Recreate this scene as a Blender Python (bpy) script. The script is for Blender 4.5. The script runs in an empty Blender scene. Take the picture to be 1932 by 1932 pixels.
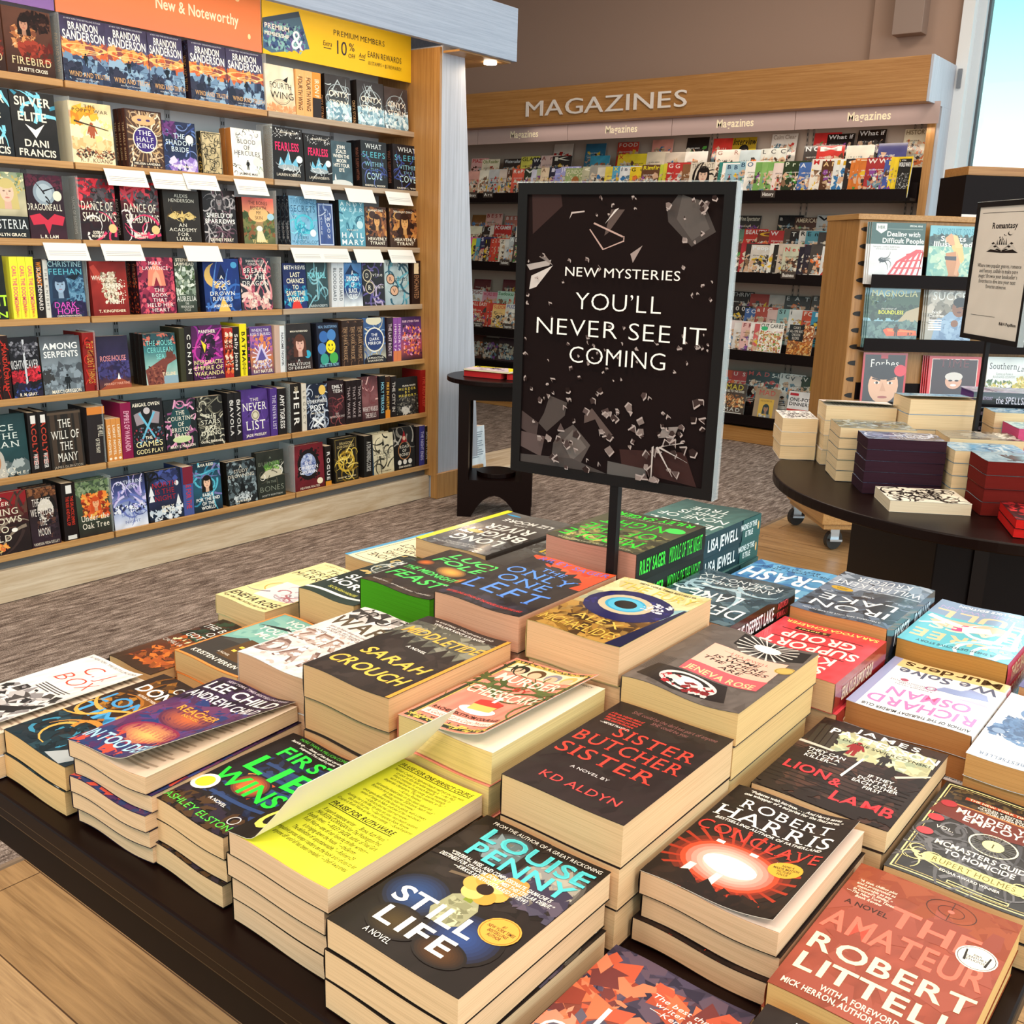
import bpy, math, random
from mathutils import Matrix, Vector
sc = bpy.context.scene
COL = sc.collection
R_ = math.radians
# ------------------------------------------------------------------ camera
CAMZ = 1.4
YAW, PITCH, ROLL, FPX = 0.659687, 0.256169, 0.029229, 1919.25
def cam_axes():
    cy, sy, cp, sp = math.cos(YAW), math.sin(YAW), math.cos(PITCH), math.sin(PITCH)
    f = Vector((-sy*cp, cy*cp, -sp)); r = Vector((cy, sy, 0)); u = r.cross(f)
    c, s = math.cos(ROLL), math.sin(ROLL)
    return c*r + s*u, -s*r + c*u, f
CR, CU, CF = cam_axes()
cam = bpy.data.cameras.new('camera'); co = bpy.data.objects.new('camera', cam); COL.objects.link(co)
cam.sensor_width = 36; cam.lens = FPX/1932*36; cam.clip_start = .02; cam.clip_end = 200
co.matrix_world = Matrix(((CR.x, CU.x, -CF.x, 0), (CR.y, CU.y, -CF.y, 0), (CR.z, CU.z, -CF.z, CAMZ), (0, 0, 0, 1)))
sc.camera = co
# ------------------------------------------------------------------ world, exposure, big lights
sc.view_settings.view_transform = 'Standard'; sc.view_settings.look = 'None'
sc.view_settings.exposure = 0.2; sc.view_settings.gamma = 1.0; sc.view_settings.use_curve_mapping = False
wd = bpy.data.worlds.new('sky'); sc.world = wd; wd.use_nodes = True
nt = wd.node_tree; nt.nodes.clear()
def N(t, ty, **k):
    n = t.nodes.new(ty)
    for a, b in k.items():
        if a.startswith('i_'): n.inputs[a[2:].replace('_', ' ')].default_value = b
        else: setattr(n, a, b)
    return n
tc = N(nt, 'ShaderNodeTexCoord'); sp_ = N(nt, 'ShaderNodeSeparateXYZ'); rp = N(nt, 'ShaderNodeValToRGB')
bg = N(nt, 'ShaderNodeBackground'); ow = N(nt, 'ShaderNodeOutputWorld')
nt.links.new(tc.outputs['Generated'], sp_.inputs[0]); nt.links.new(sp_.outputs['Z'], rp.inputs[0])
e = rp.color_ramp.elements
e[0].position = .0; e[0].color = (.60, .58, .55, 1); e[1].position = .34; e[1].color = (.50, .86, 1.0, 1)
for p_, c_ in ((.055, (1.5, 1.55, 1.5, 1)), (.11, (.95, 1.4, 1.36, 1)), (.20, (.50, 1.25, 1.22, 1))):
    k_ = rp.color_ramp.elements.new(p_); k_.color = c_
bg.inputs['Strength'].default_value = 1.0
nt.links.new(rp.outputs[0], bg.inputs[0]); nt.links.new(bg.outputs[0], ow.inputs[0])
def area(name, loc, rot, sx, sy, power, col, spread=180):
    l = bpy.data.lights.new(name, 'AREA'); l.shape = 'RECTANGLE'; l.size = sx; l.size_y = sy
    l.energy = power; l.color = col; l.spread = R_(spread)
    o = bpy.data.objects.new(name, l); COL.objects.link(o); o.location = loc; o.rotation_euler = rot
    return o
WARM = (1.0, .76, .52); NEUT = (1.0, .84, .68); COOL = (.80, .90, 1.0)
for i_, (x_, y_) in enumerate([(-.6, .8), (-2.4, 2.6), (-.2, 3.4), (-3.4, 5.2), (-1.0, 6.0), (1.6, 1.8)]):
    area('ceiling_light', (x_, y_, 4.05), (0, 0, 0), .9, .9, 29, NEUT)
for i_, (x_, y_) in enumerate([(-1.6, -1.5), (.6, -1.7), (1.8, -.2)]):
    area('ceiling_light', (x_, y_, 4.05), (0, 0, 0), .9, .9, 64, (1.0, .82, .66))  # unseen lamps behind the camera, added for warm front light
area('shopfront_daylight', (4.6, 2.2, 2.0), (0, R_(90), 0), 3.2, 7.0, 150, COOL)          # big shop windows on the right
area('back_window_daylight', (.6, 7.55, 2.2), (R_(-90), 0, 0), 4.6, 3.0, 60, COOL)        # window beside the magazine wall
# ------------------------------------------------------------------ helpers
def ray(px, py):
    return CF + CR*((px-966)/FPX) - CU*((py-966)/FPX)
def at(px, py, ax, val):
    d = ray(px, py); o = Vector((0, 0, CAMZ)); return o + d*((val-o[ax])/d[ax])
def onplane(px, py, q, n):
    d = ray(px, py); o = Vector((0, 0, CAMZ)); return o + d*((q-o).dot(n)/d.dot(n))
_hc = {}
def hx(s):
    if not isinstance(s, str): return s
    if s not in _hc:
        t = s if len(s) == 6 else ''.join(a*2 for a in s)
        v = [int(t[i:i+2], 16)/255 for i in (0, 2, 4)]
        _hc[s] = tuple(x/12.92 if x <= .04045 else ((x+.055)/1.055)**2.4 for x in v)
    return _hc[s]
def mix(a, b, t): return tuple(a[i]+(b[i]-a[i])*t for i in range(3))
class MB:
    def __init__(s): s.v = []; s.f = []; s.c = []; s.m = []; s.mi = 0
    def face(s, pts, col=(.5, .5, .5)):
        b = len(s.v); s.v += [tuple(p) for p in pts]; s.f.append(tuple(range(b, b+len(pts))))
        s.c.append(col if isinstance(col, list) else [col]*len(pts)); s.m.append(s.mi)
    def box(s, x0, y0, z0, x1, y1, z1, col=(.5, .5, .5)):
        col = hx(col); p = [(x, y, z) for z in (z0, z1) for y in (y0, y1) for x in (x0, x1)]
        for q in ((0, 2, 3, 1), (4, 5, 7, 6), (0, 1, 5, 4), (2, 6, 7, 3), (0, 4, 6, 2), (1, 3, 7, 5)):
            s.face([p[i] for i in q], col)
    def hexa(s, p, col=(.5, .5, .5)):     # eight corners, same order as box
        col = hx(col)
        for q in ((0, 2, 3, 1), (4, 5, 7, 6), (0, 1, 5, 4), (2, 6, 7, 3), (0, 4, 6, 2), (1, 3, 7, 5)):
            s.face([p[i] for i in q], col)
    def prism(s, poly, z0, z1, col=(.5, .5, .5), M=None):
        col = hx(col); M = M or Matrix()
        a = [M @ Vector((x, y, z0)) for x, y in poly]; b = [M @ Vector((x, y, z1)) for x, y in poly]; n = len(poly)
        s.face(a[::-1], col); s.face(b, col)
        for i in range(n): s.face([a[i], a[(i+1) % n], b[(i+1) % n], b[i]], col)
    def cyl(s, cx, cy, r, z0, z1, col=(.5, .5, .5), n=24, r2=None, M=None):
        r2 = r if r2 is None else r2; col = hx(col); M = M or Matrix()
        a = [M @ Vector((cx+r*math.cos(i*2*math.pi/n), cy+r*math.sin(i*2*math.pi/n), z0)) for i in range(n)]
        b = [M @ Vector((cx+r2*math.cos(i*2*math.pi/n), cy+r2*math.sin(i*2*math.pi/n), z1)) for i in range(n)]
        s.face(a[::-1], col); s.face(b, col)
        for i in range(n): s.face([a[i], a[(i+1) % n], b[(i+1) % n], b[i]], col)
    def tube(s, pts, r, col=(.5, .5, .5), n=8):
        col = hx(col); rings = []
        for i, p in enumerate(pts):
            p = Vector(p); d = (Vector(pts[min(i+1, len(pts)-1)]) - Vector(pts[max(i-1, 0)])).normalized()
            a = d.cross(Vector((0, 0, 1))); a = a.normalized() if a.length > 1e-3 else Vector((1, 0, 0)); b = d.cross(a)
            rings.append([p + a*r*math.cos(k*2*math.pi/n) + b*r*math.sin(k*2*math.pi/n) for k in range(n)])
        for i in range(len(rings)-1):
            for k in range(n): s.face([rings[i][k], rings[i][(k+1) % n], rings[i+1][(k+1) % n], rings[i+1][k]], col)
        s.face(rings[0], col); s.face(rings[-1], col)
    def mesh(s, name, mats):
        me = bpy.data.meshes.new(name); me.from_pydata(s.v, [], s.f)
        for m in (mats if isinstance(mats, (list, tuple)) else [mats]): me.materials.append(m)
        at_ = me.color_attributes.new('Col', 'FLOAT_COLOR', 'CORNER'); buf = []
        for cs in s.c:
            for c in cs: buf += [c[0], c[1], c[2], 1.0]
        at_.data.foreach_set('color', buf)
        if any(s.m): me.polygons.foreach_set('material_index', s.m)
        me.update(); return me
    def build(s, name, mats, parent=None, M=None, bevel=0, weld=False):
        me = s.mesh(name, mats); return link(name, me, parent, M, bevel)
def link(name, me, parent=None, M=None, bevel=0):
    o = bpy.data.objects.new(name, me); COL.objects.link(o)
    if parent is not None: o.parent = parent
    if M is not None: o.matrix_local = M
    if bevel:
        w = o.modifiers.new('weld', 'WELD'); w.merge_threshold = 1e-5
        b = o.modifiers.new('bevel', 'BEVEL'); b.width = bevel; b.segments = 2; b.limit_method = 'ANGLE'
    return o
def tag(o, label=None, cat=None, group=None, kind=None):
    if label: o['label'] = label
    if cat: o['category'] = cat
    if group: o['group'] = group
    if kind: o['kind'] = kind
    return o
def empty(name, M, label, cat, group=None):
    o = bpy.data.objects.new(name, None); COL.objects.link(o); o.empty_display_size = .05
    o.matrix_world = M; return tag(o, label, cat, group)
def TR(x, y, z): return Matrix.Translation((x, y, z))
def RZ(d): return Matrix.Rotation(R_(d), 4, 'Z')
def RX(d): return Matrix.Rotation(R_(d), 4, 'X')
def RY(d): return Matrix.Rotation(R_(d), 4, 'Y')
# ------------------------------------------------------------------ materials
def mat(name, col=None, rough=.5, metal=0, spec=.5, coat=0):
    m = bpy.data.materials.new(name); m.use_nodes = True; t = m.node_tree; b = t.nodes['Principled BSDF']
    b.inputs['Roughness'].default_value = rough; b.inputs['Metallic'].default_value = metal
    b.inputs['Specular IOR Level'].default_value = spec; b.inputs['Coat Weight'].default_value = coat
    if col is None:
        a = N(t, 'ShaderNodeVertexColor', layer_name='Col'); t.links.new(a.outputs[0], b.inputs['Base Color'])
    else: b.inputs['Base Color'].default_value = (*hx(col), 1)
    return m, t, b
M_PRINT = mat('printed_cover', None, .4, spec=.2)[0]
M_GLOSS = mat('laminated_cover', None, .17, spec=.75)[0]
M_POSTER = mat('poster_print', None, .7, spec=.08)[0]
M_MATTE = mat('matte_print', None, .6, spec=.25)[0]
def pages_mat():
    m, t, b = mat('page_edges', None, .85, spec=.1)
    a = [n for n in t.nodes if n.type == 'VERTEX_COLOR'][0]
    tx = N(t, 'ShaderNodeTexCoord'); mp = N(t, 'ShaderNodeMapping'); mp.inputs['Scale'].default_value = (6, 6, 1100)
    no = N(t, 'ShaderNodeTexNoise', i_Scale=1.0, i_Detail=2.0); ml = N(t, 'ShaderNodeMix', data_type='RGBA', blend_type='MULTIPLY')
    rp = N(t, 'ShaderNodeValToRGB'); rp.color_ramp.elements[0].position = .30; rp.color_ramp.elements[0].color = (.78, .74, .70, 1)
    rp.color_ramp.elements[1].position = .55; rp.color_ramp.elements[1].color = (1, 1, 1, 1); ml.inputs[0].default_value = .8
    L = t.links.new
    L(tx.outputs['Object'], mp.inputs[0]); L(mp.outputs[0], no.inputs['Vector']); L(no.outputs[0], rp.inputs[0])
    L(a.outputs[0], ml.inputs[6]); L(rp.outputs[0], ml.inputs[7]); L(ml.outputs[2], b.inputs['Base Color'])
    return m
M_PAGE = pages_mat()
def wood(name, c1, c2, scale=(1, 1, 1), rough=.45, dist=3.0, k=8, bump=.02):
    m, t, b = mat(name, c1, rough); L = t.links.new
    tx = N(t, 'ShaderNodeTexCoord'); mp = N(t, 'ShaderNodeMapping'); mp.inputs['Scale'].default_value = scale
    no = N(t, 'ShaderNodeTexNoise', i_Scale=k, i_Detail=6.0, i_Roughness=.65, i_Distortion=.6)
    n2 = N(t, 'ShaderNodeTexNoise', i_Scale=k*.18, i_Detail=2.0, i_Distortion=dist*.3)
    ad = N(t, 'ShaderNodeMath', operation='ADD'); sb = N(t, 'ShaderNodeMath', operation='MULTIPLY'); sb.inputs[1].default_value = .5
    rp = N(t, 'ShaderNodeValToRGB'); rp.color_ramp.elements[0].position = .36; rp.color_ramp.elements[1].position = .66
    rp.color_ramp.elements[0].color = (*hx(c2), 1); rp.color_ramp.elements[1].color = (*hx(c1), 1)
    L(tx.outputs['Object'], mp.inputs[0]); L(mp.outputs[0], no.inputs['Vector']); L(mp.outputs[0], n2.inputs['Vector'])
    L(no.outputs[0], ad.inputs[0]); L(n2.outputs[0], ad.inputs[1]); L(ad.outputs[0], sb.inputs[0]); L(sb.outputs[0], rp.inputs[0])
    L(rp.outputs[0], b.inputs['Base Color'])
    return m
OAK_H = wood('oak_grain_along', 'c79a62', 'a5763f', (60, 1.2, 60), .4)          # grain along Y
OAK_X = wood('oak_grain_across', 'b9884f', '99662f', (1.2, 60, 60), .4)          # grain along X
OAK_V = wood('oak_grain_upright', 'c08f55', '9d6c37', (60, 60, 1.2), .4)         # grain along Z
DAYLIT_V = wood('daylit_panel_upright', 'bcc0cc', 'a2a5b0', (60, 60, 1.0), .45)  # pillar and end panels, blue of the window light put into the colour
DAYLIT_H = wood('daylit_panel_along', 'a6b2c6', '8e9ab0', (50, 1.0, 50), .4)  # header laminate with the bluish daylight mixed into its grey
OAK_LIT = wood('lit_shelf_oak', 'bca48a', 'a08a72', (60, 1.2, 60), .4)  # shelf oak as it looks when lit, brightness put into the colour
PLINTH = wood('knotty_plank', 'e4d3ba', 'bb9f7c', (9, .9, 9), .4, dist=9, k=5)
M_BLACK = mat('black_laminate', '160e0e', .45, spec=.1)[0]
M_DARK = mat('dark_brown_laminate', '160907', .36, spec=.15)[0]
M_BLKMETAL = mat('black_metal', '120c0b', .5, spec=.2)[0]
M_STEEL = mat('steel', 'b9bcc0', .28, metal=1)[0]
M_BACK = mat('back_panel_grey', 'd8dcdf', .6)[0]
M_PLAIN = mat('painted', None, .5)[0]
def glassmat(name, tint, rough, alpha):
    m, t, b = mat(name, tint, rough); b.inputs['Alpha'].default_value = alpha; return m
M_ACRYL = glassmat('clear_acrylic', 'eaf4f6', .06, .22)
def pane():
    m = bpy.data.materials.new('window_glass'); m.use_nodes = True; t = m.node_tree; t.nodes.clear()
    o = N(t, 'ShaderNodeOutputMaterial'); mx = N(t, 'ShaderNodeMixShader'); tr = N(t, 'ShaderNodeBsdfTransparent'); gl = N(t, 'ShaderNodeBsdfGlossy')
    gl.inputs['Roughness'].default_value = .02; tr.inputs[0].default_value = (.97, 1, 1, 1); mx.inputs[0].default_value = .05
    t.links.new(tr.outputs[0], mx.inputs[1]); t.links.new(gl.outputs[0], mx.inputs[2]); t.links.new(mx.outputs[0], o.inputs[0]); return m
M_PANE = pane()
def emit(name, col, st):
    m = bpy.data.materials.new(name); m.use_nodes = True; t = m.node_tree; t.nodes.clear()
    o = N(t, 'ShaderNodeOutputMaterial'); em = N(t, 'ShaderNodeEmission'); em.inputs[0].default_value = (*col, 1); em.inputs[1].default_value = st
    t.links.new(em.outputs[0], o.inputs[0]); return m
M_LAMP = emit('lamp_glow', (1, .86, .68), 9)
# ------------------------------------------------------------------ lettering (cut once per glyph, then laid out by hand)
CH = ''.join(chr(i) for i in range(33, 127)) + '\u2019\u201c\u201d\u2014'
GL = {}
def cut_glyphs():
    tmp = []
    for st, off, res in (('r', 0.0, 3), ('b', .019, 3), ('l', -.012, 3)):
        for c in CH:
            cu = bpy.data.curves.new('glyph', 'FONT'); cu.body = c; cu.size = 1; cu.resolution_u = res; cu.offset = off
            o = bpy.data.objects.new('glyph', cu); COL.objects.link(o); tmp.append((st, c, o))
    dg = bpy.context.evaluated_depsgraph_get()
    for st, c, o in tmp:
        ev = o.evaluated_get(dg); me = ev.to_mesh()
        vs = [(v.co.x, v.co.y) for v in me.vertices]; fs = [tuple(p.vertices) for p in me.polygons]
        ev.to_mesh_clear()
        x0 = min((v[0] for v in vs), default=0); x1 = max((v[0] for v in vs), default=.3)
        GL[st, c] = (vs, fs, x1 + max(x0, .03))
    for st, c, o in tmp:
        cu = o.data; bpy.data.objects.remove(o); bpy.data.curves.remove(cu)
cut_glyphs()
CAP = max(v[1] for v in GL['r', 'H'][0])
for c in CH:                                                                     # serif face: slabs on flat stem ends
    vs, fs, adv = GL['r', c]; vs = list(vs); fs = list(fs)
    if c.isalpha():
        for yy, s in ((0, 1), (CAP, -1), (max(v[1] for v in GL['r', 'x'][0]), -1)):
            xs = sorted(set(round(v[0], 3) for v in vs[:len(GL['r', c][0])] if abs(v[1]-yy) < .004))
            i = 0
            while i < len(xs)-1:
                if .03 < xs[i+1]-xs[i] < .2:
                    a, b = xs[i]-.06, xs[i+1]+.06; n = len(vs)
                    vs += [(a, yy), (b, yy), (b, yy+s*.045), (a, yy+s*.045)]; fs.append((n, n+1, n+2, n+3)); i += 2
                else: i += 1
    GL['s', c] = (vs, fs, adv+.05)
def line_w(s, st):
    return sum(.26 if c == ' ' else GL[st, c][2] for c in s)
def text_polys(s, x0, y0, w, h, st):
    """letters of s fitted with cap height h into the width w from x0, baseline y0"""
    it = st.endswith('i'); st = st[0]
    n = line_w(s, st); k = h/CAP; sx = w/(n*k); tr = 0
    if sx > 1.35 and len(s) > 1: tr = (w - n*k*1.35)/(len(s)-1); sx = 1.35
    x = x0; out = []
    for c in s:
        if c == ' ': x += .26*k*sx + tr; continue
        vs, fs, adv = GL[st, c]
        for f in fs:
            out.append([(x + (vs[i][0] + (.22*vs[i][1] if it else 0))*k*sx, y0 + vs[i][1]*k) for i in f])
        x += adv*k*sx + tr
    return out
# ------------------------------------------------------------------ printed artwork: items in cover units (x right, v down, 0..1)
def T(s, x, v, w, h, c, st='b'): return ('t', s, x, v, w, h, c, st)              # one line, centred
def TL(s, x, v0, v1, w, c, st='b'): return ('m', s, x, v0, v1, w, c, st)         # several lines, same size
def TJ(s, x, v0, v1, w, c, st='b'): return ('j', s, x, v0, v1, w, c, st)         # several lines, each filling the width
def E(x, v, rx, ry, c): return ('e', x, v, rx, ry, c)
def O(x, v, rx, ry, th, c): return ('o', x, v, rx, ry, th, c)
def Rc(x0, v0, x1, v1, c): return ('r', x0, v0, x1, v1, c)
def P(pts, c): return ('p', pts, c)
def NZ(x0, v0, x1, v1, n, s, cs): return ('n', x0, v0, x1, v1, n, s, cs)         # loose dabs
def SW(x0, v0, x1, v1, n, s, cs): return ('w', x0, v0, x1, v1, n, s, cs)         # curling ribbons
def RY_(x, v, r, n, c): return ('y', x, v, r, n, c)                              # rays
def FIG(x, v, h, c): return ('g', x, v, h, c)                                    # a small standing figure
def FACE(x, v, s, skin, hair): return ('f', x, v, s, skin, hair)
def GL_(x, v, rx, ry, ci, co): return ('q', x, v, rx, ry, ci, co)                  # soft spot, centre colour to rim colour
def BR(x0, v0, x1, v1, th, c): return ('b', x0, v0, x1, v1, th, c)               # outlined frame
DAB = [5, .42]; LAY = [3e-5, 1e-4]
def expand(items, w, h, rnd):
    """-> list of (polygon in metres, colour)"""
    out = []
    def ell(x, v, rx, ry, n=20): return [(x*w + rx*w*math.cos(i*2*math.pi/n), h - v*h + ry*h*math.sin(i*2*math.pi/n)) for i in range(n)]
    lay = [0, 0]; items = [i for i in items if i[0] not in 'ftmj'] + [i for i in items if i[0] == 'f'] + [i for i in items if i[0] in 'tmj'] if any(i[0] == 'f' for i in items) else items
    def put(p, c):
        lay[0] += .4 if k in 'fg' else 0; out.append(([(min(max(a, 0), w), min(max(b, 0), h)) for a, b in p], hx(c), lay[0]*LAY[0] + lay[1]*LAY[1]))
    for it in items:
        k = it[0]; lay[0] += 1 if lay[1] == 0 else 1 + LAY[1]/LAY[0]; lay[1] = 0
        if k == 't':
            _, s, x, v, tw, th, c, st = it
            for p in text_polys(s, (x-tw/2)*w, h - (v+th/2)*h, tw*w, th*h, st): put(p, c)
        elif k in 'mj':
            _, s, x, v0, v1, tw, c, st = it; ls = s.split('|'); n = len(ls); step = (v1-v0)/n; mx = max(line_w(l, st[0]) for l in ls)
            for i, l in enumerate(ls):
                lw = tw if k == 'j' else tw*line_w(l, st[0])/mx
                for p in text_polys(l, (x-lw/2)*w, h - (v0+step*(i+.86))*h, lw*w, step*.72*h, st): put(p, c)
        elif k == 'e': put(ell(*it[1:5]), it[5])
        elif k == 'o':
            _, x, v, rx, ry, th, c = it; a = ell(x, v, rx, ry, 28); q = 1-th
            b = ell(x, v, rx*q, ry*q, 28)
            for i in range(28): put([a[i], a[(i+1) % 28], b[(i+1) % 28], b[i]], c)
        elif k == 'r': put([(it[1]*w, h-it[4]*h), (it[3]*w, h-it[4]*h), (it[3]*w, h-it[2]*h), (it[1]*w, h-it[2]*h)], it[5])
        elif k == 'p': put([(a*w, h-b*h) for a, b in it[1]], it[2])
        elif k == 'n':
            _, x0, v0, x1, v1, n, s, cs = it; cs = cs.split(); n = int(n*DAB[0]) if n > 5 else n; s *= DAB[1] if n > 5 else 1
            for d_ in range(n):
                lay[1] = (d_+1)/n; cx, cv = rnd.uniform(x0, x1), rnd.uniform(v0, v1); a0 = rnd.uniform(0, 6.3); m = rnd.choice((3, 4, 5)); r = s*w*rnd.uniform(.4, 1.2); q = rnd.uniform(.35, 1)
                ca, sa = math.cos(a0), math.sin(a0); pp = []
                for i in range(m):
                    t = i*6.283/m; u, vv = r*math.cos(t), r*q*math.sin(t); pp.append((cx*w+u*ca-vv*sa, h-cv*h+u*sa+vv*ca))
                put(pp, rnd.choice(cs))
        elif k == 'w':
            _, x0, v0, x1, v1, n, s, cs = it; cs = cs.split()
            for d_ in range(n):
                lay[1] = (d_+1)/n; x, y = rnd.uniform(x0, x1)*w, h-rnd.uniform(v0, v1)*h; a = rnd.uniform(0, 6.3); da = rnd.uniform(-.7, .7); th = s*w*.11; c = rnd.choice(cs); st_ = s*w*.38
                for i in range(7):
                    x2, y2 = x+st_*math.cos(a), y+st_*math.sin(a); t2 = th*(1-i/8)
                    nx, ny = -math.sin(a)*t2, math.cos(a)*t2
                    put([(x-nx, y-ny), (x2-nx, y2-ny), (x2+nx, y2+ny), (x+nx, y+ny)], c); x, y = x2, y2; a += da
        elif k == 'y':
            _, x, v, r, n, c = it
            for i in range(n):
                a = i*6.283/n; b = a+.5*6.283/n*.5
                put([(x*w, h-v*h), (x*w+r*w*math.cos(a), h-v*h+r*w*math.sin(a)), (x*w+r*w*math.cos(b), h-v*h+r*w*math.sin(b))], c)
        elif k == 'g':
            _, x, v, fh, c = it; q = fh*h; bx, by = x*w, h-v*h
            for pl in ([(-.14, 0), (-.04, 0), (0, .42), (-.1, .45)], [(.02, 0), (.14, 0), (.12, .45), (0, .42)], [(-.15, .38), (.16, .38), (.17, .82), (-.16, .82)],
                       [(-.16, .8), (-.27, .45), (-.2, .43), (-.08, .78)], [(.17, .8), (.3, .5), (.24, .46), (.08, .78)]):
                put([(bx+a*q, by+b*q) for a, b in pl], c)
            put([(bx+.09*q*math.cos(i*.785), by+.92*q+.09*q*math.sin(i*.785)) for i in range(8)], c)
        elif k == 'f':
            _, x, v, s, sk, ha = it; a = w/h; sy = s*a
            put(ell(x, v-.1*sy, s*.62, sy*.72), ha); put([((x-.62*s)*w, h-(v-.1*sy)*h), ((x-.7*s)*w, h-(v+1.0*sy)*h), ((x+.7*s)*w, h-(v+1.0*sy)*h), ((x+.62*s)*w, h-(v-.1*sy)*h)], ha)
            put([((x-.2*s)*w, h-(v+.3*sy)*h), ((x-.22*s)*w, h-(v+1.0*sy)*h), ((x+.22*s)*w, h-(v+1.0*sy)*h), ((x+.2*s)*w, h-(v+.3*sy)*h)], mix(hx(sk), (0, 0, 0), .2))
            put(ell(x, v, s*.42, sy*.58), sk); put(ell(x, v-.42*sy, s*.42, sy*.22), ha)
            d = mix(hx(sk), (.02, .01, .01), .8)
            for q in (-1, 1): put(ell(x+q*.18*s, v-.06*sy, s*.085, sy*.045, 8), d); put(ell(x+q*.18*s, v-.17*sy, s*.11, sy*.022, 8), ha)
            put([((x-.01*s)*w, h-(v-.05*sy)*h), ((x-.06*s)*w, h-(v+.17*sy)*h), ((x+.06*s)*w, h-(v+.17*sy)*h)], mix(hx(sk), (.1, .03, .02), .35))
            put(ell(x, v+.32*sy, s*.15, sy*.045, 10), mix(hx(sk), (.4, .03, .04), .6))
        elif k == 'q':
            _, x, v, rx, ry, ci, co = it; a, b = hx(ci), hx(co)
            for i in range(9): q = 1-i/9; lay[0] += .34; put(ell(x, v, rx*q, ry*q, 24), mix(a, b, q**1.3))
        elif k == 'b':
            _, x0, v0, x1, v1, th, c = it; a = th*w/h
            for q in ((x0, v0, x1, v0+a), (x0, v1-a, x1, v1), (x0, v0+a, x0+th, v1-a), (x1-th, v0+a, x1, v1-a)):
                put([(q[0]*w, h-q[3]*h), (q[2]*w, h-q[3]*h), (q[2]*w, h-q[1]*h), (q[0]*w, h-q[1]*h)], c)
    return out
def bg_cells(bg, w, h, rnd, jit=.05, nx=6, ny=9):
    st = [hx(c) for c in bg.split()]
    def cl(j, i):
        t = j/ny*(len(st)-1); q = min(int(t), len(st)-2) if len(st) > 1 else 0
        c = mix(st[q], st[q+1], t-q) if len(st) > 1 else st[0]
        k = 1+rnd.uniform(-jit, jit)*3; return tuple(max(0, x*k) for x in c)
    g = [[cl(j, i) for i in range(nx+1)] for j in range(ny+1)]
    for j in range(ny):
        for i in range(nx):
            yield ([(w*i/nx, h-h*(j+1)/ny), (w*(i+1)/nx, h-h*(j+1)/ny), (w*(i+1)/nx, h-h*j/ny), (w*i/nx, h-h*j/ny)], [g[j+1][i], g[j+1][i+1], g[j][i+1], g[j][i]])
GRID = 20
def half(p, ax, v, sg):
    out = []
    for i in range(len(p)):
        a, b = p[i-1], p[i]; da, db = (a[ax]-v)*sg, (b[ax]-v)*sg
        if da*db < 0: t = da/(da-db); out.append((a[0]+(b[0]-a[0])*t, a[1]+(b[1]-a[1])*t))
        if db >= 0: out.append(b)
    return out
def strips(p, st, ax):
    """cut a polygon along the cover's folding grid, so print and paper bend together"""
    lo, hi = min(a[ax] for a in p), max(a[ax] for a in p); i0, i1 = int(lo/st+1e-6), int(math.ceil(hi/st-1e-6)); out = []
    if i1-i0 <= 1: return [p]
    for i in range(i0, i1):
        q = half(half(p, ax, i*st, 1), ax, (i+1)*st, -1)
        if len(q) > 2: out.append(q)
    return out
def folded(f, w):
    """f(x, y, z) made piecewise straight between the grid lines"""
    def g(x, y, z):
        s = w/GRID; i = min(max(int(x/s+1e-6), 0), GRID-1); t = x/s-i
        a, b = f(i*s, y, z), f((i+1)*s, y, z); return tuple(a[k]+(b[k]-a[k])*t for k in range(3))
    return g
def paint(mb, bg, items, w, h, place, seed, lift=6e-5, jit=.05, nx=6, ny=9, fine=0):
    """background and artwork as coloured polygons; place(x, y, lift) puts a cover point into space"""
    rnd = random.Random(seed)
    for p, c in bg_cells(bg, w, h, rnd, jit, nx, ny): mb.face([place(x, y, 0) for x, y in p], c)
    for p, c, z in expand(items, w, h, rnd):
        z += lift
        if fine:
            for q in strips(p, w/GRID, 0): 
                for t in (strips(q, h/12, 1) if fine > 1 else [q]): mb.face([place(x, y, z) for x, y in t], c)
        else: mb.face([place(x, y, z) for x, y in p], c)
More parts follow.
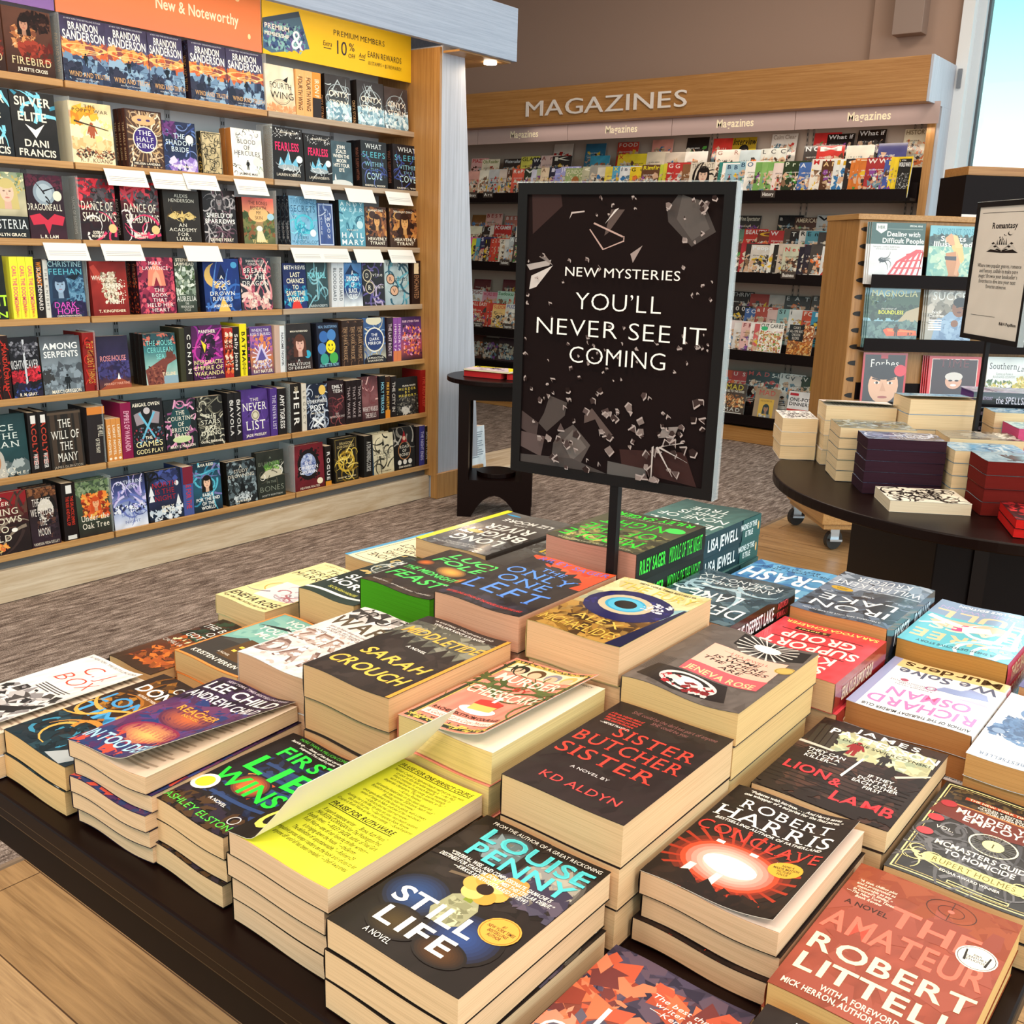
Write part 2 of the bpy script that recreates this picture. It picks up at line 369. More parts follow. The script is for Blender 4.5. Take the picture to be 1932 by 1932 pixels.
# ------------------------------------------------------------------ books
def book_meshes(key, w, h, t, bg, items, spine=None, pages='e8d8b8', hard=False, jit=.05, warp=None, curl=None, mat_=None, fine=0, nx=6, ny=9):
    """cover and page block of one book lying on its back cover: x across (spine at 0), y up the page, z thickness"""
    wp = (lambda x, y: folded(lambda a, b, c: (a, b, warp(a, b)), w)(x, y, 0)[2]) if warp else (lambda x, y: 0.0)
    th = .0024 if hard else .0005; ov = .003 if hard else .0; sb = .0
    mb = MB(); W = lambda x, y, z: (x, y, z+wp(x, y))
    G = GRID if warp or curl else 1
    base = hx(bg.split()[0]); sc_ = hx((spine or (bg.split()[0],))[0])
    def slab(z0, z1, col, f):
        for i in range(G):
            x0, x1 = w*i/G, w*(i+1)/G
            for j in range(4 if G > 1 else 1):
                jj = 4 if G > 1 else 1; y0, y1 = h*j/jj, h*(j+1)/jj
                mb.face([f(x0, y1, z0), f(x1, y1, z0), f(x1, y0, z0), f(x0, y0, z0)], col)
            mb.face([f(x0, 0, z0), f(x1, 0, z0), f(x1, 0, z1), f(x0, 0, z1)], col); mb.face([f(x1, h, z0), f(x0, h, z0), f(x0, h, z1), f(x1, h, z1)], col)
        mb.face([f(w, 0, z0), f(w, h, z0), f(w, h, z1), f(w, 0, z1)], col)
    slab(0, th, base, W)
    mb.face([W(0, 0, th), W(w, 0, th), W(w, h, th), W(0, h, th)], base) if G == 1 else None
    F = W if curl is None else folded(curl, w)
    slab(t-th, t, hx('efe6d6') if curl else base, F)
    paint(mb, bg, items, w, h, lambda x, y, l: F(x, y, t+l), key, jit=jit, fine=(2 if curl else 1) if fine else 0, nx=nx if not fine else GRID, ny=ny if not fine else (12 if curl else 16))
    # spine: a slightly rounded strip at x = 0, facing -x
    ns = 5; r = (.0035 if hard else .0012)
    def sx_(q): return -r*math.sin(math.pi*q)
    for i in range(ns):
        q0, q1 = i/ns, (i+1)/ns
        mb.face([W(sx_(q0), h, t*q0), W(sx_(q0), 0, t*q0), W(sx_(q1), 0, t*q1), W(sx_(q1), h, t*q1)], sc_)
    if spine and len(spine) > 1:
        rnd = random.Random(key+'s')
        for p, c, z in expand(spine[1], h, t, rnd):       # spine artwork is laid out along its length: x down the spine, v across it
            mb.face([W(-r-.0003-z, h-a, b) for a, b in p][::-1], c)
    cover = mb.mesh('cover', mat_ or M_PRINT)
    pb = MB(); pc = hx(pages); pc = (pc[0], pc[1]*.92, pc[2]*.86); a, b, c, d = .0006, w-(.004 if hard else .0008), (.004 if hard else .0004), h-(.004 if hard else .0004)
    n = GRID if warp else 1; z0, z1 = th+.0001, t-th-.0001
    for i in range(n):
        x0, x1 = a+(b-a)*i/n, a+(b-a)*(i+1)/n
        pb.face([W(x0, c, z0), W(x1, c, z0), W(x1, c, z1), W(x0, c, z1)], pc); pb.face([W(x1, d, z0), W(x0, d, z0), W(x0, d, z1), W(x1, d, z1)], pc)
        m = 6 if warp else 1
        for j in range(m):
            y0, y1 = c+(d-c)*j/m, c+(d-c)*(j+1)/m
            pb.face([W(x0, y0, z1), W(x1, y0, z1), W(x1, y1, z1), W(x0, y1, z1)], pc); pb.face([W(x0, y1, z0), W(x1, y1, z0), W(x1, y0, z0), W(x0, y0, z0)], pc)
    m = 6 if warp else 1
    for j in range(m):
        y0, y1 = c+(d-c)*j/m, c+(d-c)*(j+1)/m
        pb.face([W(b, y0, z0), W(b, y1, z0), W(b, y1, z1), W(b, y0, z1)], pc); pb.face([W(a, y1, z0), W(a, y0, z0), W(a, y0, z1), W(a, y1, z1)], pc)
    return cover, pb.mesh('page_block', M_PAGE)
def put_book(meshes, M, label, cat='book', group=None, name='book'):
    o = empty(name, M, label, cat, group)
    link('cover', meshes[0], o); link('page_block', meshes[1], o); return o
ORD = 'first second third fourth fifth sixth seventh eighth ninth tenth eleventh twelfth thirteenth fourteenth fifteenth sixteenth seventeenth eighteenth nineteenth twentieth'.split()
# ================================================================== the room
def struct(name, mb, m, bevel=0):
    return tag(mb.build(name, m, bevel=bevel), kind='structure')
def floor_mat():
    m, t, b = mat('floor_boards', 'b98a55', .34); L = t.links.new
    tx = N(t, 'ShaderNodeTexCoord'); br = N(t, 'ShaderNodeTexBrick', offset=.37, offset_frequency=2)
    br.inputs['Color1'].default_value = (*hx('c4a075'), 1); br.inputs['Color2'].default_value = (*hx('a98458'), 1); br.inputs['Mortar'].default_value = (*hx('5a3f26'), 1)
    br.inputs['Scale'].default_value = 1; br.inputs['Mortar Size'].default_value = .0016; br.inputs['Brick Width'].default_value = 1.5; br.inputs['Row Height'].default_value = .19
    mp = N(t, 'ShaderNodeMapping'); mp.inputs['Scale'].default_value = (1.6, 34, 1); no = N(t, 'ShaderNodeTexNoise', i_Scale=1.6, i_Detail=7.0, i_Roughness=.65, i_Distortion=.9)
    rp = N(t, 'ShaderNodeValToRGB'); rp.color_ramp.elements[0].position = .32; rp.color_ramp.elements[0].color = (.46, .40, .34, 1); rp.color_ramp.elements[1].position = .62; rp.color_ramp.elements[1].color = (1.1, 1.08, 1.05, 1)
    ml = N(t, 'ShaderNodeMix', data_type='RGBA', blend_type='MULTIPLY'); ml.inputs[0].default_value = .75
    L(tx.outputs['Object'], br.inputs['Vector']); L(tx.outputs['Object'], mp.inputs[0]); L(mp.outputs[0], no.inputs['Vector']); L(no.outputs[0], rp.inputs[0])
    L(br.outputs[0], ml.inputs[6]); L(rp.outputs[0], ml.inputs[7]); L(ml.outputs[2], b.inputs['Base Color']); return m
def carpet_mat():
    m, t, b = mat('carpet_pile', '6e625c', .95, spec=.05); L = t.links.new
    tx = N(t, 'ShaderNodeTexCoord'); mp = N(t, 'ShaderNodeMapping'); mp.inputs['Scale'].default_value = (60, 9, 1)
    no = N(t, 'ShaderNodeTexNoise', i_Scale=1.0, i_Detail=5.0, i_Roughness=.75, i_Distortion=.5)
    n2 = N(t, 'ShaderNodeTexNoise', i_Scale=240.0, i_Detail=2.0)
    ad = N(t, 'ShaderNodeMix', data_type='FLOAT'); ad.inputs[0].default_value = .35
    rp = N(t, 'ShaderNodeValToRGB'); q = rp.color_ramp.elements; q[0].position = .38; q[0].color = (*hx('443833'), 1); q[1].position = .63; q[1].color = (*hx('c2b2a8'), 1)
    k = q.new(.5); k.color = (*hx('7e6f66'), 1)
    bp = N(t, 'ShaderNodeBump'); bp.inputs['Strength'].default_value = .5; bp.inputs['Distance'].default_value = .004
    L(tx.outputs['Object'], mp.inputs[0]); L(mp.outputs[0], no.inputs['Vector']); L(tx.outputs['Object'], n2.inputs['Vector'])
    L(no.outputs[0], ad.inputs[2]); L(n2.outputs[0], ad.inputs[3]); L(ad.outputs[0], rp.inputs[0]); L(rp.outputs[0], b.inputs['Base Color'])
    L(ad.outputs[0], bp.inputs['Height']); L(bp.outputs[0], b.inputs['Normal']); return m
def wall_mat(name, c):
    m, t, b = mat(name, c, .8, spec=.2); no = N(t, 'ShaderNodeTexNoise', i_Scale=180.0, i_Detail=3.0); bp = N(t, 'ShaderNodeBump'); bp.inputs['Strength'].default_value = .12
    bp.inputs['Distance'].default_value = .002; t.links.new(no.outputs[0], bp.inputs['Height']); t.links.new(bp.outputs[0], b.inputs['Normal']); return m
M_WALL = wall_mat('taupe_wall_paint', 'a68d7e'); M_CEIL = wall_mat('white_ceiling_paint', 'd8d4cc'); M_FRAME = wall_mat('white_frame_paint', 'dfe5ea')
WX, WY = -8.2, 7.66                                                             # left wall, far wall
mb = MB(); mb.box(WX-.1, -3.5, -.1, 6, WY+.1, 0); struct('floor', mb, floor_mat())
mb = MB(); mb.box(WX+.02, -3.5, 0, -2.14, WY-.02, .004); tag(mb.build('carpet', carpet_mat()), 'grey brown ribbed carpet between the wall shelves and the wooden floor', 'carpet', kind='structure')
mb = MB(); mb.box(-2.14, -3.5, 0, -2.128, 6.4, .006); struct('trim_1', mb, mat('carpet_edge_strip', '8a7460', .4)[0])
mb = MB(); mb.box(WX-.1, -3.5, 0, WX, WY, 4.2); struct('wall_left', mb, M_WALL)
mb = MB(); mb.box(WX-.1, WY, 0, -2.23, WY+.12, 4.2); mb.box(-2.23, WY, 0, 6, WY+.12, .35); mb.box(-2.23, WY, 3.9, 6, WY+.12, 4.2); struct('wall_far', mb, M_WALL)
mb = MB(); mb.box(-2.84, WY-.05, 0, -2.23, WY, 4.2); struct('trim_2', mb, M_WALL)                       # shallow column in the corner
mb = MB(); mb.box(WX-.1, -3.5, 4.2, 6, WY+.12, 4.3); struct('ceiling', mb, M_CEIL)
# window: frame bars and panes
mb = MB()
mb.box(-2.23, WY-.10, .35, -2.155, WY+.10, 3.9, 'dfe5ea'); mb.box(-2.155, WY-.02, .35, -2.10, WY+.10, 3.9, 'c9d3dc')
mb.box(-2.10, WY+.02, .35, -2.085, WY+.08, 3.9, '4c545c'); mb.box(-2.085, WY+.02, .35, 6, WY+.08, .42, 'c9d3dc'); mb.box(-2.085, WY+.02, 3.84, 6, WY+.08, 3.9, 'c9d3dc')
for x in (.55, 3.2): mb.box(x, WY+.02, .42, x+.07, WY+.08, 3.84, 'c9d3dc')
win = struct('window_1', mb, M_PLAIN)
mb = MB(); mb.box(-2.085, WY+.045, .42, 6, WY+.055, 3.84); mb.build('pane', M_PANE, win)
mb = MB(); mb.box(-2.205, WY-.116, 2.50, -2.18, WY-.10, 2.62, '767c84'); tag(mb.build('window_sensor', M_PLAIN), 'small grey sensor box fixed on the white window jamb', 'sensor')
mb = MB(); mb.box(-2.66, WY-.17, 2.86, -2.46, WY-.052, 4.19, '8f7b70'); tag(mb.build('wall_duct', M_PLAIN, bevel=.003), 'taupe boxed duct coming down the corner column above the magazine display', 'duct')
# a low pale building line and parking strip far outside the glass
mb = MB(); mb.box(-16, 46, 0, 8, 47, 2.0, 'cfdcdf'); tag(mb.build('distant_building', M_PLAIN), 'pale low building far outside behind the window glass', 'building')
mb = MB(); mb.box(-40, WY+.13, -.15, 40, 60, -.02, 'b9bcb8'); tag(mb.build('pavement', M_PLAIN), kind='structure')
# ================================================================== left bookcase
YB = (.27, 1.237, 2.203, 3.17, 4.14)                                             # bay joints along the wall
SX = (-3.925, -3.895, -3.88, -3.86, -3.84, -3.82, -3.80)                         # shelf fronts: lower shelves reach further out
SZ = (1.935, 1.638, 1.348, 1.053, .759, .465, .173)                              # undersides of the front edges
BKX = -4.19
case = empty('wall_bookcase', TR(-4.0, 2.2, 0), 'tall oak wall bookcase filled with dark fantasy hardcovers under a pale header', 'bookcase')
CI = TR(4.0, -2.2, 0)
def cpart(name, mb, m, bevel=0): return mb.build(name, m, case, CI, bevel)
mb = MB(); mb.box(-4.36, .27, 0.006, BKX, 4.14, 2.6); cpart('back_panel', mb, M_BACK)
for i in range(7):
    for b in range(1, 4):
        mb = MB(); mb.box(BKX+.002, YB[b]+.004, SZ[i]+.002, SX[i]-.012, YB[b+1]-.004, SZ[i]+.022)
        s = cpart('shelf', mb, OAK_LIT if i in (1, 2) else OAK_H)
        m2 = MB(); m2.box(SX[i]-.012, YB[b]+.004, SZ[i], SX[i], YB[b+1]-.004, SZ[i]+.026); m2.build('front_edge', OAK_LIT if i in (0, 1, 2, 3) and b == 3 else OAK_H, s, bevel=.002)  # right bay edges take the lit oak colour
for b in range(2, 4):                                                            # slotted steel standards on the back panel
    for y in (YB[b]-.055, YB[b]+.30, YB[b]+.62):
        mb = MB(); mb.box(BKX+.0005, y-.012, .2, BKX+.004, y+.012, 2.2, 'a9adb2')
        for k in range(60): mb.box(BKX+.004, y-.008, .22+k*.033, BKX+.0045, y-.003, .236+k*.033, '222222'); mb.box(BKX+.004, y+.003, .22+k*.033, BKX+.0045, y+.008, .236+k*.033, '222222')
        cpart('slotted_standard', mb, M_PLAIN)
mb = MB(); mb.box(-4.1, .27, .006, -3.81, 4.14, .135); cpart('plinth', mb, PLINTH, .002)
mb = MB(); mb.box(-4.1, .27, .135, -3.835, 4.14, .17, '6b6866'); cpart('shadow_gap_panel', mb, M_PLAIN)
# end pillar: upright, widening towards the floor on its far side
mb = MB(); mb.hexa([(BKX-.2, 4.145, .006), (-3.76, 4.145, .006), (BKX-.2, 4.52, .006), (-3.76, 4.52, .006), (BKX-.2, 4.145, 2.37), (-3.745, 4.145, 2.37), (BKX-.2, 4.315, 2.37), (-3.745, 4.315, 2.37)])
cpart('end_pillar', mb, DAYLIT_V, .002)
mb = MB(); mb.box(BKX, 4.128, .135, -3.748, 4.144, 2.36); cpart('end_lining', mb, OAK_V)
mb = MB(); mb.box(-3.79, 4.130, .006, -3.742, 4.535, .15); cpart('pillar_base', mb, OAK_V, .002)
# header box over the shelves
mb = MB(); mb.box(-3.63, .27, 2.34, -3.60, 4.57, 2.60); cpart('header_board', mb, DAYLIT_H, .002)
mb = MB(); mb.box(-4.36, .27, 2.57, -3.6305, 4.57, 2.60); cpart('header_top', mb, DAYLIT_H)
mb = MB(); mb.box(-4.36, 4.39, 2.345, -3.6305, 4.57, 2.5695); cpart('header_end', mb, DAYLIT_H)
mb = MB(); mb.box(-4.35, 4.15, 2.334, -3.635, 4.56, 2.344); cpart('header_soffit', mb, OAK_H)
mb = MB(); mb.cyl(-3.70, 4.47, .034, 2.322, 2.3335, n=20); lampo = cpart('downlight', mb, M_LAMP)
mb = MB(); mb.box(-3.93, 4.36, 2.13, -3.88, 4.40, 2.3335, '120d0c'); cpart('power_box', mb, M_PLAIN)
# sign panels under the header
def panel(y0, y1, bg, items, key, label, name='header_sign', x=-3.955, z0=2.203, z1=2.425):
    w, h = y1-y0, z1-z0; mb = MB()
    M = Matrix(((0, 0, 1, x), (1, 0, 0, y0), (0, 1, 0, z0), (0, 0, 0, 1)))
    paint(mb, bg, items, w, h, lambda a, b, l: (a, b, .005+l*3), key, jit=.004, nx=8, ny=3)
    mb.box(0, 0, 0, w, h, .0049, bg.split()[0]); o = mb.build(name, M_PRINT, M=M); return tag(o, label, 'sign', 'panels under the bookcase header')
panel(2.206, 3.166, 'f58a4a f4805a', [T('New & Noteworthy', .66, .50, .43, .19, 'ffe9c8'), T('&', .27, -.02, .22, .62, '6d7f7a', 's'), O(.25, .1, .07, .2, .3, '5d7a80'),
      E(.87, .12, .012, .04, 'ffd9a0'), E(.93, .75, .008, .05, 'ffd9a0'), E(.1, .4, .008, .05, 'ffd9a0')], 'nn', 'orange sign panel in pale letters above the navy hardcovers')
panel(3.174, 4.128, 'f6c927 f2bf1d', [P([(.0, .34), (.22, .06), (.285, .74), (.05, .96), (.0, .9)], '4f6f86'), NZ(.01, .36, .25, .86, 60, .035, '3f5a86 6aa3ac 6b5b95 86b7b5 2f3f6a'), P([(.0, .34), (.22, .06), (.228, .16), (.0, .44)], '3d4d5e'),
      T('PREMIUM', .085, .46, .15, .09, 'f2efe2'), T('MEMBERSHIP', .085, .60, .15, .07, 'f2efe2'), T('&', .21, .62, .085, .36, 'ffffff', 's'),
      T('PREMIUM MEMBERS', .62, .30, .36, .11, '4a3a28', 'r'), T('10', .49, .58, .085, .27, '2f2a3a', 'r'), T('%', .565, .52, .04, .15, '2f2a3a', 'r'), T('OFF', .565, .70, .05, .085, '4a3a28', 'r'), T('Extra', .40, .55, .06, .10, '4a3a28', 'ri'), T('And', .635, .64, .045, .10, '4a3a28', 'ri'),
      Rc(.375, .635, .425, .65, '4a3a28'), Rc(.615, .72, .655, .735, '4a3a28'), T('EARN REWARDS', .80, .58, .25, .12, '4a3a28', 'r'), T('10 STAMPS = $5 REWARD!', .80, .76, .25, .075, '6a5426', 'r')],
      'pm', 'yellow sign panel with a patterned card and discount wording')
panel(1.24, 2.200, '7a5fa8 8a68a8', [Rc(.0, .0, .7, .9, '6d55a0')], 'pu', 'purple sign panel cut off at the upper left corner')
# clear plastic dividers where two bays meet
nd = 0
for b in (2, 3):
    for i in range(7):
        mb = MB(); x1 = SX[i]-.006; mb.box(x1-.11, YB[b]-.0014, SZ[i]+.0265, x1, YB[b]+.0014, SZ[i]+.265)
        nd += 1
        tag(mb.build('shelf_divider', M_ACRYL), 'clear plastic divider on the %s shelf between the %s bay and the next' % (ORD[i], ('left', 'middle')[b-2]), 'divider', 'clear shelf dividers')
# LED strips that light the books and the oak lining
area('bookcase_strip', (-3.68, 2.6, 2.52), (0, R_(-22), 0), .05, 2.9, 12, WARM)
area('pillar_downlight', (-3.70, 4.47, 2.31), (0, 0, 0), .06, .06, 2.5, WARM)
# ================================================================== magazine wall
MY = 7.07
mag = empty('magazine_display', TR(-4.0, 7.3, 0), 'long oak magazine wall display with black stepped shelves and raised lettering', 'display')
MI = TR(4.0, -7.3, 0)
def mpart(name, mb, m, bevel=0, par=None): return mb.build(name, m, par or mag, MI if par is None else None, bevel)
MXL = -6.6; LX = -7.6                                                          # the left end runs behind the bookcase
mb = MB(); mb.box(LX, MY, 2.366, -2.24, 7.60, 2.641); hd = mpart('header', mb, OAK_X, .002)
mb = MB(); mb.box(-2.2395, MY-.001, 2.364, -2.222, 7.605, 2.643); mpart('header_end', mb, DAYLIT_V, .001)
mb = MB(); mb.hexa([(-2.245, 7.33, .1), (-2.222, 7.33, .1), (-2.245, 7.6, .1), (-2.222, 7.6, .1), (-2.245, 7.36, 2.364), (-2.222, 7.36, 2.364), (-2.245, 7.6, 2.364), (-2.222, 7.6, 2.364)]); mpart('end_panel', mb, DAYLIT_V)
mb = MB(); mb.box(-2.30, 7.345, .12, -2.2455, 7.60, 2.3); mpart('end_lining', mb, OAK_V)
mb = MB(); mb.box(LX, 7.57, .1, -2.30, 7.60, 2.366, 'b7a394'); mpart('back_panel', mb, M_PLAIN)
mb = MB(); mb.box(LX, MY+.02, .006, -2.26, 7.6, .10); mpart('plinth', mb, OAK_X, .002)
# raised word on the header
mb = MB()
for k, p in enumerate(text_polys('MAGAZINES', 0, 0, .98, .115, 'r')):
    mb.prism(p, .004, .014, 'e9dfd6')
a = at(990, 221, 1, MY); b_ = at(1299, 200, 1, MY)
mpart('raised_lettering', mb, M_PLAIN).matrix_local = MI @ TR(a.x, MY-.002, a.z) @ RX(90) @ Matrix.Diagonal(((b_.x-a.x)/.98, 1, 1, 1))
# strip signs
xs = [LX] + [at(p, q, 1, 7.2).x for p, q in ((902, 275), (1071, 268), (1267, 259), (1499, 248), (1771, 233))]
for i in range(5):
    w = xs[i+1]-xs[i]-.004; h = .135; mb = MB()
    paint(mb, 'c6aea8 b49c96', [T('Magazines', .53, .5, .30/w, .40, 'fff2cf')] if i else [], w, h, lambda x, y, l: (x, y, .004+l), 'st%d' % i, jit=.003, nx=2, ny=2)  # lighter at the top: glow of the lamp above put into the colour
    mb.box(0, 0, 0, w, h, .0039, 'b49c96')
    o = mb.build('strip_sign', M_MATTE, mag, MI @ TR(xs[i]+.002, 7.2, 2.243) @ RX(90))
area('header_lights', (-3.9, 7.125, 2.35), (R_(10), 0, 0), 3.2, .03, 1.3, (1, .84, .72))
area('magazine_strip', (-3.3, 7.30, 2.23), (R_(12), 0, 0), 2.1, .05, 2.6, (1, .86, .70))
MZ = (1.765, 1.183, .609, .12)                                                   # undersides of the black lips
for i in range(4):
    mb = MB(); z = MZ[i]
    for k, (ya, yb, zz) in enumerate(((7.205, 7.32, 0), (7.32, 7.43, .105), (7.43, 7.565, .21))): mb.box(LX, ya, z, -2.31, yb, z+.018+zz, '1b1414')
    s = mpart('stepped_shelf', mb, M_BLACK)
    m2 = MB(); m2.box(LX, 7.19, z-.004, -2.32 if i else -2.335, 7.2045, z+.074, '1b1414'); m2.build('shelf_lip', M_BLACK, s)
for x in (-4.0, -3.22, -2.45):
    for k, (x_) in enumerate((x, x+.045)):
        mb = MB(); mb.box(x_-.008, 7.565, .3, x_+.008, 7.5698, 2.3, '9a8c82')
        for q in range(50): mb.box(x_-.003, 7.5645, .32+q*.04, x_+.003, 7.565, .342+q*.04, '241c1a')
        mpart('slotted_standard', mb, M_PLAIN)
def shelf_tag(px, py, s, w=.11, y=7.188):
    p = at(px, py, 1, y); mb = MB(); h = .05
    paint(mb, '4d433e', [TL(s, .5, .2, .85, .8, 'f4f0ea')], w, h, lambda a, b, l: (a, b, .002+l), s, jit=0, nx=1, ny=1); mb.box(0, 0, 0, w, h, .0019, '4d433e')
    tag(mb.build('section_tag', M_PRINT, M=TR(p.x-w/2, y, p.z-h/2) @ RX(90)), 'small grey shelf tag reading ' + s.replace('|', ' '), 'tag', 'section tags on the magazine shelves')
for q in ((891, 368, 'Library'), (921, 367, 'Art'), (1000, 366, 'Crafts'), (1031, 365, "Men's"), (1449, 366, 'History'), (952, 495, 'Technology'), (1487, 519, 'Business'), (902, 612, 'Puzzles &|Games'), (958, 616, 'Transportation')):
    shelf_tag(*q)
# ================================================================== rolling magazine tower (end cap) on casters
EA = 41.2; ED = Vector((math.cos(R_(EA)), math.sin(R_(EA)), 0)); EN = Vector((ED.y, -ED.x, 0)); EK = Vector((-1.723, 4.748, 0))
TM = TR(EK.x, EK.y, 0) @ RZ(EA)                                                  # local x along the front, y into the unit
tow = empty('magazine_tower', TM, 'oak rolling magazine tower with black shelves of face out magazines', 'display')
mb = MB(); mb.box(-.05, -.05, .135, 1.02, .50, .40); tw_b = mb.build('base_box', OAK_H, tow, RZ(0), .003)
mb = MB(); mb.box(-.035, -.035, .108, 1.0, .485, .1345); mb.build('base_rail', OAK_H, tow, None, .002)
mb = MB(); mb.hexa([(.0, .0035, .4005), (.95, .0035, .4005), (.0, .45, .4005), (.95, .45, .4005), (.0, .03, 1.56), (.95, .03, 1.56), (-.01, .42, 1.56), (.95, .42, 1.56)]); mb.build('core', OAK_V, tow, None, .003)
mb = MB(); mb.box(-.012, .015, 1.56, .962, .43, 1.585); mb.build('top_cap', OAK_H, tow, None, .002)
for k in range(14):                                                              # notches down the oak side post
    mb = MB(); z = .53+k*.076
    mb.prism([(.036*math.cos(a), .0115*math.sin(a)) for a in [R_(90+i*18) for i in range(11)]], -.0012, .0012, '1c120c', TR(.047, -.0008+(z-.245)*.0228, z) @ RX(90)); mb.build('notch', M_PLAIN, tow)
for z in (1.262, .975, .68):
    mb = MB(); mb.box(.048, -.062, z, .93, (z-.245)*.0228, z+.012, '1b1414'); mb.box(.048, -.068, z, .93, -.062, z+.058, '1b1414'); mb.build('magazine_shelf', M_BLACK, tow)
    mb = MB(); mb.box(.06, -.003+(z-.245)*.0228, z+.06, .93, (z-.245)*.0228+.02, z+.14, '201614'); mb.build('shelf_back_rail', M_BLACK, tow)
for x, y in ((.03, .0), (.95, .0), (-.01, .44), (.95, .44)):
    mb = MB(); mb.cyl(0, 0, .048, -.012, .012, '2a2624', 20, M=TR(x, y, .05) @ RZ(20) @ RX(90)); cs = mb.build('caster', M_PLAIN, tow)
    m2 = MB(); m2.box(x-.022, y-.02, .06, x+.022, y+.02, .107, 'c9ccd0'); m2.box(x-.03, y-.045, .05, x+.03, y-.02, .06, 'd8dade'); m2.build('fork', M_STEEL, cs)
mb = MB(); mb.box(.0, .0, 0, .52, .30, .105, '1a1213'); mb.build('placeholder', M_BLACK) if 0 else None
o = empty('header_box', TM @ TR(.49, .07, 1.586), 'dark header box with a brown top board above the magazine tower', 'sign box')
mb = MB(); mb.box(0, 0, 0, .50, .26, .185, '1a1216'); mb.build('box_body', M_BLACK, o); mb = MB(); mb.box(.012, .012, .1855, .50, .25, .225); mb.build('top_board', OAK_X, o, None, .002)
mb = MB(); mb.box(.0, -.004, .0, .50, -.0005, .012, 'e8e8ea'); mb.build('white_edge', M_PLAIN, o)
# ================================================================== round dark side table beside the bookcase
ST = TR(-3.35, 4.17, .004) @ RZ(36); RT = .735
side = empty('side_table', ST, 'small round black side table with cut out legs beside the bookcase pillar', 'table')
mb = MB(); mb.cyl(0, 0, .27, RT-.028, RT-.004, n=48); mb.build('tabletop', M_DARK, side, None, .003)
def frame_poly(wd):
    a = [(-wd, 0), (-wd*.62, 0)]
    for i in range(9): t = i/8; a.append((-wd*.62+1.24*wd*t, .115*math.sin(math.pi*t)**.8+.004))
    return a + [(wd, 0), (wd, .20), (-wd, .20)]
for r in (-.13, .13):
    M = TR(0, r, 0) @ RX(90); mb = MB(); wd = .195; e_ = .0
    mb.prism(frame_poly(wd), -.02-e_, .02+e_, M=M)
    for q in (-1, 1): mb.prism([(q*wd, .2), (q*(wd-.055), .2), (q*(wd-.055), .62), (q*wd, .62)][::q], -.02-e_, .02+e_, M=M)
    mb.prism([(-wd, .62), (wd, .62), (wd, RT-.0285), (-wd, RT-.0285)], -.02-e_, .02+e_, M=M); mb.build('leg_frame', M_DARK, side)
mb = MB(); mb.box(-.19, -.11, .195, .19, .11, .2)
for q in (-.17, .17): mb.box(q-.02, -.1095, .2, q+.02, .1095, RT-.03)
mb.build('side_rail', M_DARK, side)
mb = MB(); mb.cyl(0, 0, .105, .201, .225, n=32); mb.build('lower_disc', M_DARK, side, None, .002)
# low plinth of the next bookcase past the pillar
mb = MB(); mb.box(-4.10, 4.56, .006, -3.745, 5.4, .098); struct('trim_3', mb, PLINTH)
# ================================================================== round table on the right
RC = Vector((-.64, 3.195, 0)); TZ = .755
rt = empty('round_table', TR(RC.x, RC.y, 0), 'large round dark display table piled with romance paperbacks', 'table')
mb = MB(); mb.cyl(0, 0, .67, TZ-.03, TZ, n=96); mb.build('tabletop', M_DARK, rt, None, .004)
mb = MB(); mb.cyl(0, 0, .42, TZ-.075, TZ-.0305, n=64); mb.build('apron', M_DARK, rt)
mb = MB(); mb.box(-.33, -.33, .02, .33, .33, TZ-.0755, '150e0e'); mb.build('pedestal', M_BLACK, rt, RZ(38), .003)
for s in (-1, 0, 1):
    mb = MB(); mb.box(s*.21-.02, -.337, .02, s*.21+.02, -.331, TZ-.08, '1e1413'); mb.build('pedestal_batten', M_DARK, rt, RZ(38))
# ================================================================== front table
TX0, TX1, TY0, TY1 = -1.32, -.098, .456, 1.60; TF = .795
ft = empty('display_table', TR((TX0+TX1)/2, (TY0+TY1)/2, 0), 'long dark brown display table in front covered with stacks of mystery paperbacks', 'table')
FI = TR(-(TX0+TX1)/2, -(TY0+TY1)/2, 0)
mb = MB(); mb.box(TX0, TY0, TF-.022, TX1, TY1, TF); mb.build('tabletop', M_DARK, ft, FI, .003)
mb = MB(); mb.box(TX0+.006, TY0+.006, TF-.042, TX1-.006, TY1-.006, TF-.0225); mb.build('edge_moulding', M_DARK, ft, FI, .004)
mb = MB(); mb.box(TX0+.05, TY0+.05, TF-.14, TX1-.05, TY1-.05, TF-.0425); mb.build('apron', M_BLACK, ft, FI, .002)
mb = MB(); mb.box(TX0+.42, TY0+.40, .007, TX1-.22, TY1-.2, TF-.1405); mb.build('pedestal', M_BLACK, ft, FI, .002)
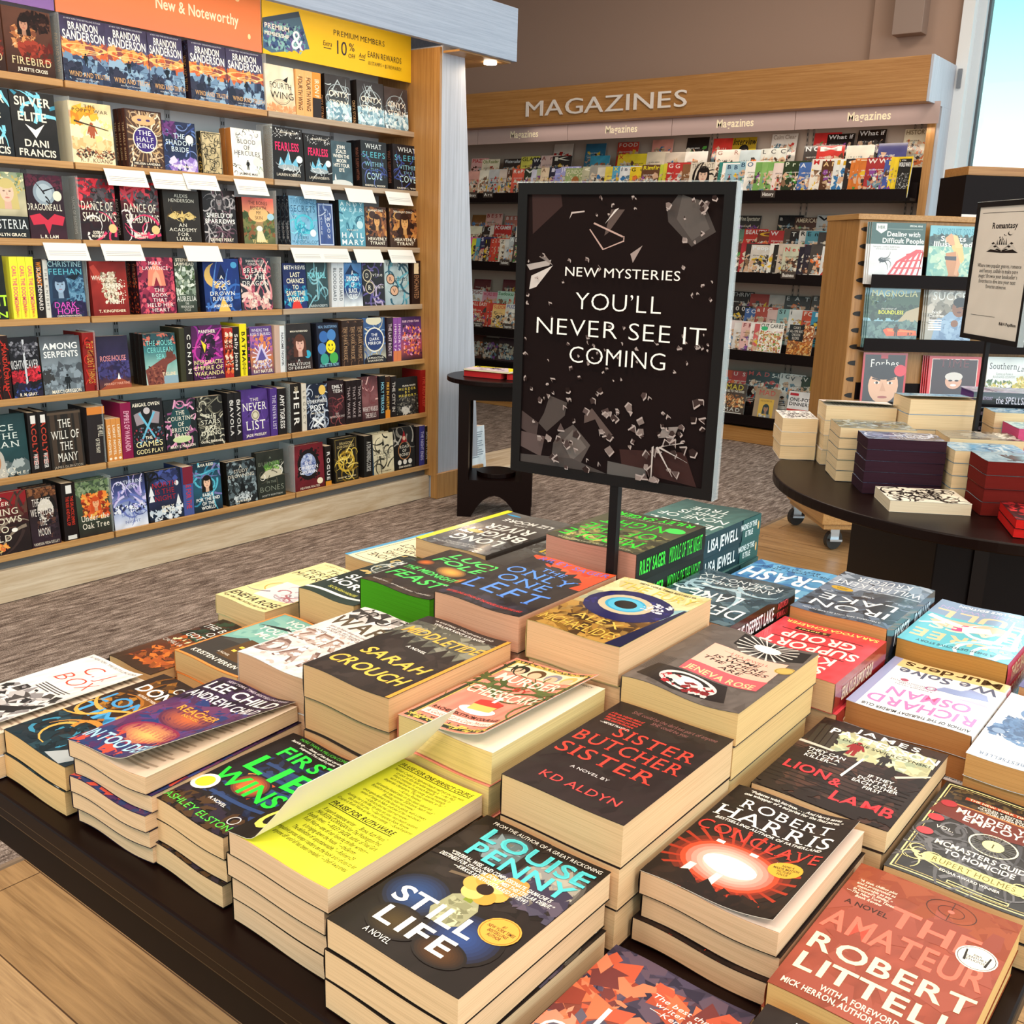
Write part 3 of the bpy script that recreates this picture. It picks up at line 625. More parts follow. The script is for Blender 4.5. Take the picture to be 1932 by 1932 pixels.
# ================================================================== books on the wall bookcase
def proj(p):
    v = Vector(p) - Vector((0, 0, CAMZ)); d = v.dot(CF); return 966+FPX*v.dot(CR)/d, 966-FPX*v.dot(CU)/d
def yat(px, X, z):
    y = 3.0
    for _ in range(4): y = at(px, proj((X, y, z))[1], 0, X).y
    return y
SHN = ('top', 'second', 'third', 'fourth', 'fifth', 'sixth', 'bottom')
def bay(y): return 'left' if y < YB[2] else 'middle' if y < YB[3] else 'right'
BK = {}
def shelf_face(i, x0, x1, h, bg, items, desc, sp=None, n=1, t=.034, hard=True, dx=0, jit=.06, pages='e6dcc6', grp=None, base=.022):
    X = SX[i]-.016-dx; zb = SZ[i]+base; y0, y1 = yat(x0, X, zb+.06), yat(x1, X, zb+.06); w = y1-y0
    key = desc; me = book_meshes(key, w, h, t, bg, items, sp, pages, hard, jit)
    where = ', %s shelf' % SHN[i]
    for k in range(n):
        M = TR(X-t-(t+.003)*k, y0+.0015*k, zb) @ RZ(90) @ RX(86.5)
        put_book(me, M, desc + where if k == 0 else ('copy right behind the ' if k == 1 else 'rearmost copy behind the ') + desc, 'book', ('copies of the ' + desc + where) if n > 1 else grp)
def shelf_spines(i, xs, h, col, text, tc, desc, w=.14, hard=False, st='b', items=None, pages='e6dcc6', dx=0):
    """books shown by their spines; xs are the left and right limits of the run, split evenly into n books"""
    x0, x1, n = xs; X = SX[i]-.016-dx; zb = SZ[i]+.022; ya, yb = yat(x0, X, zb+.06), yat(x1, X, zb+.06); t = (yb-ya)/n-.0008
    it = ([T(text, .5, .5, .72, .48, tc, st)] if text else []) + (items or [])
    me = book_meshes(desc, w, h, t, col, [], (col.split()[0], it), pages, hard, .02)
    for k in range(n):
        lab = desc + ', %s shelf' % SHN[i] if n == 1 else '%s %s from the left, %s shelf' % (ORD[k], desc, SHN[i])
        put_book(me, TR(X, ya+k*(yb-ya)/n+.0004, zb) @ RZ(180) @ RX(90), lab, 'book', (desc + 's') if n > 1 else None)
F, S = shelf_face, shelf_spines
K = '17130f'; IV = 'f2ead8'
# ---- top shelf
FB = [FACE(.42, .24, .2, 'b98a72', '1c0f0e'), NZ(.3, .05, .95, .3, 14, .2, '1c0f0e 2a1512'), NZ(.18, .3, .62, .6, 22, .16, 'a8673f c98d5a 7a4630 d9b48a'), NZ(.3, .5, .95, .75, 14, .2, '7a2b20 5a1d18 9a3a2a'), T('FIREBIRD', .52, .78, .84, .11, 'e8d3a6', 's'), T('JULIETTE CROSS', .52, .91, .62, .05, IV)]
F(0, -62, 10, .232, '5a3a2e 4a2d24 2f1b16', FB, 'brown cover with a dark haired woman cut by the left edge', n=1)
F(0, 13, 104, .232, '5f3d30 4f3026 33201a', FB, 'brown cover with a dark haired woman in a ruffled dress', n=1)
WT = [NZ(0, .4, 1, .58, 26, .3, 'e08a4a f0a860 c8643c 8a4a4a'), O(.5, .45, .5, .06, .18, 'f6c27a'), O(.55, .5, .3, .035, .2, 'ffd9a0'), NZ(0, .6, 1, 1, 30, .3, '6f8fb0 8fb0cc 3a4a6a 2c3650'), NZ(0, .72, .35, .95, 10, .25, '262c40 34384e'),
      FIG(.5, .72, .19, '16202c'), Rc(.0, .68, 1, .684, '2a2f44'), T('BRANDON', .5, .135, .66, .115, 'f4f4ee'), T('SANDERSON', .5, .275, .92, .13, 'f4f4ee'), T('WIND AND TRUTH', .55, .86, .88, .075, 'e8b878', 's'), T('#1 NEW YORK TIMES BESTSELLING AUTHOR', .5, .03, .8, .022, 'cfd2da', 'r'), T('BOOK FIVE OF THE ARCHIVE', .5, .94, .5, .02, 'e0e0e0', 'r')]
WS = ('2a2030', [T('WIND AND TRUTH', .55, .5, .6, .4, 'd8a868', 's'), NZ(0, 0, .3, 1, 6, .06, '4a3a5a 3a4a6a')])
for k, (a, b, n, wh) in enumerate(((121, 207, 2, 'first'), (207, 284, 1, 'second'), (285, 350, 1, 'third'), (361, 431, 2, 'fourth'), (432, 500, 1, 'last'))):
    F(0, a, b, .236, '3c3450 4a4868 7c8cae 8fb0d0', WT, 'navy and orange hardcover, %s of five with a running figure' % wh, WS, n, t=.055, jit=.09, grp='hardcovers with a running figure')
F(0, 503, 558, .205, 'f0dcc0 f4e6cc e8b888', [O(.53, .55, .36, .27, .05, '6a6254'), O(.53, .55, .32, .24, .04, '9a8a6a'), T('FOURTH', .52, .42, .76, .12, K, 'r'), T('WING', .56, .62, .80, .14, K, 'r'), P([(.6, .3), (.8, .2), (.75, .33)], K), T('REBECCA YARROS', .52, .94, .86, .05, '8a4a2a', 'r'), NZ(0, .85, 1, 1, 12, .2, 'e0a878 d89868')], 'cream paperback with a thin ring and two black words', n=1, hard=False)
S(0, (559, 590, 2), .205, 'e8b070', 'FOURTH WING', '5a3418', 'orange cream spine with black birds', items=[NZ(.1, .2, .9, .8, 8, .05, 'f4d0a0 d8904c')])
S(0, (590, 606, 1), .205, 'e09038', 'IRON FLAME', 'f6e0c0', 'orange spine fading into black', items=[Rc(.55, 0, 1, 1, '2a2020')])
OX = [P([(.5, .08), (.78, .36), (.22, .36)], 'b8c4c8'), P([(.5, .12), (.71, .335), (.29, .335)], '3a3636'), O(.5, .45, .42, .27, .06, '9aa6ac'), SW(.1, .2, .9, .6, 12, .14, 'c8d4d8 9aa8ae'), NZ(.0, .62, 1, .95, 30, .25, '9cc0d0 c8e0e8 6f98ac e8f4f6'), T('ONYX', .52, .40, .78, .12, IV, 'r'), T('STORM', .52, .60, .76, .12, IV, 'r'), T('REBECCA YARROS', .52, .95, .84, .045, '4a5a62', 'r')]
OS = ('1c1716', [T('ONYX STORM', .7, .5, .5, .42, 'e8c090')])
F(0, 616, 664, .21, '3a3434 3c3a3c 7c98a4', OX, 'first grey hardcover with a white triangle and icy smoke', OS, 2, t=.05)
F(0, 676, 726, .21, '3a3434 3c3a3c 7c98a4', OX, 'second grey hardcover with a white triangle and icy smoke', OS, 2, t=.045)
F(0, 727, 771, .205, '4a3e3a 40383a 5a6a72', OX[2:], 'browner grey cover with two white words at the right end', OS, 1)
# ---- second shelf
SE = [SW(.1, .0, .9, .9, 7, .35, '7fd0e8 3a8aa8'), T('SILVER', .5, .15, .82, .125, IV), T('ELITE', .46, .37, .66, .125, IV), P([(.28, .48), (.5, .56), (.72, .46), (.58, .6), (.5, .68), (.42, .6)], 'f8f8f4'), T('DANI', .5, .76, .56, .10, IV), T('FRANCIS', .5, .90, .84, .10, IV)]
F(1, -58, 26, .24, '22272c 1c1f24', SE, 'black cover with white letters and blue lightning, cut by the left edge', n=1)
F(1, 28, 112, .24, '2c2a2a 1f1d1e', SE, 'black cover with a white dove and blue lightning', n=1)
PW = [NZ(0, .1, .6, .35, 14, .35, 'e8a030 f0b840 d8882c'), NZ(.3, .3, 1, .6, 18, .3, 'f8e4b0 f4d890 fff0cc'), FIG(.5, .66, .34, 'a8583a'), P([(.1, .3), (.9, .42), (.9, .435), (.1, .33)], '4a3a2a'), NZ(.1, .74, 1, .9, 40, .08, '3a2f2a 5a4436 a86a4a'), NZ(.0, .6, 1, .75, 12, .25, 'eccf9c e2b880'), TL('THE|POPPY WAR', .5, .03, .17, .85, '4a3c34', 's'), T('R. F. KUANG', .55, .94, .76, .06, '6a5a4c', 's')]
F(1, 137, 217, .228, 'e8d0a0 f6e6bc f0dcb4', PW, 'cream paperback with a golden flag and battle scene', ('f0dfae',), 2, hard=False, t=.05)
HK = [SW(.03, .03, .97, .97, 26, .22, 'd8c0a0 c8a878 efe0c8'), RY_(.5, .5, .75, 24, 'a88a68'), E(.5, .17, .33, .085, 'e0b080'), E(.38, .17, .06, .02, '4a3a70'), E(.62, .17, .06, .02, '4a3a70'), E(.5, .5, .34, .23, 'efe0c8'), E(.5, .5, .31, .21, '3c2a78'), TL('THE|HALF|KING', .5, .33, .66, .5, 'ffffff', 's'), Rc(.1, .88, .9, .945, '2a1c1a'), T('MELISSA LANDERS', .5, .912, .72, .035, IV), BR(.0, .0, 1, 1, .03, '3a2420')]
F(1, 243, 311, .228, '5c4438 4a342c', HK, 'ornate brown hardcover with a purple oval', ('4a2c26', [T('THE HALF KING', .55, .5, .65, .4, 'e8c89a', 's')]), 3, t=.028)
F(1, 311, 373, .20, '28304e 1f2844 34406a', [SW(0, 0, 1, 1, 20, .2, '5a78b8 3a4a88 7a90c8'), NZ(.0, .0, .4, .3, 8, .25, '4a2a5a 6a3a78'), NZ(.2, .75, 1, 1, 14, .25, 'b8a8e0 8a70c0 d8d0f0'), E(.8, .33, .12, .085, 'f6f2e4'), TL('THE|SHADOW|BRIDE', .5, .22, .62, .86, 'dff2fa', 's'), T('SHELBY MAHURIN', .55, .89, .6, .04, IV)], 'navy paperback with white title and a pale round seal', hard=False)
F(1, 383, 420, .175, 'c8b890 bfae84', [SW(.06, .04, .94, .96, 60, .16, '2a2620 3a3428'), BR(.02, .02, .98, .98, .03, '2a2620')], 'small gold patterned hardcover without any lettering', ('2a2620', [SW(0, .1, 1, .9, 12, .1, 'c8a858')]), t=.032, pages='c8a050')
F(1, 440, 497, .205, 'f8f6ee f4f2ea', [SW(.02, .02, .98, .14, 9, .09, '2f2a26 4a4a40'), SW(.02, .55, .2, .95, 6, .09, '2f2a26'), SW(.8, .5, .98, .95, 6, .09, '2f2a26 8aa88a'), TL('BLOOD|OF|HERCULES', .5, .2, .56, .86, '2f2a2a', 's'), FIG(.5, .84, .2, '1c1a1a'), E(.82, .66, .14, .09, 'dfe6dc'), T('JASMINE MAS', .5, .93, .6, .045, '4a4440')], 'white paperback with black leafy vines and three title lines', ('b8783a',), 2, hard=False, t=.04, pages='d8a060')
FL = [NZ(.03, .03, .97, .2, 14, .06, 'e8e8e8 9a9a9a'), T('FEARLESS', .5, .36, .74, .15, 'f02868'), T('Beautiful Heroes', .55, .09, .5, .04, IV, 'ri'), P([(.2, .72), (.28, .56), (.38, .68), (.52, .46), (.62, .68), (.76, .56), (.82, .72)], '6fb8d8'), E(.52, .75, .34, .055, '9aa8b0'), SW(.15, .6, .9, .85, 10, .1, 'd8dde0'), E(.86, .58, .1, .07, 'dfeef0'), T('LAUREN ROBERTS', .5, .89, .74, .05, IV, 'r')]
F(1, 514, 575, .235, '221c1c 1c1818', FL, 'black hardcover with pink title and blue crown, first of two', ('1c1615',), 1, t=.045)
F(1, 577, 628, .222, '221c1c 1c1818', FL, 'black hardcover with pink title and blue crown, second of two', ('1c1615',), 1, t=.045)
F(1, 628, 666, .205, '41545e 3e5560 4a6470', [TL('JOHN|SCALZI|WHEN THE|MOON|HITS YOUR|EYE', .48, .07, .7, .8, 'f4f0e6'), E(.45, .97, .55, .1, 'cfd4d2'), P([(.1, .88), (.14, .74), (.2, .88)], 'e8e8e8')], 'slate blue hardcover with a pale moon at its foot', None)
WSC = [TL('WHAT', .5, .04, .18, .64, 'dfe6e8', 's'), T('SLEEPS', .5, .29, .90, .12, '5ab4c8', 's'), T('WITHIN', .5, .49, .74, .09, '8ac4d8', 's'), T('THE', .5, .61, .3, .055, '8ac4d8', 's'), T('COVE', .5, .75, .62, .14, 'bfe0e6', 's'), SW(.1, .4, .9, .85, 14, .16, '3a4a90 5a6aa8'), T('HARPER L. WOODS', .5, .95, .8, .035, IV)]
F(1, 684, 732, .225, '26282c 1c1e24', WSC, 'charcoal hardcover with tall teal lettering, first of two', ('171315', [T('WHAT SLEEPS WITHIN', .5, .5, .7, .4, '8a5a4a')]), 2, t=.05)
F(1, 744, 797, .228, '221e22 181519', WSC, 'charcoal hardcover with tall teal lettering, last on its shelf', ('171315', [T('WHAT SLEEPS WITHIN', .5, .5, .7, .4, '8a5a4a')]), 1, t=.05)
# ---- third shelf
F(2, -18, 55, .238, '8a9a80 c8c0a0 24282c', [FACE(.52, .30, .42, 'eac0ac', 'c8b878'), NZ(0, .0, 1, .3, 30, .12, '9ab088 e8e0b8 6a8060 c8b060'), NZ(0, .3, .2, .7, 14, .12, '9ab088 e8e0b8 6a8060'), Rc(0, .66, 1, 1, '1f2226'), T('WISTERIA', .42, .78, 1.1, .14, 'dfe6e8', 's'), T('ADALYN GRACE', .45, .94, .9, .045, IV)], 'cover with a fair woman framed by leaves and flowers')
F(2, 57, 126, .238, '33202a 2a1a24 3a1c28', [NZ(0, 0, 1, .2, 14, .2, '5a2436 4a1c30'), O(.48, .28, .3, .19, .3, '8a9aa8'), E(.48, .28, .22, .14, 'a8b8c4'), SW(.4, .2, .56, .4, 4, .18, '1c161c'), E(.83, .32, .12, .08, 'dfe0cc'), T('DRAGONFALL', .45, .50, .98, .1, IV, 's'), P([(.02, .64), (.3, .6), (.5, .7), (.7, .6), (.98, .64), (.9, .78), (.6, .76), (.5, .92), (.4, .76), (.1, .78)], 'c83048'), T('L. R. LAM', .5, .955, .5, .05, IV)], 'dark plum hardcover with a red dragon shape', ('2a161c', [T('DRAGONFALL', .5, .5, .6, .4, '6a3a44')]), 2, t=.03)
DS = [NZ(0, 0, 1, .3, 16, .3, 'c82836 8a1c28 e04454 4a4048'), SW(.2, .0, .9, .5, 9, .35, 'd84858 c83040 6a6870'), NZ(.4, .15, .95, .6, 12, .22, '4a4448 5a5258 2a2528'), T('DANCE OF', .5, .44, .86, .14, IV, 's'), T('SHADOWS', .54, .62, .90, .14, IV, 's'), SW(.02, .6, .5, .9, 7, .25, 'e8e0e0 2a2024'), SW(.65, .7, .98, .98, 5, .3, 'd83c68'), E(.86, .80, .11, .075, 'e8c888'), TL('GOURAV|MOHANTY', .46, .84, .96, .36, IV)]
F(2, 152, 223, .236, '8a1c28 3a1a20 241a1e', DS, 'red and black cover with a rearing horse, first of two', ('2a1a1c', [T('DANCE OF SHADOWS', .6, .5, .6, .4, 'e8e0dc', 's')]), 1, t=.05)
F(2, 233, 304, .236, '8a1c28 3a1a20 241a1e', DS, 'red and black cover with a rearing horse, second of two', ('1c1416', [T('DANCE OF SHADOWS', .6, .5, .6, .4, 'e8e0dc', 's')]), 1, t=.05)
F(2, 313, 380, .215, '332c28 2c2622', [TL('ALEXIS|HENDERSON', .5, .06, .24, .72, 'e0dccf', 'r'), P([(.1, .5), (.3, .4), (.46, .46), (.5, .38), (.54, .46), (.7, .4), (.9, .5), (.72, .56), (.58, .52), (.5, .62), (.42, .52), (.28, .56)], 'dcc078'), SW(.15, .42, .85, .54, 14, .08, '6a5024 f0dca0'), TL('AN|ACADEMY|FOR|LIARS', .5, .62, .97, .78, 'f0ebdc', 's')], 'dark brown hardcover with a golden moth', ('1c1715',), 2, t=.028)
F(2, 387, 448, .228, '2c282a 241f22 2a2428', [SW(.05, .05, .95, .95, 46, .2, '8a8286 5a5458 b8b2b4 6a4a58'), FACE(.5, .22, .2, '8a8486', '3a3438'), TL('SHIELD OF|SPARROWS', .5, .42, .64, .92, 'f4f2ee'), T('DEVNEY PERRY', .52, .93, .72, .055, IV)], 'dark grey paperback of tangled thorns with white lettering', ('2a2424',), 1, hard=False)
F(2, 461, 520, .205, 'd8605a e89870 7a8050 5a6040', [NZ(0, .35, .35, .85, 18, .25, '5a6a3a 3f5030 7a7a48 8a5a38'), NZ(.65, .35, 1, .85, 18, .25, '5a6a3a 46583a 7a7a48 8a5a38'), E(.5, .36, .32, .16, 'f0c080'), P([(.38, .95), (.46, .6), (.54, .6), (.7, .95)], 'f0dcb0'), E(.5, .66, .1, .06, 'eef0e8'), TL('THE BONES|BENEATH|MY|SKIN', .5, .06, .48, .6, '4a2a24', 'r'), E(.88, .4, .11, .075, 'a8d0e0'), T('TJ KLUNE', .5, .93, .5, .06, 'f4d890')], 'coral paperback with a leafy path and green hills', ('3a241c',), 2, hard=False)
F(2, 549, 601, .225, '6fa4c8 7ab0d0 88b8d8', [SW(.02, .02, .98, .98, 20, .12, '4a80a8 a0cce0'), T('THRONE OF', .5, .10, .9, .1, '4a7a9c', 's'), T('SECRETS', .5, .25, .9, .13, '2f5a7c', 's'), O(.5, .56, .34, .2, .22, '4fc0d8'), SW(.22, .42, .78, .74, 14, .22, '8ae0f0 2f98b8 5ac8dc'), T('KERRI', .45, .84, .4, .06, '3f6a8c', 's'), T('MANISCALCO', .5, .93, .9, .07, '3f6a8c', 's'), E(.82, .74, .11, .075, 'f4f8f8')], 'light blue hardcover with two coiled teal snakes', ('262a34', [SW(0, .1, 1, .9, 22, .08, '8a9098 5a6068'), T('THRONE', .7, .5, .35, .4, 'b8bcc4')]), 3, t=.03)
F(2, 603, 631, .2, '4a5f98 3f5590', [BR(.03, .02, .97, .98, .05, 'c8d4e8'), TL('M|O|O|N', .66, .3, .84, .2, 'e8ecf4', 'r'), TL('A|T|E|R', .2, .3, .75, .14, 'c8d4e8', 'r'), SW(.2, .05, .9, .3, 6, .3, 'c8d4e8 8aa0d0')], 'royal blue cover with tall letters stacked one per line', hard=False)
F(2, 643, 690, .222, '5a9ab0 6fb0c4 4a8aa4', [SW(.1, .25, .9, .6, 12, .25, 'b8e0ec 2f6a84 8ac8d8'), TJ('ANDY|WEIR', .5, .02, .26, .9, 'dff0f4', 'r'), E(.8, .52, .13, .09, 'c8e4ec'), T('PROJECT', .5, .64, .45, .03, IV), TJ('HAIL|MARY', .5, .68, .98, .9, 'eef6f6')], 'teal paperback with pale bars of lettering top and bottom', ('1c1a1c',), 2, hard=False)
HT = [NZ(0, .05, 1, .7, 30, .3, '7a4a30 c88a48 4a2c22 a86838 2a1a18'), FACE(.55, .36, .3, 'e0a868', '3a2018'), E(.35, .2, .2, .12, '4a3028'), O(.35, .2, .2, .12, .2, 'd8a058'), T('XIRAN JAY ZHAO', .5, .09, .7, .05, IV), TL('HEAVENLY|TYRANT', .55, .74, .95, .9, IV)]
F(2, 691, 731, .20, '4a3226 3a241c', HT, 'brown cover with a golden warrior face, first of two', None, 1, t=.03)
F(2, 737, 788, .20, '5a3a20 3c2416', HT[:5] + [TL('HEAVENLY|TYRANT', .55, .74, .95, .8, IV)], 'brown cover with a golden warrior face, right end', ('2c1c16',), 1, t=.03)
# ---- fourth shelf
F(3, -58, 15, .235, '1f221c 181a16', [T('NIGHT', .5, .70, 1.1, .16, 'b8e838'), T('N', .85, .92, .3, .09, 'b8e838')], 'black cover with lime green letters at the left edge', ('141410',))
S(3, (24, 69, 3), .232, 'e8e83c', 'CARL THE DOOMSDAY', 'e8507a', 'bright yellow spine with pink lettering', items=[T('DINNIMAN', .85, .5, .22, .3, 'e87a3c')])
S(3, (70, 85, 1), .225, '211a18', 'SUSAN DENNARD', 'e8e0d8', 'black spine with orange and white lettering', items=[T('WITCHLIGHT', .25, .5, .4, .6, 'e88a2c')])
S(3, (86, 95, 1), .22, 'd8d6d0', 'THE KNIGHT', '7a7a78', 'thin pale grey spine')
F(3, 96, 163, .222, '24384e 2f4a68 1f2c48', [FACE(.32, .44, .34, '9ab4d0', '24344e'), NZ(.5, .3, 1, .75, 20, .25, '4a7898 6a98b8 2a486a'), P([(.5, .3), (.95, .22), (.75, .36)], '16202e'), NZ(0, .75, 1, 1, 12, .3, '241c40 3a2a5a'), T('CHRISTINE', .5, .08, .95, .09, 'bfe8f0', 'r'), T('FEEHAN', .5, .21, .95, .1, '6ac8dc', 'r'), T('DARK', .42, .78, .64, .1, 'e858c8', 'r'), T('HOPE', .48, .89, .64, .1, 'e858c8', 'r'), T('CARPATHIAN NOVEL', .5, .97, .7, .028, IV)], 'blue cover with a pale face and magenta title', ('c8c8cc',), 1, t=.03)
F(3, 176, 244, .215, '8a221c 9a2a22 7c1c18', [P([(.0, .1), (.12, .06), (.4, .36), (.2, .4)], 'b84034'), FIG(.52, .74, .55, 'e8dcc8'), NZ(.3, .2, .7, .75, 26, .14, 'efe4d0 c8b498 7a6a54'), NZ(.6, .3, .95, .7, 10, .08, 'efe4d0'), T('WHAT', .22, .30, .38, .08, IV), T('FEASTS', .56, .44, .5, .08, IV), T('AT', .4, .59, .14, .07, IV), T('NIGHT', .68, .74, .42, .08, IV), T('T. KINGFISHER', .52, .91, .76, .05, 'f0e0c0')], 'crimson hardcover with a bone white dancing figure', ('6a1a18',))
F(3, 265, 333, .232, '7a2040 98304c 5a1a34', [NZ(0, 0, 1, 1, 36, .22, 'b83a5a 6a1838 d85868 4a1430'), P([(.25, .5), (.3, .22), (.5, .1), (.7, .22), (.75, .5)], 'f08a70'), P([(.36, .5), (.42, .3), (.5, .22), (.58, .3), (.64, .5)], 'f8a88a'), P([(.42, .5), (.5, .34), (.58, .5)], '8a2438'), TL('MARK|LAWRENCE', .5, .06, .23, .72, 'f4e6e6', 's'), TL('THE|BOOK|THAT|HELD HER|HEART', .56, .53, .97, .74, 'f8f0ec', 's')], 'pink and maroon hardcover with a glowing coral arch', ('33141a', [NZ(.1, .1, 1, .9, 10, .06, 'a83028 d85830'), T('THE BOOK', .3, .5, .4, .4, 'c88a6a', 's')]), 2, t=.04)
F(3, 335, 372, .232, '4a504a 5a6a5a 2c302c', [NZ(0, .15, 1, .65, 30, .3, '8a9a8a c8d0c0 5a7048 3a4a34 dfe6dc'), TL('STEPHEN|LAWHEAD', .5, .0, .15, 1.0, IV), T('AURELIA', .5, .74, 1.0, .09, 'f4f4ee', 's'), TL('THE|PENDRAGON|CYCLE', .5, .8, .97, .66, 'e0e0d8', 's')], 'grey green cover of a misty forest half hidden', ('1c1e1c',), hard=False)
F(3, 388, 455, .230, '1c2f70 1f3a80 16285c', [E(.38, .32, .36, .24, 'e0b868'), E(.5, .25, .32, .21, '1c3278'), P([(.36, .38), (.5, .1), (.66, .38)], '101c44'), SW(0, .6, 1, .98, 18, .3, '3a6ab8 2a4a98 5a8ad0'), P([(.35, 1), (.5, .72), (.7, 1)], 'e8c060'), E(.86, .12, .09, .06, '4a98c8'), TL('A|SONG|TO|DROWN|RIVERS', .5, .3, .81, .72, 'f4f2e8', 's'), T('ANN LIANG', .48, .89, .5, .05, IV)], 'deep blue paperback with a golden crescent', ('121a38',), 1, hard=False, t=.04)
F(3, 457, 515, .235, '2c3038 30303a 3a343e', [SW(.0, .0, 1, .4, 14, .25, 'c86878 a84058 5a3a48'), SW(0, .6, 1, .98, 20, .35, 'e8c8c0 d88a90 b85068'), NZ(.2, .65, .9, .95, 14, .18, 'ecd8cc d8a8a0'), TL('SHANNON LEE|FONDA LEE', .5, .03, .15, .6, 'dfd8d4', 'r'), TL('BREATH|OF THE|DRAGON', .48, .18, .54, .86, 'f6f2ea', 's')], 'slate hardcover with a pale pink dragon', ('23262c',), 2, t=.035)
F(3, 537, 582, .212, '1f2a58 24306a', [NZ(0, .5, 1, .9, 14, .25, '2f8ab0 3aa8c8 1f4a80'), P([(.3, 1), (.4, .8), (.6, .8), (.75, 1)], 'e04038'), T('BETH REVIS', .5, .09, .88, .08, 'f4f0e8'), TL('LAST|CHANCE|TO|SAVE THE|WORLD', .5, .18, .86, .8, 'f4ecd0')], 'navy cover with five stacked cream title words', ('161a30',), 2, hard=False)
F(3, 580, 621, .222, '33474c 3a5258 2c3c42', [SW(.2, .3, .8, .8, 12, .3, '8ac0cc 5a98a8'), Rc(.48, .12, .52, .82, 'a8d4dc'), T('POWERFUL', .5, .30, .84, .12, '8ae0ea'), T('LAUREN ROBERTS', .5, .95, .84, .05, 'e0ecee', 'r')], 'dark teal cover with a snake around a dagger', ('2a3a3e',))
S(3, (626, 649, 2), .226, 'dcdfe4', 'BLOODGUARD', '5a5f68', 'white spine with grey lettering')
F(3, 650, 685, .228, '5a88b8 3a6aa8 16306a e8f0f4', [P([(.1, .3), (.45, .08), (.55, .2), (.9, .3)], '16284e'), O(.5, .6, .4, .24, .05, 'dff0f8'), NZ(.1, .3, .9, .6, 16, .22, '2f88b8 58b8d8 1c4a88'), T('JAMES ROLLINS', .5, .04, .9, .05, '16284e'), TL('A|DRAGON|OF|BLACK|GLASS', .5, .2, .84, .66, 'f4f8f8')], 'blue and white cover with a castle in an oval', ('c8d4e0',))
F(3, 686, 727, .222, '262428 1f1d22', [SW(0, .0, 1, .25, 9, .25, '5a4a88 7a6aa8'), SW(0, .6, 1, .98, 12, .3, 'b8a8c8 5a5090'), E(.22, .31, .2, .14, 'd8c8a8'), E(.22, .31, .17, .12, '2a2628'), T('D', .22, .31, .16, .1, 'f4ecd8', 's'), T('ivine', .66, .29, .55, .08, 'e8e2d8', 's'), E(.32, .58, .2, .14, 'd8c8a8'), E(.32, .58, .17, .12, '2a2628'), T('R', .32, .58, .16, .1, 'f4ecd8', 's'), T('ivals', .74, .56, .45, .08, 'e8e2d8', 's'), T('Rebecca Ross', .5, .93, .85, .05, '9a8ac8', 's')], 'black paperback with two typewriter keys', None, hard=False)
F(3, 728, 773, .232, 'a8b8bc b4c4c4 98a8b0', [SW(.2, .0, 1, .98, 16, .35, '4a8a9c 6ab0c0 2f5a6c'), T('Rebecca Ross', .5, .1, .86, .07, '3a4448', 's'), E(.24, .42, .18, .12, '221e1e'), E(.24, .42, .15, .1, 'd8a888'), T('R', .24, .42, .14, .09, '221e1e', 's'), T('uthless', .66, .42, .58, .08, '3a3a3c', 's'), E(.38, .68, .18, .12, '221e1e'), E(.38, .68, .15, .1, 'd8a888'), T('V', .38, .68, .14, .09, '221e1e', 's'), T('ows', .72, .68, .3, .07, '3a3a3c', 's')], 'pale grey paperback with two typewriter keys', None, hard=False)
S(3, (777, 794, 1), .232, '2c1a16', 'THE ENCHANTED', 'a87a58', 'dark brown spine with a pale label at the right end', items=[Rc(.06, .3, .3, .8, 'e8d0a8')])
# ---- fifth shelf
S(4, (-14, 22, 2), .24, '281414', 'MANDALORIAN', 'c83828', 'black and red spine at the left end', items=[SW(0, .1, 1, .9, 8, .1, 'b82a20 8a1c18')])
F(4, 25, 80, .228, '1c1a20 17151a', [Rc(.46, .04, .53, .8, 'c8ccd4'), NZ(.05, .08, .95, .32, 18, .16, '5a5a64 8a8a94 3a3a44'), NZ(0, .55, .42, .75, 14, .2, 'c82838 8a1824'), NZ(.55, .5, 1, .72, 14, .2, 'd83040 9a1c28'), NZ(0, .78, 1, 1, 14, .25, '1c2440 3a4a8a 241c34'), T('NIGHTWEAVER', .45, .45, 1.0, .14, 'd8d8dc', 'r'), T('R. M. GRAY', .5, .95, .6, .05, IV)], 'black cover with a winged sword and red roses')
F(4, 83, 158, .225, '4a4e54 7a8690 5a6066', [NZ(0, .5, 1, 1, 26, .25, '6a7680 8a98a4 4a5058'), FIG(.6, .92, .26, '1c2024'), NZ(.0, .6, .25, .8, 8, .2, '3a3a3c'), TJ('AMONG|SERPENTS', .5, .10, .38, .86, 'f4f6f4'), T('MARC J GREGSON', .55, .955, .74, .055, IV)], 'stormy grey cover with a hooded figure', ('3a3634', [T('AMONG SERPENTS', .7, .5, .5, .5, 'c8c8c4')]), 2, t=.035)
S(4, (160, 185, 1), .236, '8a1c1a', 'THE WILDEST THINGS', 'e0a850', 'thick red spine with gold lettering', items=[SW(0, .1, 1, .9, 9, .12, 'c83028 5a1010')], hard=True, st='s')
F(4, 187, 247, .215, '262034 2f2848 38284a 5a3430', [NZ(0, .45, 1, .8, 30, .2, '3f3a70 2a2448 4a4480'), P([(.0, 1), (.62, .78), (1, .92), (1, 1)], '9a4a34'), P([(.58, .82), (.63, .7), (.68, .82)], 'f8f4f0'), T('ROSE/HOUSE', .5, .42, .82, .1, 'e89898', 'r'), T('ARKADY MARTINE', .55, .9, .82, .045, 'f0b8a0', 'r')], 'indigo paperback with a lit house on an orange dune', ('1c1828',), hard=False)
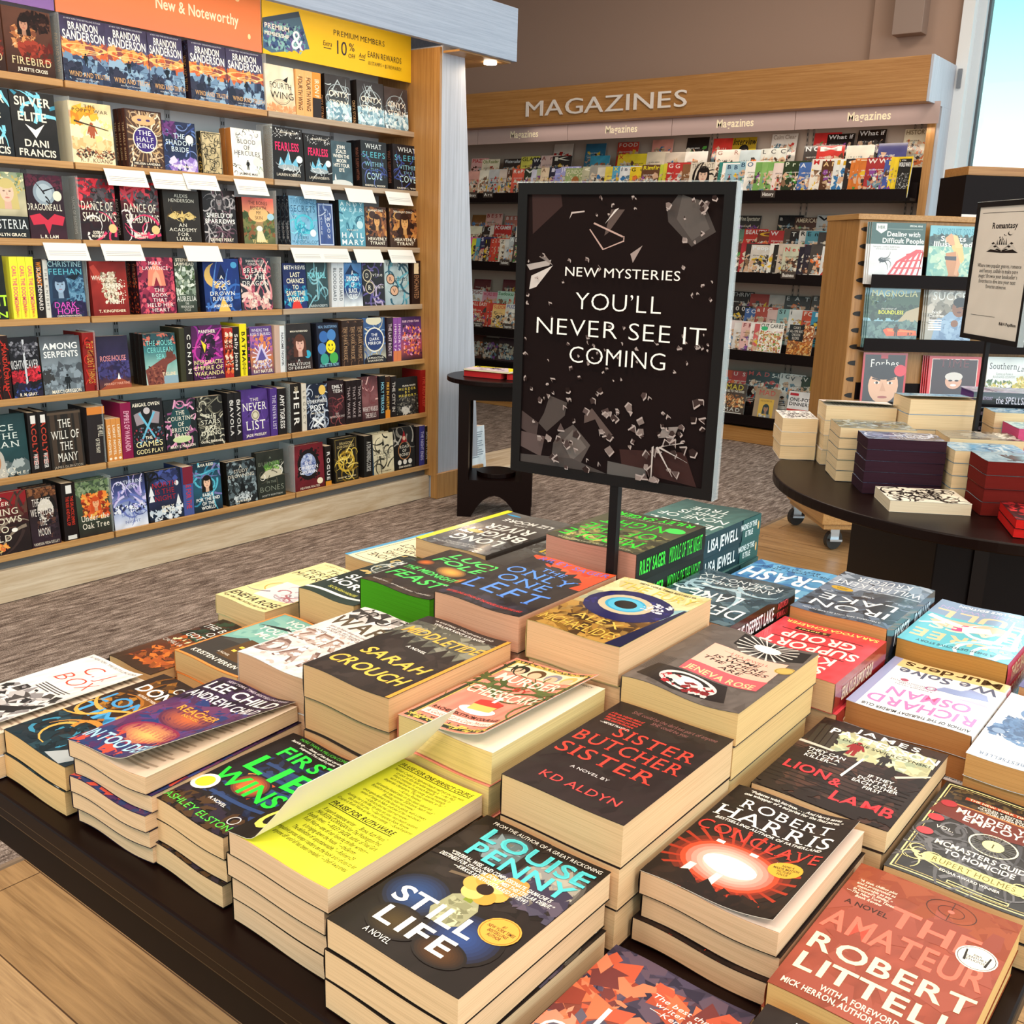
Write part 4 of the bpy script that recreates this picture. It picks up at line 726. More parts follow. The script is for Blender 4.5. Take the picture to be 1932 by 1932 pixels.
F(4, 276, 336, .215, '2a4a50 3f7a80 8ab8b0 c8d8d0', [NZ(0, 0, 1, .2, 12, .25, '203038 2f5058 c86a5a'), P([(.0, .7), (.55, .5), (.95, .42), (1, .52), (.7, .62), (.5, 1), (.05, 1)], '7a4038'), NZ(.1, .65, .6, .98, 14, .12, '9a5a48 5a2c28'), Rc(.68, .36, .9, .5, '6a3a30'), P([(.64, .37), (.79, .26), (.94, .37)], '4a2824'), Rc(.55, .84, 1, 1, '8aa8b8'), TL('THE HOUSE|CERULEAN|SEA', .5, .12, .52, .84, '8ae0dc', 's'), T('TJ KLUNE', .72, .80, .42, .06, 'f4e0c0')], 'teal paperback with a house on a red cliff', ('241c1a',), 3, hard=False, t=.032)
S(4, (341, 351, 1), .235, '3a3a28', '', IV, 'thin olive spine')
S(4, (351, 364, 1), .24, '221c1c', 'CONAN', 'f4f0ea', 'black spine with one tall white word', items=[T('THE', .8, .5, .1, .3, 'b8b0a8')], hard=True)
F(4, 366, 424, .238, '4a1c4a 6a2468 381638', [SW(0, .1, 1, .7, 26, .35, 'c838a0 8a2a88 e870c0 2a1030'), NZ(.3, .2, .75, .6, 12, .25, '221424 3a1a40'), P([(.3, .26), (.46, .36), (.4, .5)], 'f0d838'), T('PANTHER', .52, .11, .55, .06, IV), TJ('INTERGALACTIC|EMPIRE OF|WAKANDA', .5, .62, .93, .96, 'f6e8a0', 'r'), T('A NOVEL', .5, .965, .4, .025, 'f0c8e0')], 'magenta hardcover with a dark helmeted shape', ('2a1a2c',), 1, t=.03)
S(4, (425, 441, 2), .225, 'b83028', 'SAGA', 'f4e8d8', 'red and cream patterned spine', items=[NZ(.1, .1, .9, .9, 16, .08, 'f0dcc0 e8703c 3a1c1c')])
S(4, (441, 453, 1), .228, '211a1a', 'Sally Jones', 'e8e0d8', 'black spine with white script')
S(4, (454, 467, 1), .24, 'f0e020', 'BATMAN', '16140e', 'bright yellow spine with black capitals', items=[Rc(.72, .35, .97, .65, 'b8a818')])
S(4, (467, 473, 1), .22, '2c1a28', 'SUMMER', 'e850a8', 'thin black spine with pink capitals')
F(4, 474, 517, .222, '5a4080 7a58a0 c87848 4a3a6a', [NZ(0, .2, 1, .5, 20, .25, 'e0884a b868a0 6a4a98'), RY_(.5, .62, .42, 14, 'efe4f4'), P([(.2, .7), (.5, .36), (.8, .7)], 'd0c4e8'), P([(.3, .7), (.5, .46), (.7, .7)], '5a5098'), NZ(.1, .7, .9, .86, 12, .14, 'f0d8c0 a8a0d0'), TL('WHERE THE|AXE IS BURIED', .5, .04, .2, .9, 'efe8f4', 'r'), T('RAY NAYLER', .52, .93, .84, .065, 'f4ecd8')], 'purple and orange cover with white crystal spires', None, hard=False)
S(4, (519, 529, 1), .225, 'c8a898', '', IV, 'plain pinkish spine')
S(4, (529, 538, 1), .222, 'dfe2e6', 'NAOMI NOVIK', '6a6a70', 'white spine beside the plain pinkish one')
F(4, 540, 590, .225, '2f2a2a 262222 352624', [NZ(.05, .3, .6, .95, 16, .2, '3a2c2c 4a2c2a 241c1c'), FACE(.56, .44, .36, 'e0b0a0', '5a3428'), E(.84, .66, .12, .085, '38a8c8'), T('MARA RUTHERFORD', .55, .16, .66, .035, IV), TL('A|MULTITUDE|OF DREAMS', .5, .74, .97, .86, 'f0ece8', 's')], 'charcoal cover with a woman in profile and blue sticker', ('1c1918',), 1, hard=False)
F(4, 601, 642, .22, '16182c 141a34', [E(.3, .3, .2, .13, '3a6ab0'), E(.66, .27, .2, .13, '4a80c0'), E(.2, .56, .19, .13, '4a78b8'), E(.3, .8, .19, .13, '3a9a88'), E(.72, .78, .2, .13, '48a850'), E(.6, .53, .22, .15, 'f4e020'), E(.53, .49, .028, .03, K), E(.67, .49, .028, .03, K), O(.6, .55, .12, .075, .2, K), Rc(.46, .46, .74, .555, 'f4e020'), E(.53, .49, .028, .03, K), E(.67, .49, .028, .03, K), T('NEAL SHUSTERMAN', .5, .08, .86, .06, '8ab0d8', 'r'), T('ALL BETTER NOW', .5, .93, .86, .07, '9ad0e8', 'r')], 'dark blue hardcover with a yellow smiling ball', ('131420',), 2, t=.035)
S(4, (645, 686, 3), .232, '33241f', 'THE DARK MIRROR', 'c8a078', 'dark brown ornamented spine', items=[SW(0, .1, 1, .9, 14, .1, '7a5a44 5a4030')], st='s')
F(4, 688, 729, .234, '3a5a8a 2a4470 c8c0a0', [SW(0, 0, 1, 1, 34, .22, 'd8cca8 6a8ac0 3a5a98 8aa8d0'), E(.5, .06, .36, .1, 'dcd4b8'), O(.5, .48, .44, .27, .1, 'f0e8d4'), E(.5, .48, .38, .235, '24386e'), TL('THE|DARK|MIRROR', .5, .33, .6, .62, 'ffffff', 'r'), E(.5, .96, .52, .15, '1c1a20'), TL('SAMANTHA|SHANNON', .5, .85, .97, .76, IV, 'r')], 'ornate blue hardcover with a navy oval', None, t=.05)
S(4, (730, 741, 1), .235, '2c1c22', 'THE LAST ROUTE', 'd8c0c8', 'dark maroon spine left of two purple ones')
S(4, (742, 757, 2), .232, '8a4a98', 'IMMORTAL', 'f0d0e8', 'purple and orange spine', items=[Rc(.75, 0, 1, 1, 'd87a4a')])
F(4, 758, 797, .23, '3a2450 6a3a78 a84a5a 2c1c24', [NZ(.1, .2, .95, .9, 40, .16, 'd85a3c f08a50 8a3a80 e8a0c0 2a1a30'), T('SUE LYNN TAN', .5, .1, .8, .045, 'f0c8d8'), T('IMMORTAL', .5, .48, .9, .08, 'f0dcec', 's')], 'plum cover with orange blossoms at the right end')
# ---- sixth shelf
F(5, -58, 56, .238, '20363a 27484c 1c2c30', [FACE(.4, .74, .3, 'b8805a', 'b8b4ac'), NZ(0, .85, 1, 1, 14, .2, '1c2426 3a4648 6a7474'), NZ(.5, .78, 1, .92, 10, .2, 'a8b0b0 5a6668'), TL('VOICE|OF THE|OCEAN', .48, .14, .54, .8, 'd8e0dc', 's'), TL('KELSEY|IMPICCICHE', .5, .85, .98, .84, IV, 'r')], 'dark teal cover with a masked white haired woman', ('171b1c',))
S(5, (58, 95, 2), .24, '1a1413', 'ACOLYTE', 'b84030', 'black spine with red and white lettering', items=[T('WAYSEEKER', .8, .5, .25, .4, 'e8e4e0'), Rc(.05, .25, .18, .75, 'e8e4e0')], hard=True)
F(5, 97, 160, .23, '2a2420 231e1b', [Rc(.08, .06, .22, .94, '46382e'), Rc(.3, .06, .4, .94, '3f332a'), Rc(.62, .06, .72, .94, '3f332a'), Rc(.8, .06, .94, .94, '46382e'), Rc(0, .02, 1, .06, '5a4a3c'), TL('THE|WILL OF|THE|MANY', .5, .12, .90, .84, 'ece8e0', 's'), T('JAMES ISLINGTON', .5, .965, .86, .04, 'b8ac9c', 's')], 'near black cover of stone columns with white capitals', ('231c18',), 1)
S(5, (168, 201, 1), .235, '2a2426', '', IV, 'thick black spine with an orange band at its head', items=[Rc(.0, .0, .13, 1, 'd8843a'), TL('THE WILL', .42, .1, .5, .22, IV, 's'), T('OF THE MANY', .68, .5, .26, .22, IV, 's')], hard=True)
S(5, (203, 230, 3), .178, 'd8904a', 'LIGHT NOVEL', 'f4e8d0', 'short orange spine', items=[E(.93, .5, .03, .3, 'f4e8d0')])
S(5, (231, 251, 1), .238, '8a1a48', 'EMPIRE OF WAKANDA', 'e8a8c0', 'magenta spine right of the short orange ones', hard=True)
F(5, 252, 313, .238, '211f22 1c1a1d', [P([(.1, .25), (.32, .2), (.4, .42), (.16, .45)], '9a8e96'), P([(.9, .25), (.68, .2), (.6, .42), (.84, .45)], '9a8e96'), P([(.24, .24), (.3, .22), (.8, .78), (.76, .8)], '6ab8d8'), P([(.76, .24), (.7, .22), (.2, .78), (.24, .8)], '6ab8d8'), NZ(.05, .5, .95, .8, 16, .08, '3a5a78 6a8aa0 a83848'), E(.5, .2, .1, .06, 'c8c0c4'), T('ABIGAIL OWEN', .5, .085, .84, .06, IV), T('THE', .5, .68, .22, .05, IV), T('GAMES', .5, .79, .84, .1, 'f4e8b0', 'r'), T('GODS PLAY', .5, .92, .84, .075, 'f4e8b0', 'r')], 'black hardcover with two crossed axes', ('1a181b',))
F(5, 315, 374, .222, '1f2528 1c2022', [SW(.02, .02, .3, .98, 12, .25, 'c880a8 8a4a78 e8a8c8'), SW(.7, .02, .98, .98, 12, .25, 'c880a8 8a4a78 e8a8c8'), E(.5, .4, .32, .3, '24484c'), O(.5, .1, .16, .08, .3, 'c880a8'), E(.5, .78, .3, .07, 'c8d8a0'), TL('THE|COURTING|OF|BRISTOL|KEATS', .5, .2, .76, .84, IV, 's'), T('MARY E. PEARSON', .5, .92, .8, .05, IV)], 'black hardcover with a pink floral frame', None)
F(5, 376, 424, .222, '211f1d 1c1a18', [SW(.1, .02, .9, .95, 40, .22, 'c8c4b0 8a8674 5a584c'), TL('THE|STARS|ARE|DYING', .5, .34, .8, .8, 'f0ecd8', 's'), T('CHLOE C. PENARANDA', .5, .91, .86, .045, IV)], 'black paperback with a silver swirling tree', None, hard=False)
S(5, (431, 457, 2), .23, '1d1a1c', 'NAVOLA', 'd8d4d0', 'black spine left of the purple cover', items=[O(.18, .5, .04, .3, .4, 'c8c4c0')], hard=True)
F(5, 459, 509, .23, '4a3078 56388a 402868', [SW(.0, .0, 1, 1, 12, .3, '5f4294 3a2560'), T('THE', .5, .2, .34, .06, IV, 's'), T('NEVER', .5, .34, .92, .15, 'f4f0e8', 's'), E(.5, .52, .15, .105, 'd8d0b8'), O(.5, .52, .12, .08, .25, '8a8068'), T('LIST', .5, .72, .76, .18, 'f4f0e8', 's'), T('JADE PRESLEY', .5, .92, .76, .05, IV)], 'purple hardcover with a white wax seal', None)
S(5, (511, 524, 1), .23, '4f3482', 'THE NEVER LIST', 'e8e0f0', 'purple spine right of the purple cover', hard=True, st='s')
S(5, (525, 541, 1), .225, '1d191a', 'AMY TIGRESS', 'e8e4e0', 'black spine with white block lettering near the bay joint')
S(5, (549, 569, 1), .24, '1f1916', 'HEIR', 'f0ece4', 'thick black spine with one white word', hard=True, items=[T('SABAA', .12, .5, .12, .3, 'd8c8a8')])
S(5, (570, 579, 1), .235, 'd8cfc0', 'LEGACY', '8a8478', 'cream spine beside the thick black one')
F(5, 580, 621, .222, '20263a 1b2030', [SW(.0, .0, .3, 1, 10, .25, 'c8d0dc 8a98b0'), SW(.7, .0, 1, 1, 10, .25, 'c8d0dc 8a98b0'), SW(.2, .7, .8, .98, 8, .25, 'c8d0dc'), E(.76, .14, .16, .11, 'e8c060'), T('THE', .5, .28, .2, .05, IV, 'ri'), T('OTHERWHERE', .5, .38, .92, .075, 'f0f2f4'), T('POST', .5, .52, .66, .12, 'f0f2f4'), T('EMILY J. TAYLOR', .5, .64, .6, .03, IV), P([(.25, .92), (.72, .72), (.78, .76), (.3, .95)], 'e8ecf0'), P([(.75, .92), (.28, .72), (.22, .76), (.7, .95)], 'e8ecf0')], 'navy hardcover with white scrolls and crossed quills', None)
F(5, 622, 652, .228, '2c1e22 3a2428 241a1c', [SW(.1, .25, .9, .85, 18, .25, '7a3a40 5a2a34 9a5050'), TL('EMILY|TESH', .6, .08, .28, .7, 'e8e0dc'), TL('THE|INCANDESCENT', .5, .7, .82, .95, 'd8ccc8', 's')], 'dark maroon cover with a coiled shape', None)
S(5, (653, 683, 3), .225, '241a1c', 'THAT WAKE', 'a89898', 'dark ribbed spine left of the rose cover')
F(5, 685, 715, .23, '4a2c30 8a5a5c 2c1c20', [SW(.0, .0, 1, .6, 16, .3, 'd8a0a0 7a4448 e0b8b0'), TL('WHAT WAKES|THE BELLS', .5, .66, .95, .95, 'f0e4e0', 's')], 'rose and black cover with a pale title below', None)
S(5, (716, 727, 1), .23, '17181c', 'HOLY TERRORS', '8ac4d8', 'black spine with pale blue lettering')
S(5, (727, 736, 1), .225, '3a2418', 'FIRE IN AUTUMN', 'e8b048', 'brown spine with an orange foot', items=[Rc(.8, 0, 1, 1, 'd8882c')])
S(5, (737, 748, 1), .222, '221c1c', 'THE CITY IN', 'c8c0b8', 'black spine left of the yellow lettered cover')
F(5, 749, 790, .205, '1c1a1a 171515', [NZ(.0, .5, 1, .98, 40, .12, '5a5650 3a3834 8a8478 2a2826'), T('OLIVIA WAITE', .6, .22, .6, .04, IV), TL('MURDER|BY|MEMORY', .52, .26, .52, .8, 'f0d858', 'r'), NZ(.2, .78, .6, .95, 8, .16, 'c8c4bc')], 'black cover with three yellow title words', ('141212',), hard=True, t=.02)
S(5, (793, 806, 1), .238, '8a1814', 'THE RED KEEP', 'c84838', 'red spine against the oak end panel', hard=True)
# ---- bottom shelf
F(6, -58, 59, .24, '8a1c20 2a1c1c 241a1a', [Rc(0, 0, 1, .2, '8a1c22'), SW(.0, .25, 1, .95, 26, .25, '5a3a30 8a7a6a 3a2a28'), TL('BRIGID|KEMMERER', .42, .05, .22, .6, IV, 's'), TL('CARVING|SHADOWS|INTO|GOLD', .45, .24, .80, .9, 'e8dfc8', 's'), O(.36, .9, .2, .06, .2, 'e8c068'), NZ(.2, .82, .6, .92, 8, .12, 'f0a850 d8703c'), E(.75, .62, .05, .035, 'f4f0e8')], 'black and red hardcover with a golden crown', ('1c1414',), dx=-.012)
F(6, 60, 114, .235, '3a241c 2c2024 30202a', [E(.6, .38, .38, .26, '1c1614'), E(.58, .4, .28, .2, 'd8d0c4'), NZ(.3, .4, .95, .85, 20, .2, '3a2c34 5a3a30 221a20'), NZ(0, 0, 1, .15, 12, .2, '6a4028 8a5838'), TL('THE ONES|WE HELD BY|THE|MOON', .46, .16, .84, .8, 'e8e0d8', 's'), T('VANESSA VIDA KELLEY', .5, .95, .9, .045, IV, 's')], 'brown cover with a pale full moon and black bird', ('1c1614',), 2)
S(6, (121, 147, 1), .24, '1c1414', '', IV, 'thick black spine with red lettering', items=[Rc(.04, .3, .18, .72, 'e8e6e2'), T('THE RISE AND FALL OF', .48, .66, .5, .22, 'c83828'), T('THE GALACTIC EMPIRE', .48, .34, .5, .22, 'c83828'), Rc(.9, .15, .97, .8, 'd8d8d4')], hard=True)
F(6, 149, 214, .23, '4a5a48 3a4838 2a2420', [NZ(.0, .0, 1, .25, 22, .2, '6a8058 8a9a78 3a4c34'), NZ(.2, .25, .9, .68, 44, .22, 'd8582c f08a38 a8381c e8a850 7a2c18'), FACE(.55, .42, .22, 'e8a878', 'c84c20'), TL('Under the|Oak Tree', .5, .60, .88, .82, 'f4ead8', 's')], 'green cover with a fiery haired lion like figure', ('1d1a18',), 2, t=.03)
F(6, 216, 279, .222, '1f2238 4a5490 a8b8e0 dfe4f0', [SW(.0, .25, 1, .6, 24, .3, '6a78c0 a89ad8 3a4488 d0c8f0'), NZ(0, .55, 1, .7, 16, .12, '2a3050 e8ecf8'), TL('KATHERINE|QUINN', .55, .07, .26, .8, 'dfe4f4', 's'), TL('TO|SHATTER|THE|NIGHT', .55, .64, .92, .66, '5a6aa8', 's')], 'lilac blue hardcover fading to white', ('16161c',))
F(6, 283, 346, .222, '1c2230 2a3050 1c1a20', [NZ(.2, .02, .9, .25, 16, .3, '3a4478 4a58a0 2a3058'), SW(.0, .0, .4, .2, 8, .25, '16161a'), *[P([(x-.08, v+.1), (x, v-.1), (x+.08, v+.1)], 'e8ecf0') for x, v in ((.1, .38), (.1, .5), (.88, .62), (.88, .74))], E(.86, .3, .06, .05, 'e8ecf0'), NZ(.0, .75, 1, .98, 18, .2, 'e8ecf0 c8d4e0 1c2a40'), TL('NORTH|IS THE|NIGHT', .5, .22, .62, .74, 'a82430', 's'), TL('EMILY|RATH', .55, .7, .86, .38, IV)], 'black and white winter cover with a red title', None)
S(6, (347, 366, 1), .222, '4a5a98', 'FABLE FOR THE', 'c83848', 'blue and red spine', items=[Rc(0, 0, .35, 1, '7a2438')])
F(6, 367, 420, .225, '1c2c3a 2a5a70 16202c', [SW(.0, .0, 1, .7, 24, .3, '58b8d0 a8dce8 3a88a8 7a78b0'), FACE(.5, .42, .28, 'ecc0a4', '1c1210'), T('AVA REID', .5, .06, .56, .055, IV), TL('FABLE|FOR THE END|OF THE|WORLD', .5, .62, .97, .84, 'f4f4f0')], 'blue cover with a dark haired woman among branches', None)
F(6, 432, 486, .205, '1c1e20 24282c 1c2022', [NZ(.0, .0, 1, 1, 30, .22, '3a4448 5a686e 222628 8a9aa0'), P([(.36, .78), (.5, .42), (.64, .78)], '101214'), NZ(.2, .75, .8, .95, 14, .12, 'c8d0d4 8a9498'), TL('A|STUDY|DROWNING', .48, .08, .4, .92, 'dcd4c4', 's'), T('AVA REID', .5, .93, .5, .04, IV)], 'wet black paperback in plastic wrap', ('17150f',), 2, hard=False, t=.026)
F(6, 488, 539, .225, '2c2e28 262a22 2a2e28', [NZ(.3, .25, .8, .4, 14, .2, '4a7a34 8ab858 3a5a2c'), P([(.08, .54), (.3, .42), (.6, .38), (.9, .44), (.92, .54), (.6, .56), (.3, .58)], 'c8c0a8'), SW(.1, .4, .9, .6, 10, .15, '5a5648 e8e4d8'), T('BURNING', .5, .26, .9, .08, '7a8070', 'l'), T('A', .5, .14, .08, .05, '9aa090', 'l'), T('IN THE', .5, .66, .36, .05, '9aa090', 'l'), T('BONES', .5, .80, .9, .11, '8a9080', 'l'), T('SCOTT REINTGEN', .5, .94, .76, .035, 'c8c8c0', 'r')], 'dark olive hardcover with a pale skull', ('1c1d19',), 1)
F(6, 557, 613, .226, '6a1c24 7a2430 5a181e', [E(.48, .45, .36, .34, '1c1416'), NZ(.12, .12, .85, .78, 30, .12, '1c1416'), E(.48, .45, .26, .25, '8a98c0'), NZ(.28, .25, .68, .65, 16, .16, 'a8b4d8 5a68a0 c8d0e8'), TL('THE|CRIMSON|CROWN', .48, .36, .66, .66, 'f4f0f4', 's'), E(.84, .85, .1, .07, 'f0e4c8'), T('HEATHER WALTER', .5, .95, .66, .045, IV, 's')], 'crimson hardcover with a jagged black oval', ('5a1a1e', [T('THE CRIMSON CROWN', .5, .5, .7, .4, '9a4a4c', 's')]))
S(6, (614, 625, 1), .205, '241e1c', 'ROGUE', 'e8e4e0', 'black spine with an orange foot', items=[Rc(.88, 0, 1, 1, 'd8902c')])
F(6, 633, 677, .23, '29241c 211d17', [BR(.06, .04, .94, .96, .015, '8a7438'), O(.5, .55, .36, .24, .22, 'c8a438'), SW(.2, .35, .85, .8, 26, .22, 'd8b848 8a6c24 f0d878'), TL('DRAGON|CHRONICLES', .5, .1, .25, .74, 'e0c888', 's'), T('MARGARET WEIS', .3, .9, .36, .03, 'e8d8b0'), T('TRACY HICKMAN', .7, .9, .36, .03, 'e8d8b0')], 'dark hardcover with a golden coiled dragon', ('1c1814',), 1, t=.05)
S(6, (687, 703, 1), .222, '1d1a18', 'A DROWNING CURSE', 'e0dcd4', 'black spine right of the golden dragon', hard=True, st='s')
F(6, 706, 744, .215, 'd8ccac e4dabc c8bc98', [SW(.2, .1, .8, .9, 12, .3, '2c2a24 4a4638'), P([(.44, .3), (.5, .1), (.56, .3)], '24221c'), TL('A|LANGUAGE OF|DRAGONS', .5, .28, .66, .95, '24241e', 's'), T('S. F. WILLIAMSON', .5, .94, .7, .03, '4a4638')], 'cream cover with black ironwork dragons', ('3a5a78',), 2)
F(6, 745, 784, .232, '1f1c1b 191615', [O(.5, .56, .3, .22, .1, 'b87a48'), SW(.05, .1, .95, .5, 8, .3, 'b8b0a4 8a8478'), P([(.36, .36), (.5, .08), (.64, .36)], '9a1c24'), E(.5, .27, .07, .05, 'e0b8a0'), *[E(x, .83, .09, .06, 'e8e2d8') for x in (.25, .5, .75)], TL('ROAD|OF|BONES', .5, .42, .7, .5, IV, 's'), T('DEMI WINTERS', .5, .94, .6, .04, IV)], 'black hardcover with a red hooded woman and skulls', None)
S(6, (785, 791, 1), .226, '211a1c', '', IV, 'thin black spine after the red hooded cover')
S(6, (791, 801, 1), .226, '3a3a88', 'THE NIGHT ENDS', 'c8c8f0', 'indigo spine with silver lettering')
S(6, (801, 810, 1), .22, '1c191a', 'SALVATION', 'a8a4a0', 'black spine at the very right end')
# ---- white paper shelf cards
for k, (i, x0, x1, txt) in enumerate(((1, 196, 273, 1), (1, 283, 351, 1), (1, 345, 407, 1), (1, 441, 500, 1), (1, 566, 623, 1), (1, 650, 702, 0), (1, 726, 772, 1), (2, 82, 163, 1), (2, 190, 266, 1), (2, 346, 412, 0), (2, 548, 603, 1), (2, 603, 655, 1), (2, 666, 717, 0), (2, 731, 777, 1))):
    X = SX[i]+.004+(.003 if k == 2 else 0); z1 = SZ[i]+.012 + (.005 if k == 2 else 0); y0, y1 = yat(x0, X, z1-.04), yat(x1, X, z1-.04); w, h = y1-y0, .072; mb = MB()
    its = [NZ(.06, .3 + .09*q, .9, .32 + .09*q, 0, .1, '888') for q in range(1)]
    if txt: its = [T('Bookseller pick', .28, .16, .42, .10, '5a5a5a', 'r'), T('from our store', .24, .30, .34, .07, '8a8a8a', 'r'), *[Rc(.07, .46+.11*q, .93, .485+.11*q, '8f8f8f') for q in range(3)], T('our shelves', .84, .91, .2, .06, '6a6a6a', 'r')]
    if txt: its = its[2:5]
    paint(mb, 'e2e0dc', its, w, h, lambda a, b, l: (a, b, .0008+l), 'card%d' % k, jit=0, nx=1, ny=1); mb.box(0, 0, 0, w, h, .0007, 'f4f2ee')
    n_ = sum(1 for q in (0, 1, 2, 3, 4, 5, 6) if q <= k) if i == 1 else k-6
    tag(mb.build('shelf_card', M_MATTE, M=TR(X, y0, z1) @ RZ(90) @ RX(64 if k != 2 else 62) @ TR(0, -h, 0)), '%s white paper card from the left, hanging under the %s shelf' % (ORD[n_-1], SHN[i]), 'card', 'white shelf cards')
# ================================================================== magazines
LAY[:] = [1.5e-5, 4e-5]
CN = [('white', 'f0f0ec'), ('cream', 'f0e4c8'), ('light grey', 'c4c6c8'), ('grey', '8c8c8c'), ('black', '201c1c'), ('dark brown', '4a342a'), ('brown', '7a5638'), ('tan', 'b8946a'), ('red', 'c03430'), ('maroon', '6c2830'), ('orange', 'd87a34'),
      ('coral', 'e4725c'), ('pink', 'e8b0ac'), ('magenta', 'e458a4'), ('yellow', 'e8d030'), ('gold', 'c8a038'), ('lime', 'c4d044'), ('green', '7aac5c'), ('dark green', '2e3c24'), ('sage', 'b4bc98'), ('teal', '2e8078'), ('pale blue', '9cc0d0'),
      ('blue', '4a6cac'), ('bright blue', '48a4c8'), ('navy', '2a2c54'), ('lilac', 'a8a8dc'), ('charcoal', '46403e'), ('mint', 'c8e8d8')]
def cname(c):
    s = lambda x: tuple(int(x[i:i+2], 16) for i in (0, 2, 4))
    a = s(c); return min(CN, key=lambda n: sum((p-q)**2 for p, q in zip(a, s(n[1]))))[0]
def magazine(M, w, h, t, bg, items, label, key, group=None, fine=False, edge='e8e4dc', name='magazine', mat_=None):
    mb = MB(); W = lambda x, y, l: (x, y, t+l)
    paint(mb, bg, items, w, h, W, key, jit=.05, nx=4, ny=6); mb.box(0, 0, 0, w, h, t-.00002, edge)
    for y in (0, h): mb.face([(0, y, 0), (0, y, t), (w, y, t), (w, y, 0)], hx(edge))
    mb.face([(-.0003, 0, 0), (-.0003, h, 0), (-.0003, h, t), (-.0003, 0, t)], hx(bg.split()[0]))
    return tag(mb.build(name, mat_ or M_GLOSS, M=M), label, 'magazine', group)
def wall_row(i, k, data, seed, part=''):
    """one stepped row of magazines: each entry 'left-edge-px colour lettering title'"""
    y0 = (7.285, 7.40, 7.51)[k]; z = MZ[i] + .0185 + (0, .105, .21)[k]
    rn = part or ('front', 'middle', 'back')[k]; sn = ('top', 'second', 'third', 'lowest')[i]
    ents = [d.strip().split(None, 3) for d in data.split(';') if d.strip()]; rnd = random.Random(seed); prev = None; yy = y0; side = {}
    xs = []
    for e_ in ents:
        px = float(e_[0]); x = -4.0
        for _ in range(3): x = at(px, proj((x, yy, z+.12))[1], 1, yy).x
        xs.append(x)
    cnt = {}
    for j, e_ in enumerate(ents):
        c, tcol = e_[1], e_[2]; title = e_[3] if len(e_) > 3 else ''
        big = title.startswith('*'); title = title.lstrip('*'); x = xs[j]
        w = .198 + rnd.uniform(-.006, .008); h = .262 + rnd.uniform(-.012, .012)
        if i == 3 and k == 2: h *= .82
        if x + w > -2.335 - .002: w = min(w, max(.06, -2.338 - x))
        if prev is None or x > prev + .002: yy = y0
        else: yy -= .0026
        prev = max(x+w, prev or -99) if yy != y0 else x+w
        light = sum(hx(c)) > 1.0; ink = '2a2420' if light else 'f0ece4'; alt = rnd.choice(['c83830', 'e8c030', '3a78b0', '48903c', 'e87a3c', '8a4a98', 'd8c8b0', '5a3a2c'])
        its = [NZ(.05, .28, .95, .9, 10, .32, ' '.join([c, alt, rnd.choice(['c8a888', '8a6a50', '4a4440', 'd8d0c0', '6a8a9a']), 'd8b090'])), NZ(.2, .35, .8, .8, 7, .2, 'c89878 3a302c a8b0b0 e8e0d0')]
        if title: its += [T(title, .5, .085, .9, .11, tcol, 'b')]
        its += [T(rnd.choice(['THE BEST OF THE YEAR', 'SPECIAL ISSUE', '50 NEW IDEAS', 'SPRING GUIDE', 'HOW TO START', 'INSIDE']), .36, .30+.13*q, .5, .03, ink) for q in range(2)] + [Rc(.08, .78+.05*q, .08+rnd.uniform(.3, .6), .80+.05*q, ink) for q in range(3)]
        if big: its = MAGART[title]
        cn = cname(c); cnt[cn] = cnt.get(cn, 0)+1
        m = len(ents)-1-j; pos = ORD[j] + ' from left' if j <= m else ORD[m] + ' from right'
        lab = '%s magazine, %s, %s row of the %s wall shelf' % (cn, pos, rn, sn)
        magazine(TR(x, yy, z) @ RX(80), w, h, .0022, c, its, lab, 'm%d%d%d' % (i, k, j), 'magazines in the %s row of the %s wall shelf' % (rn, sn))
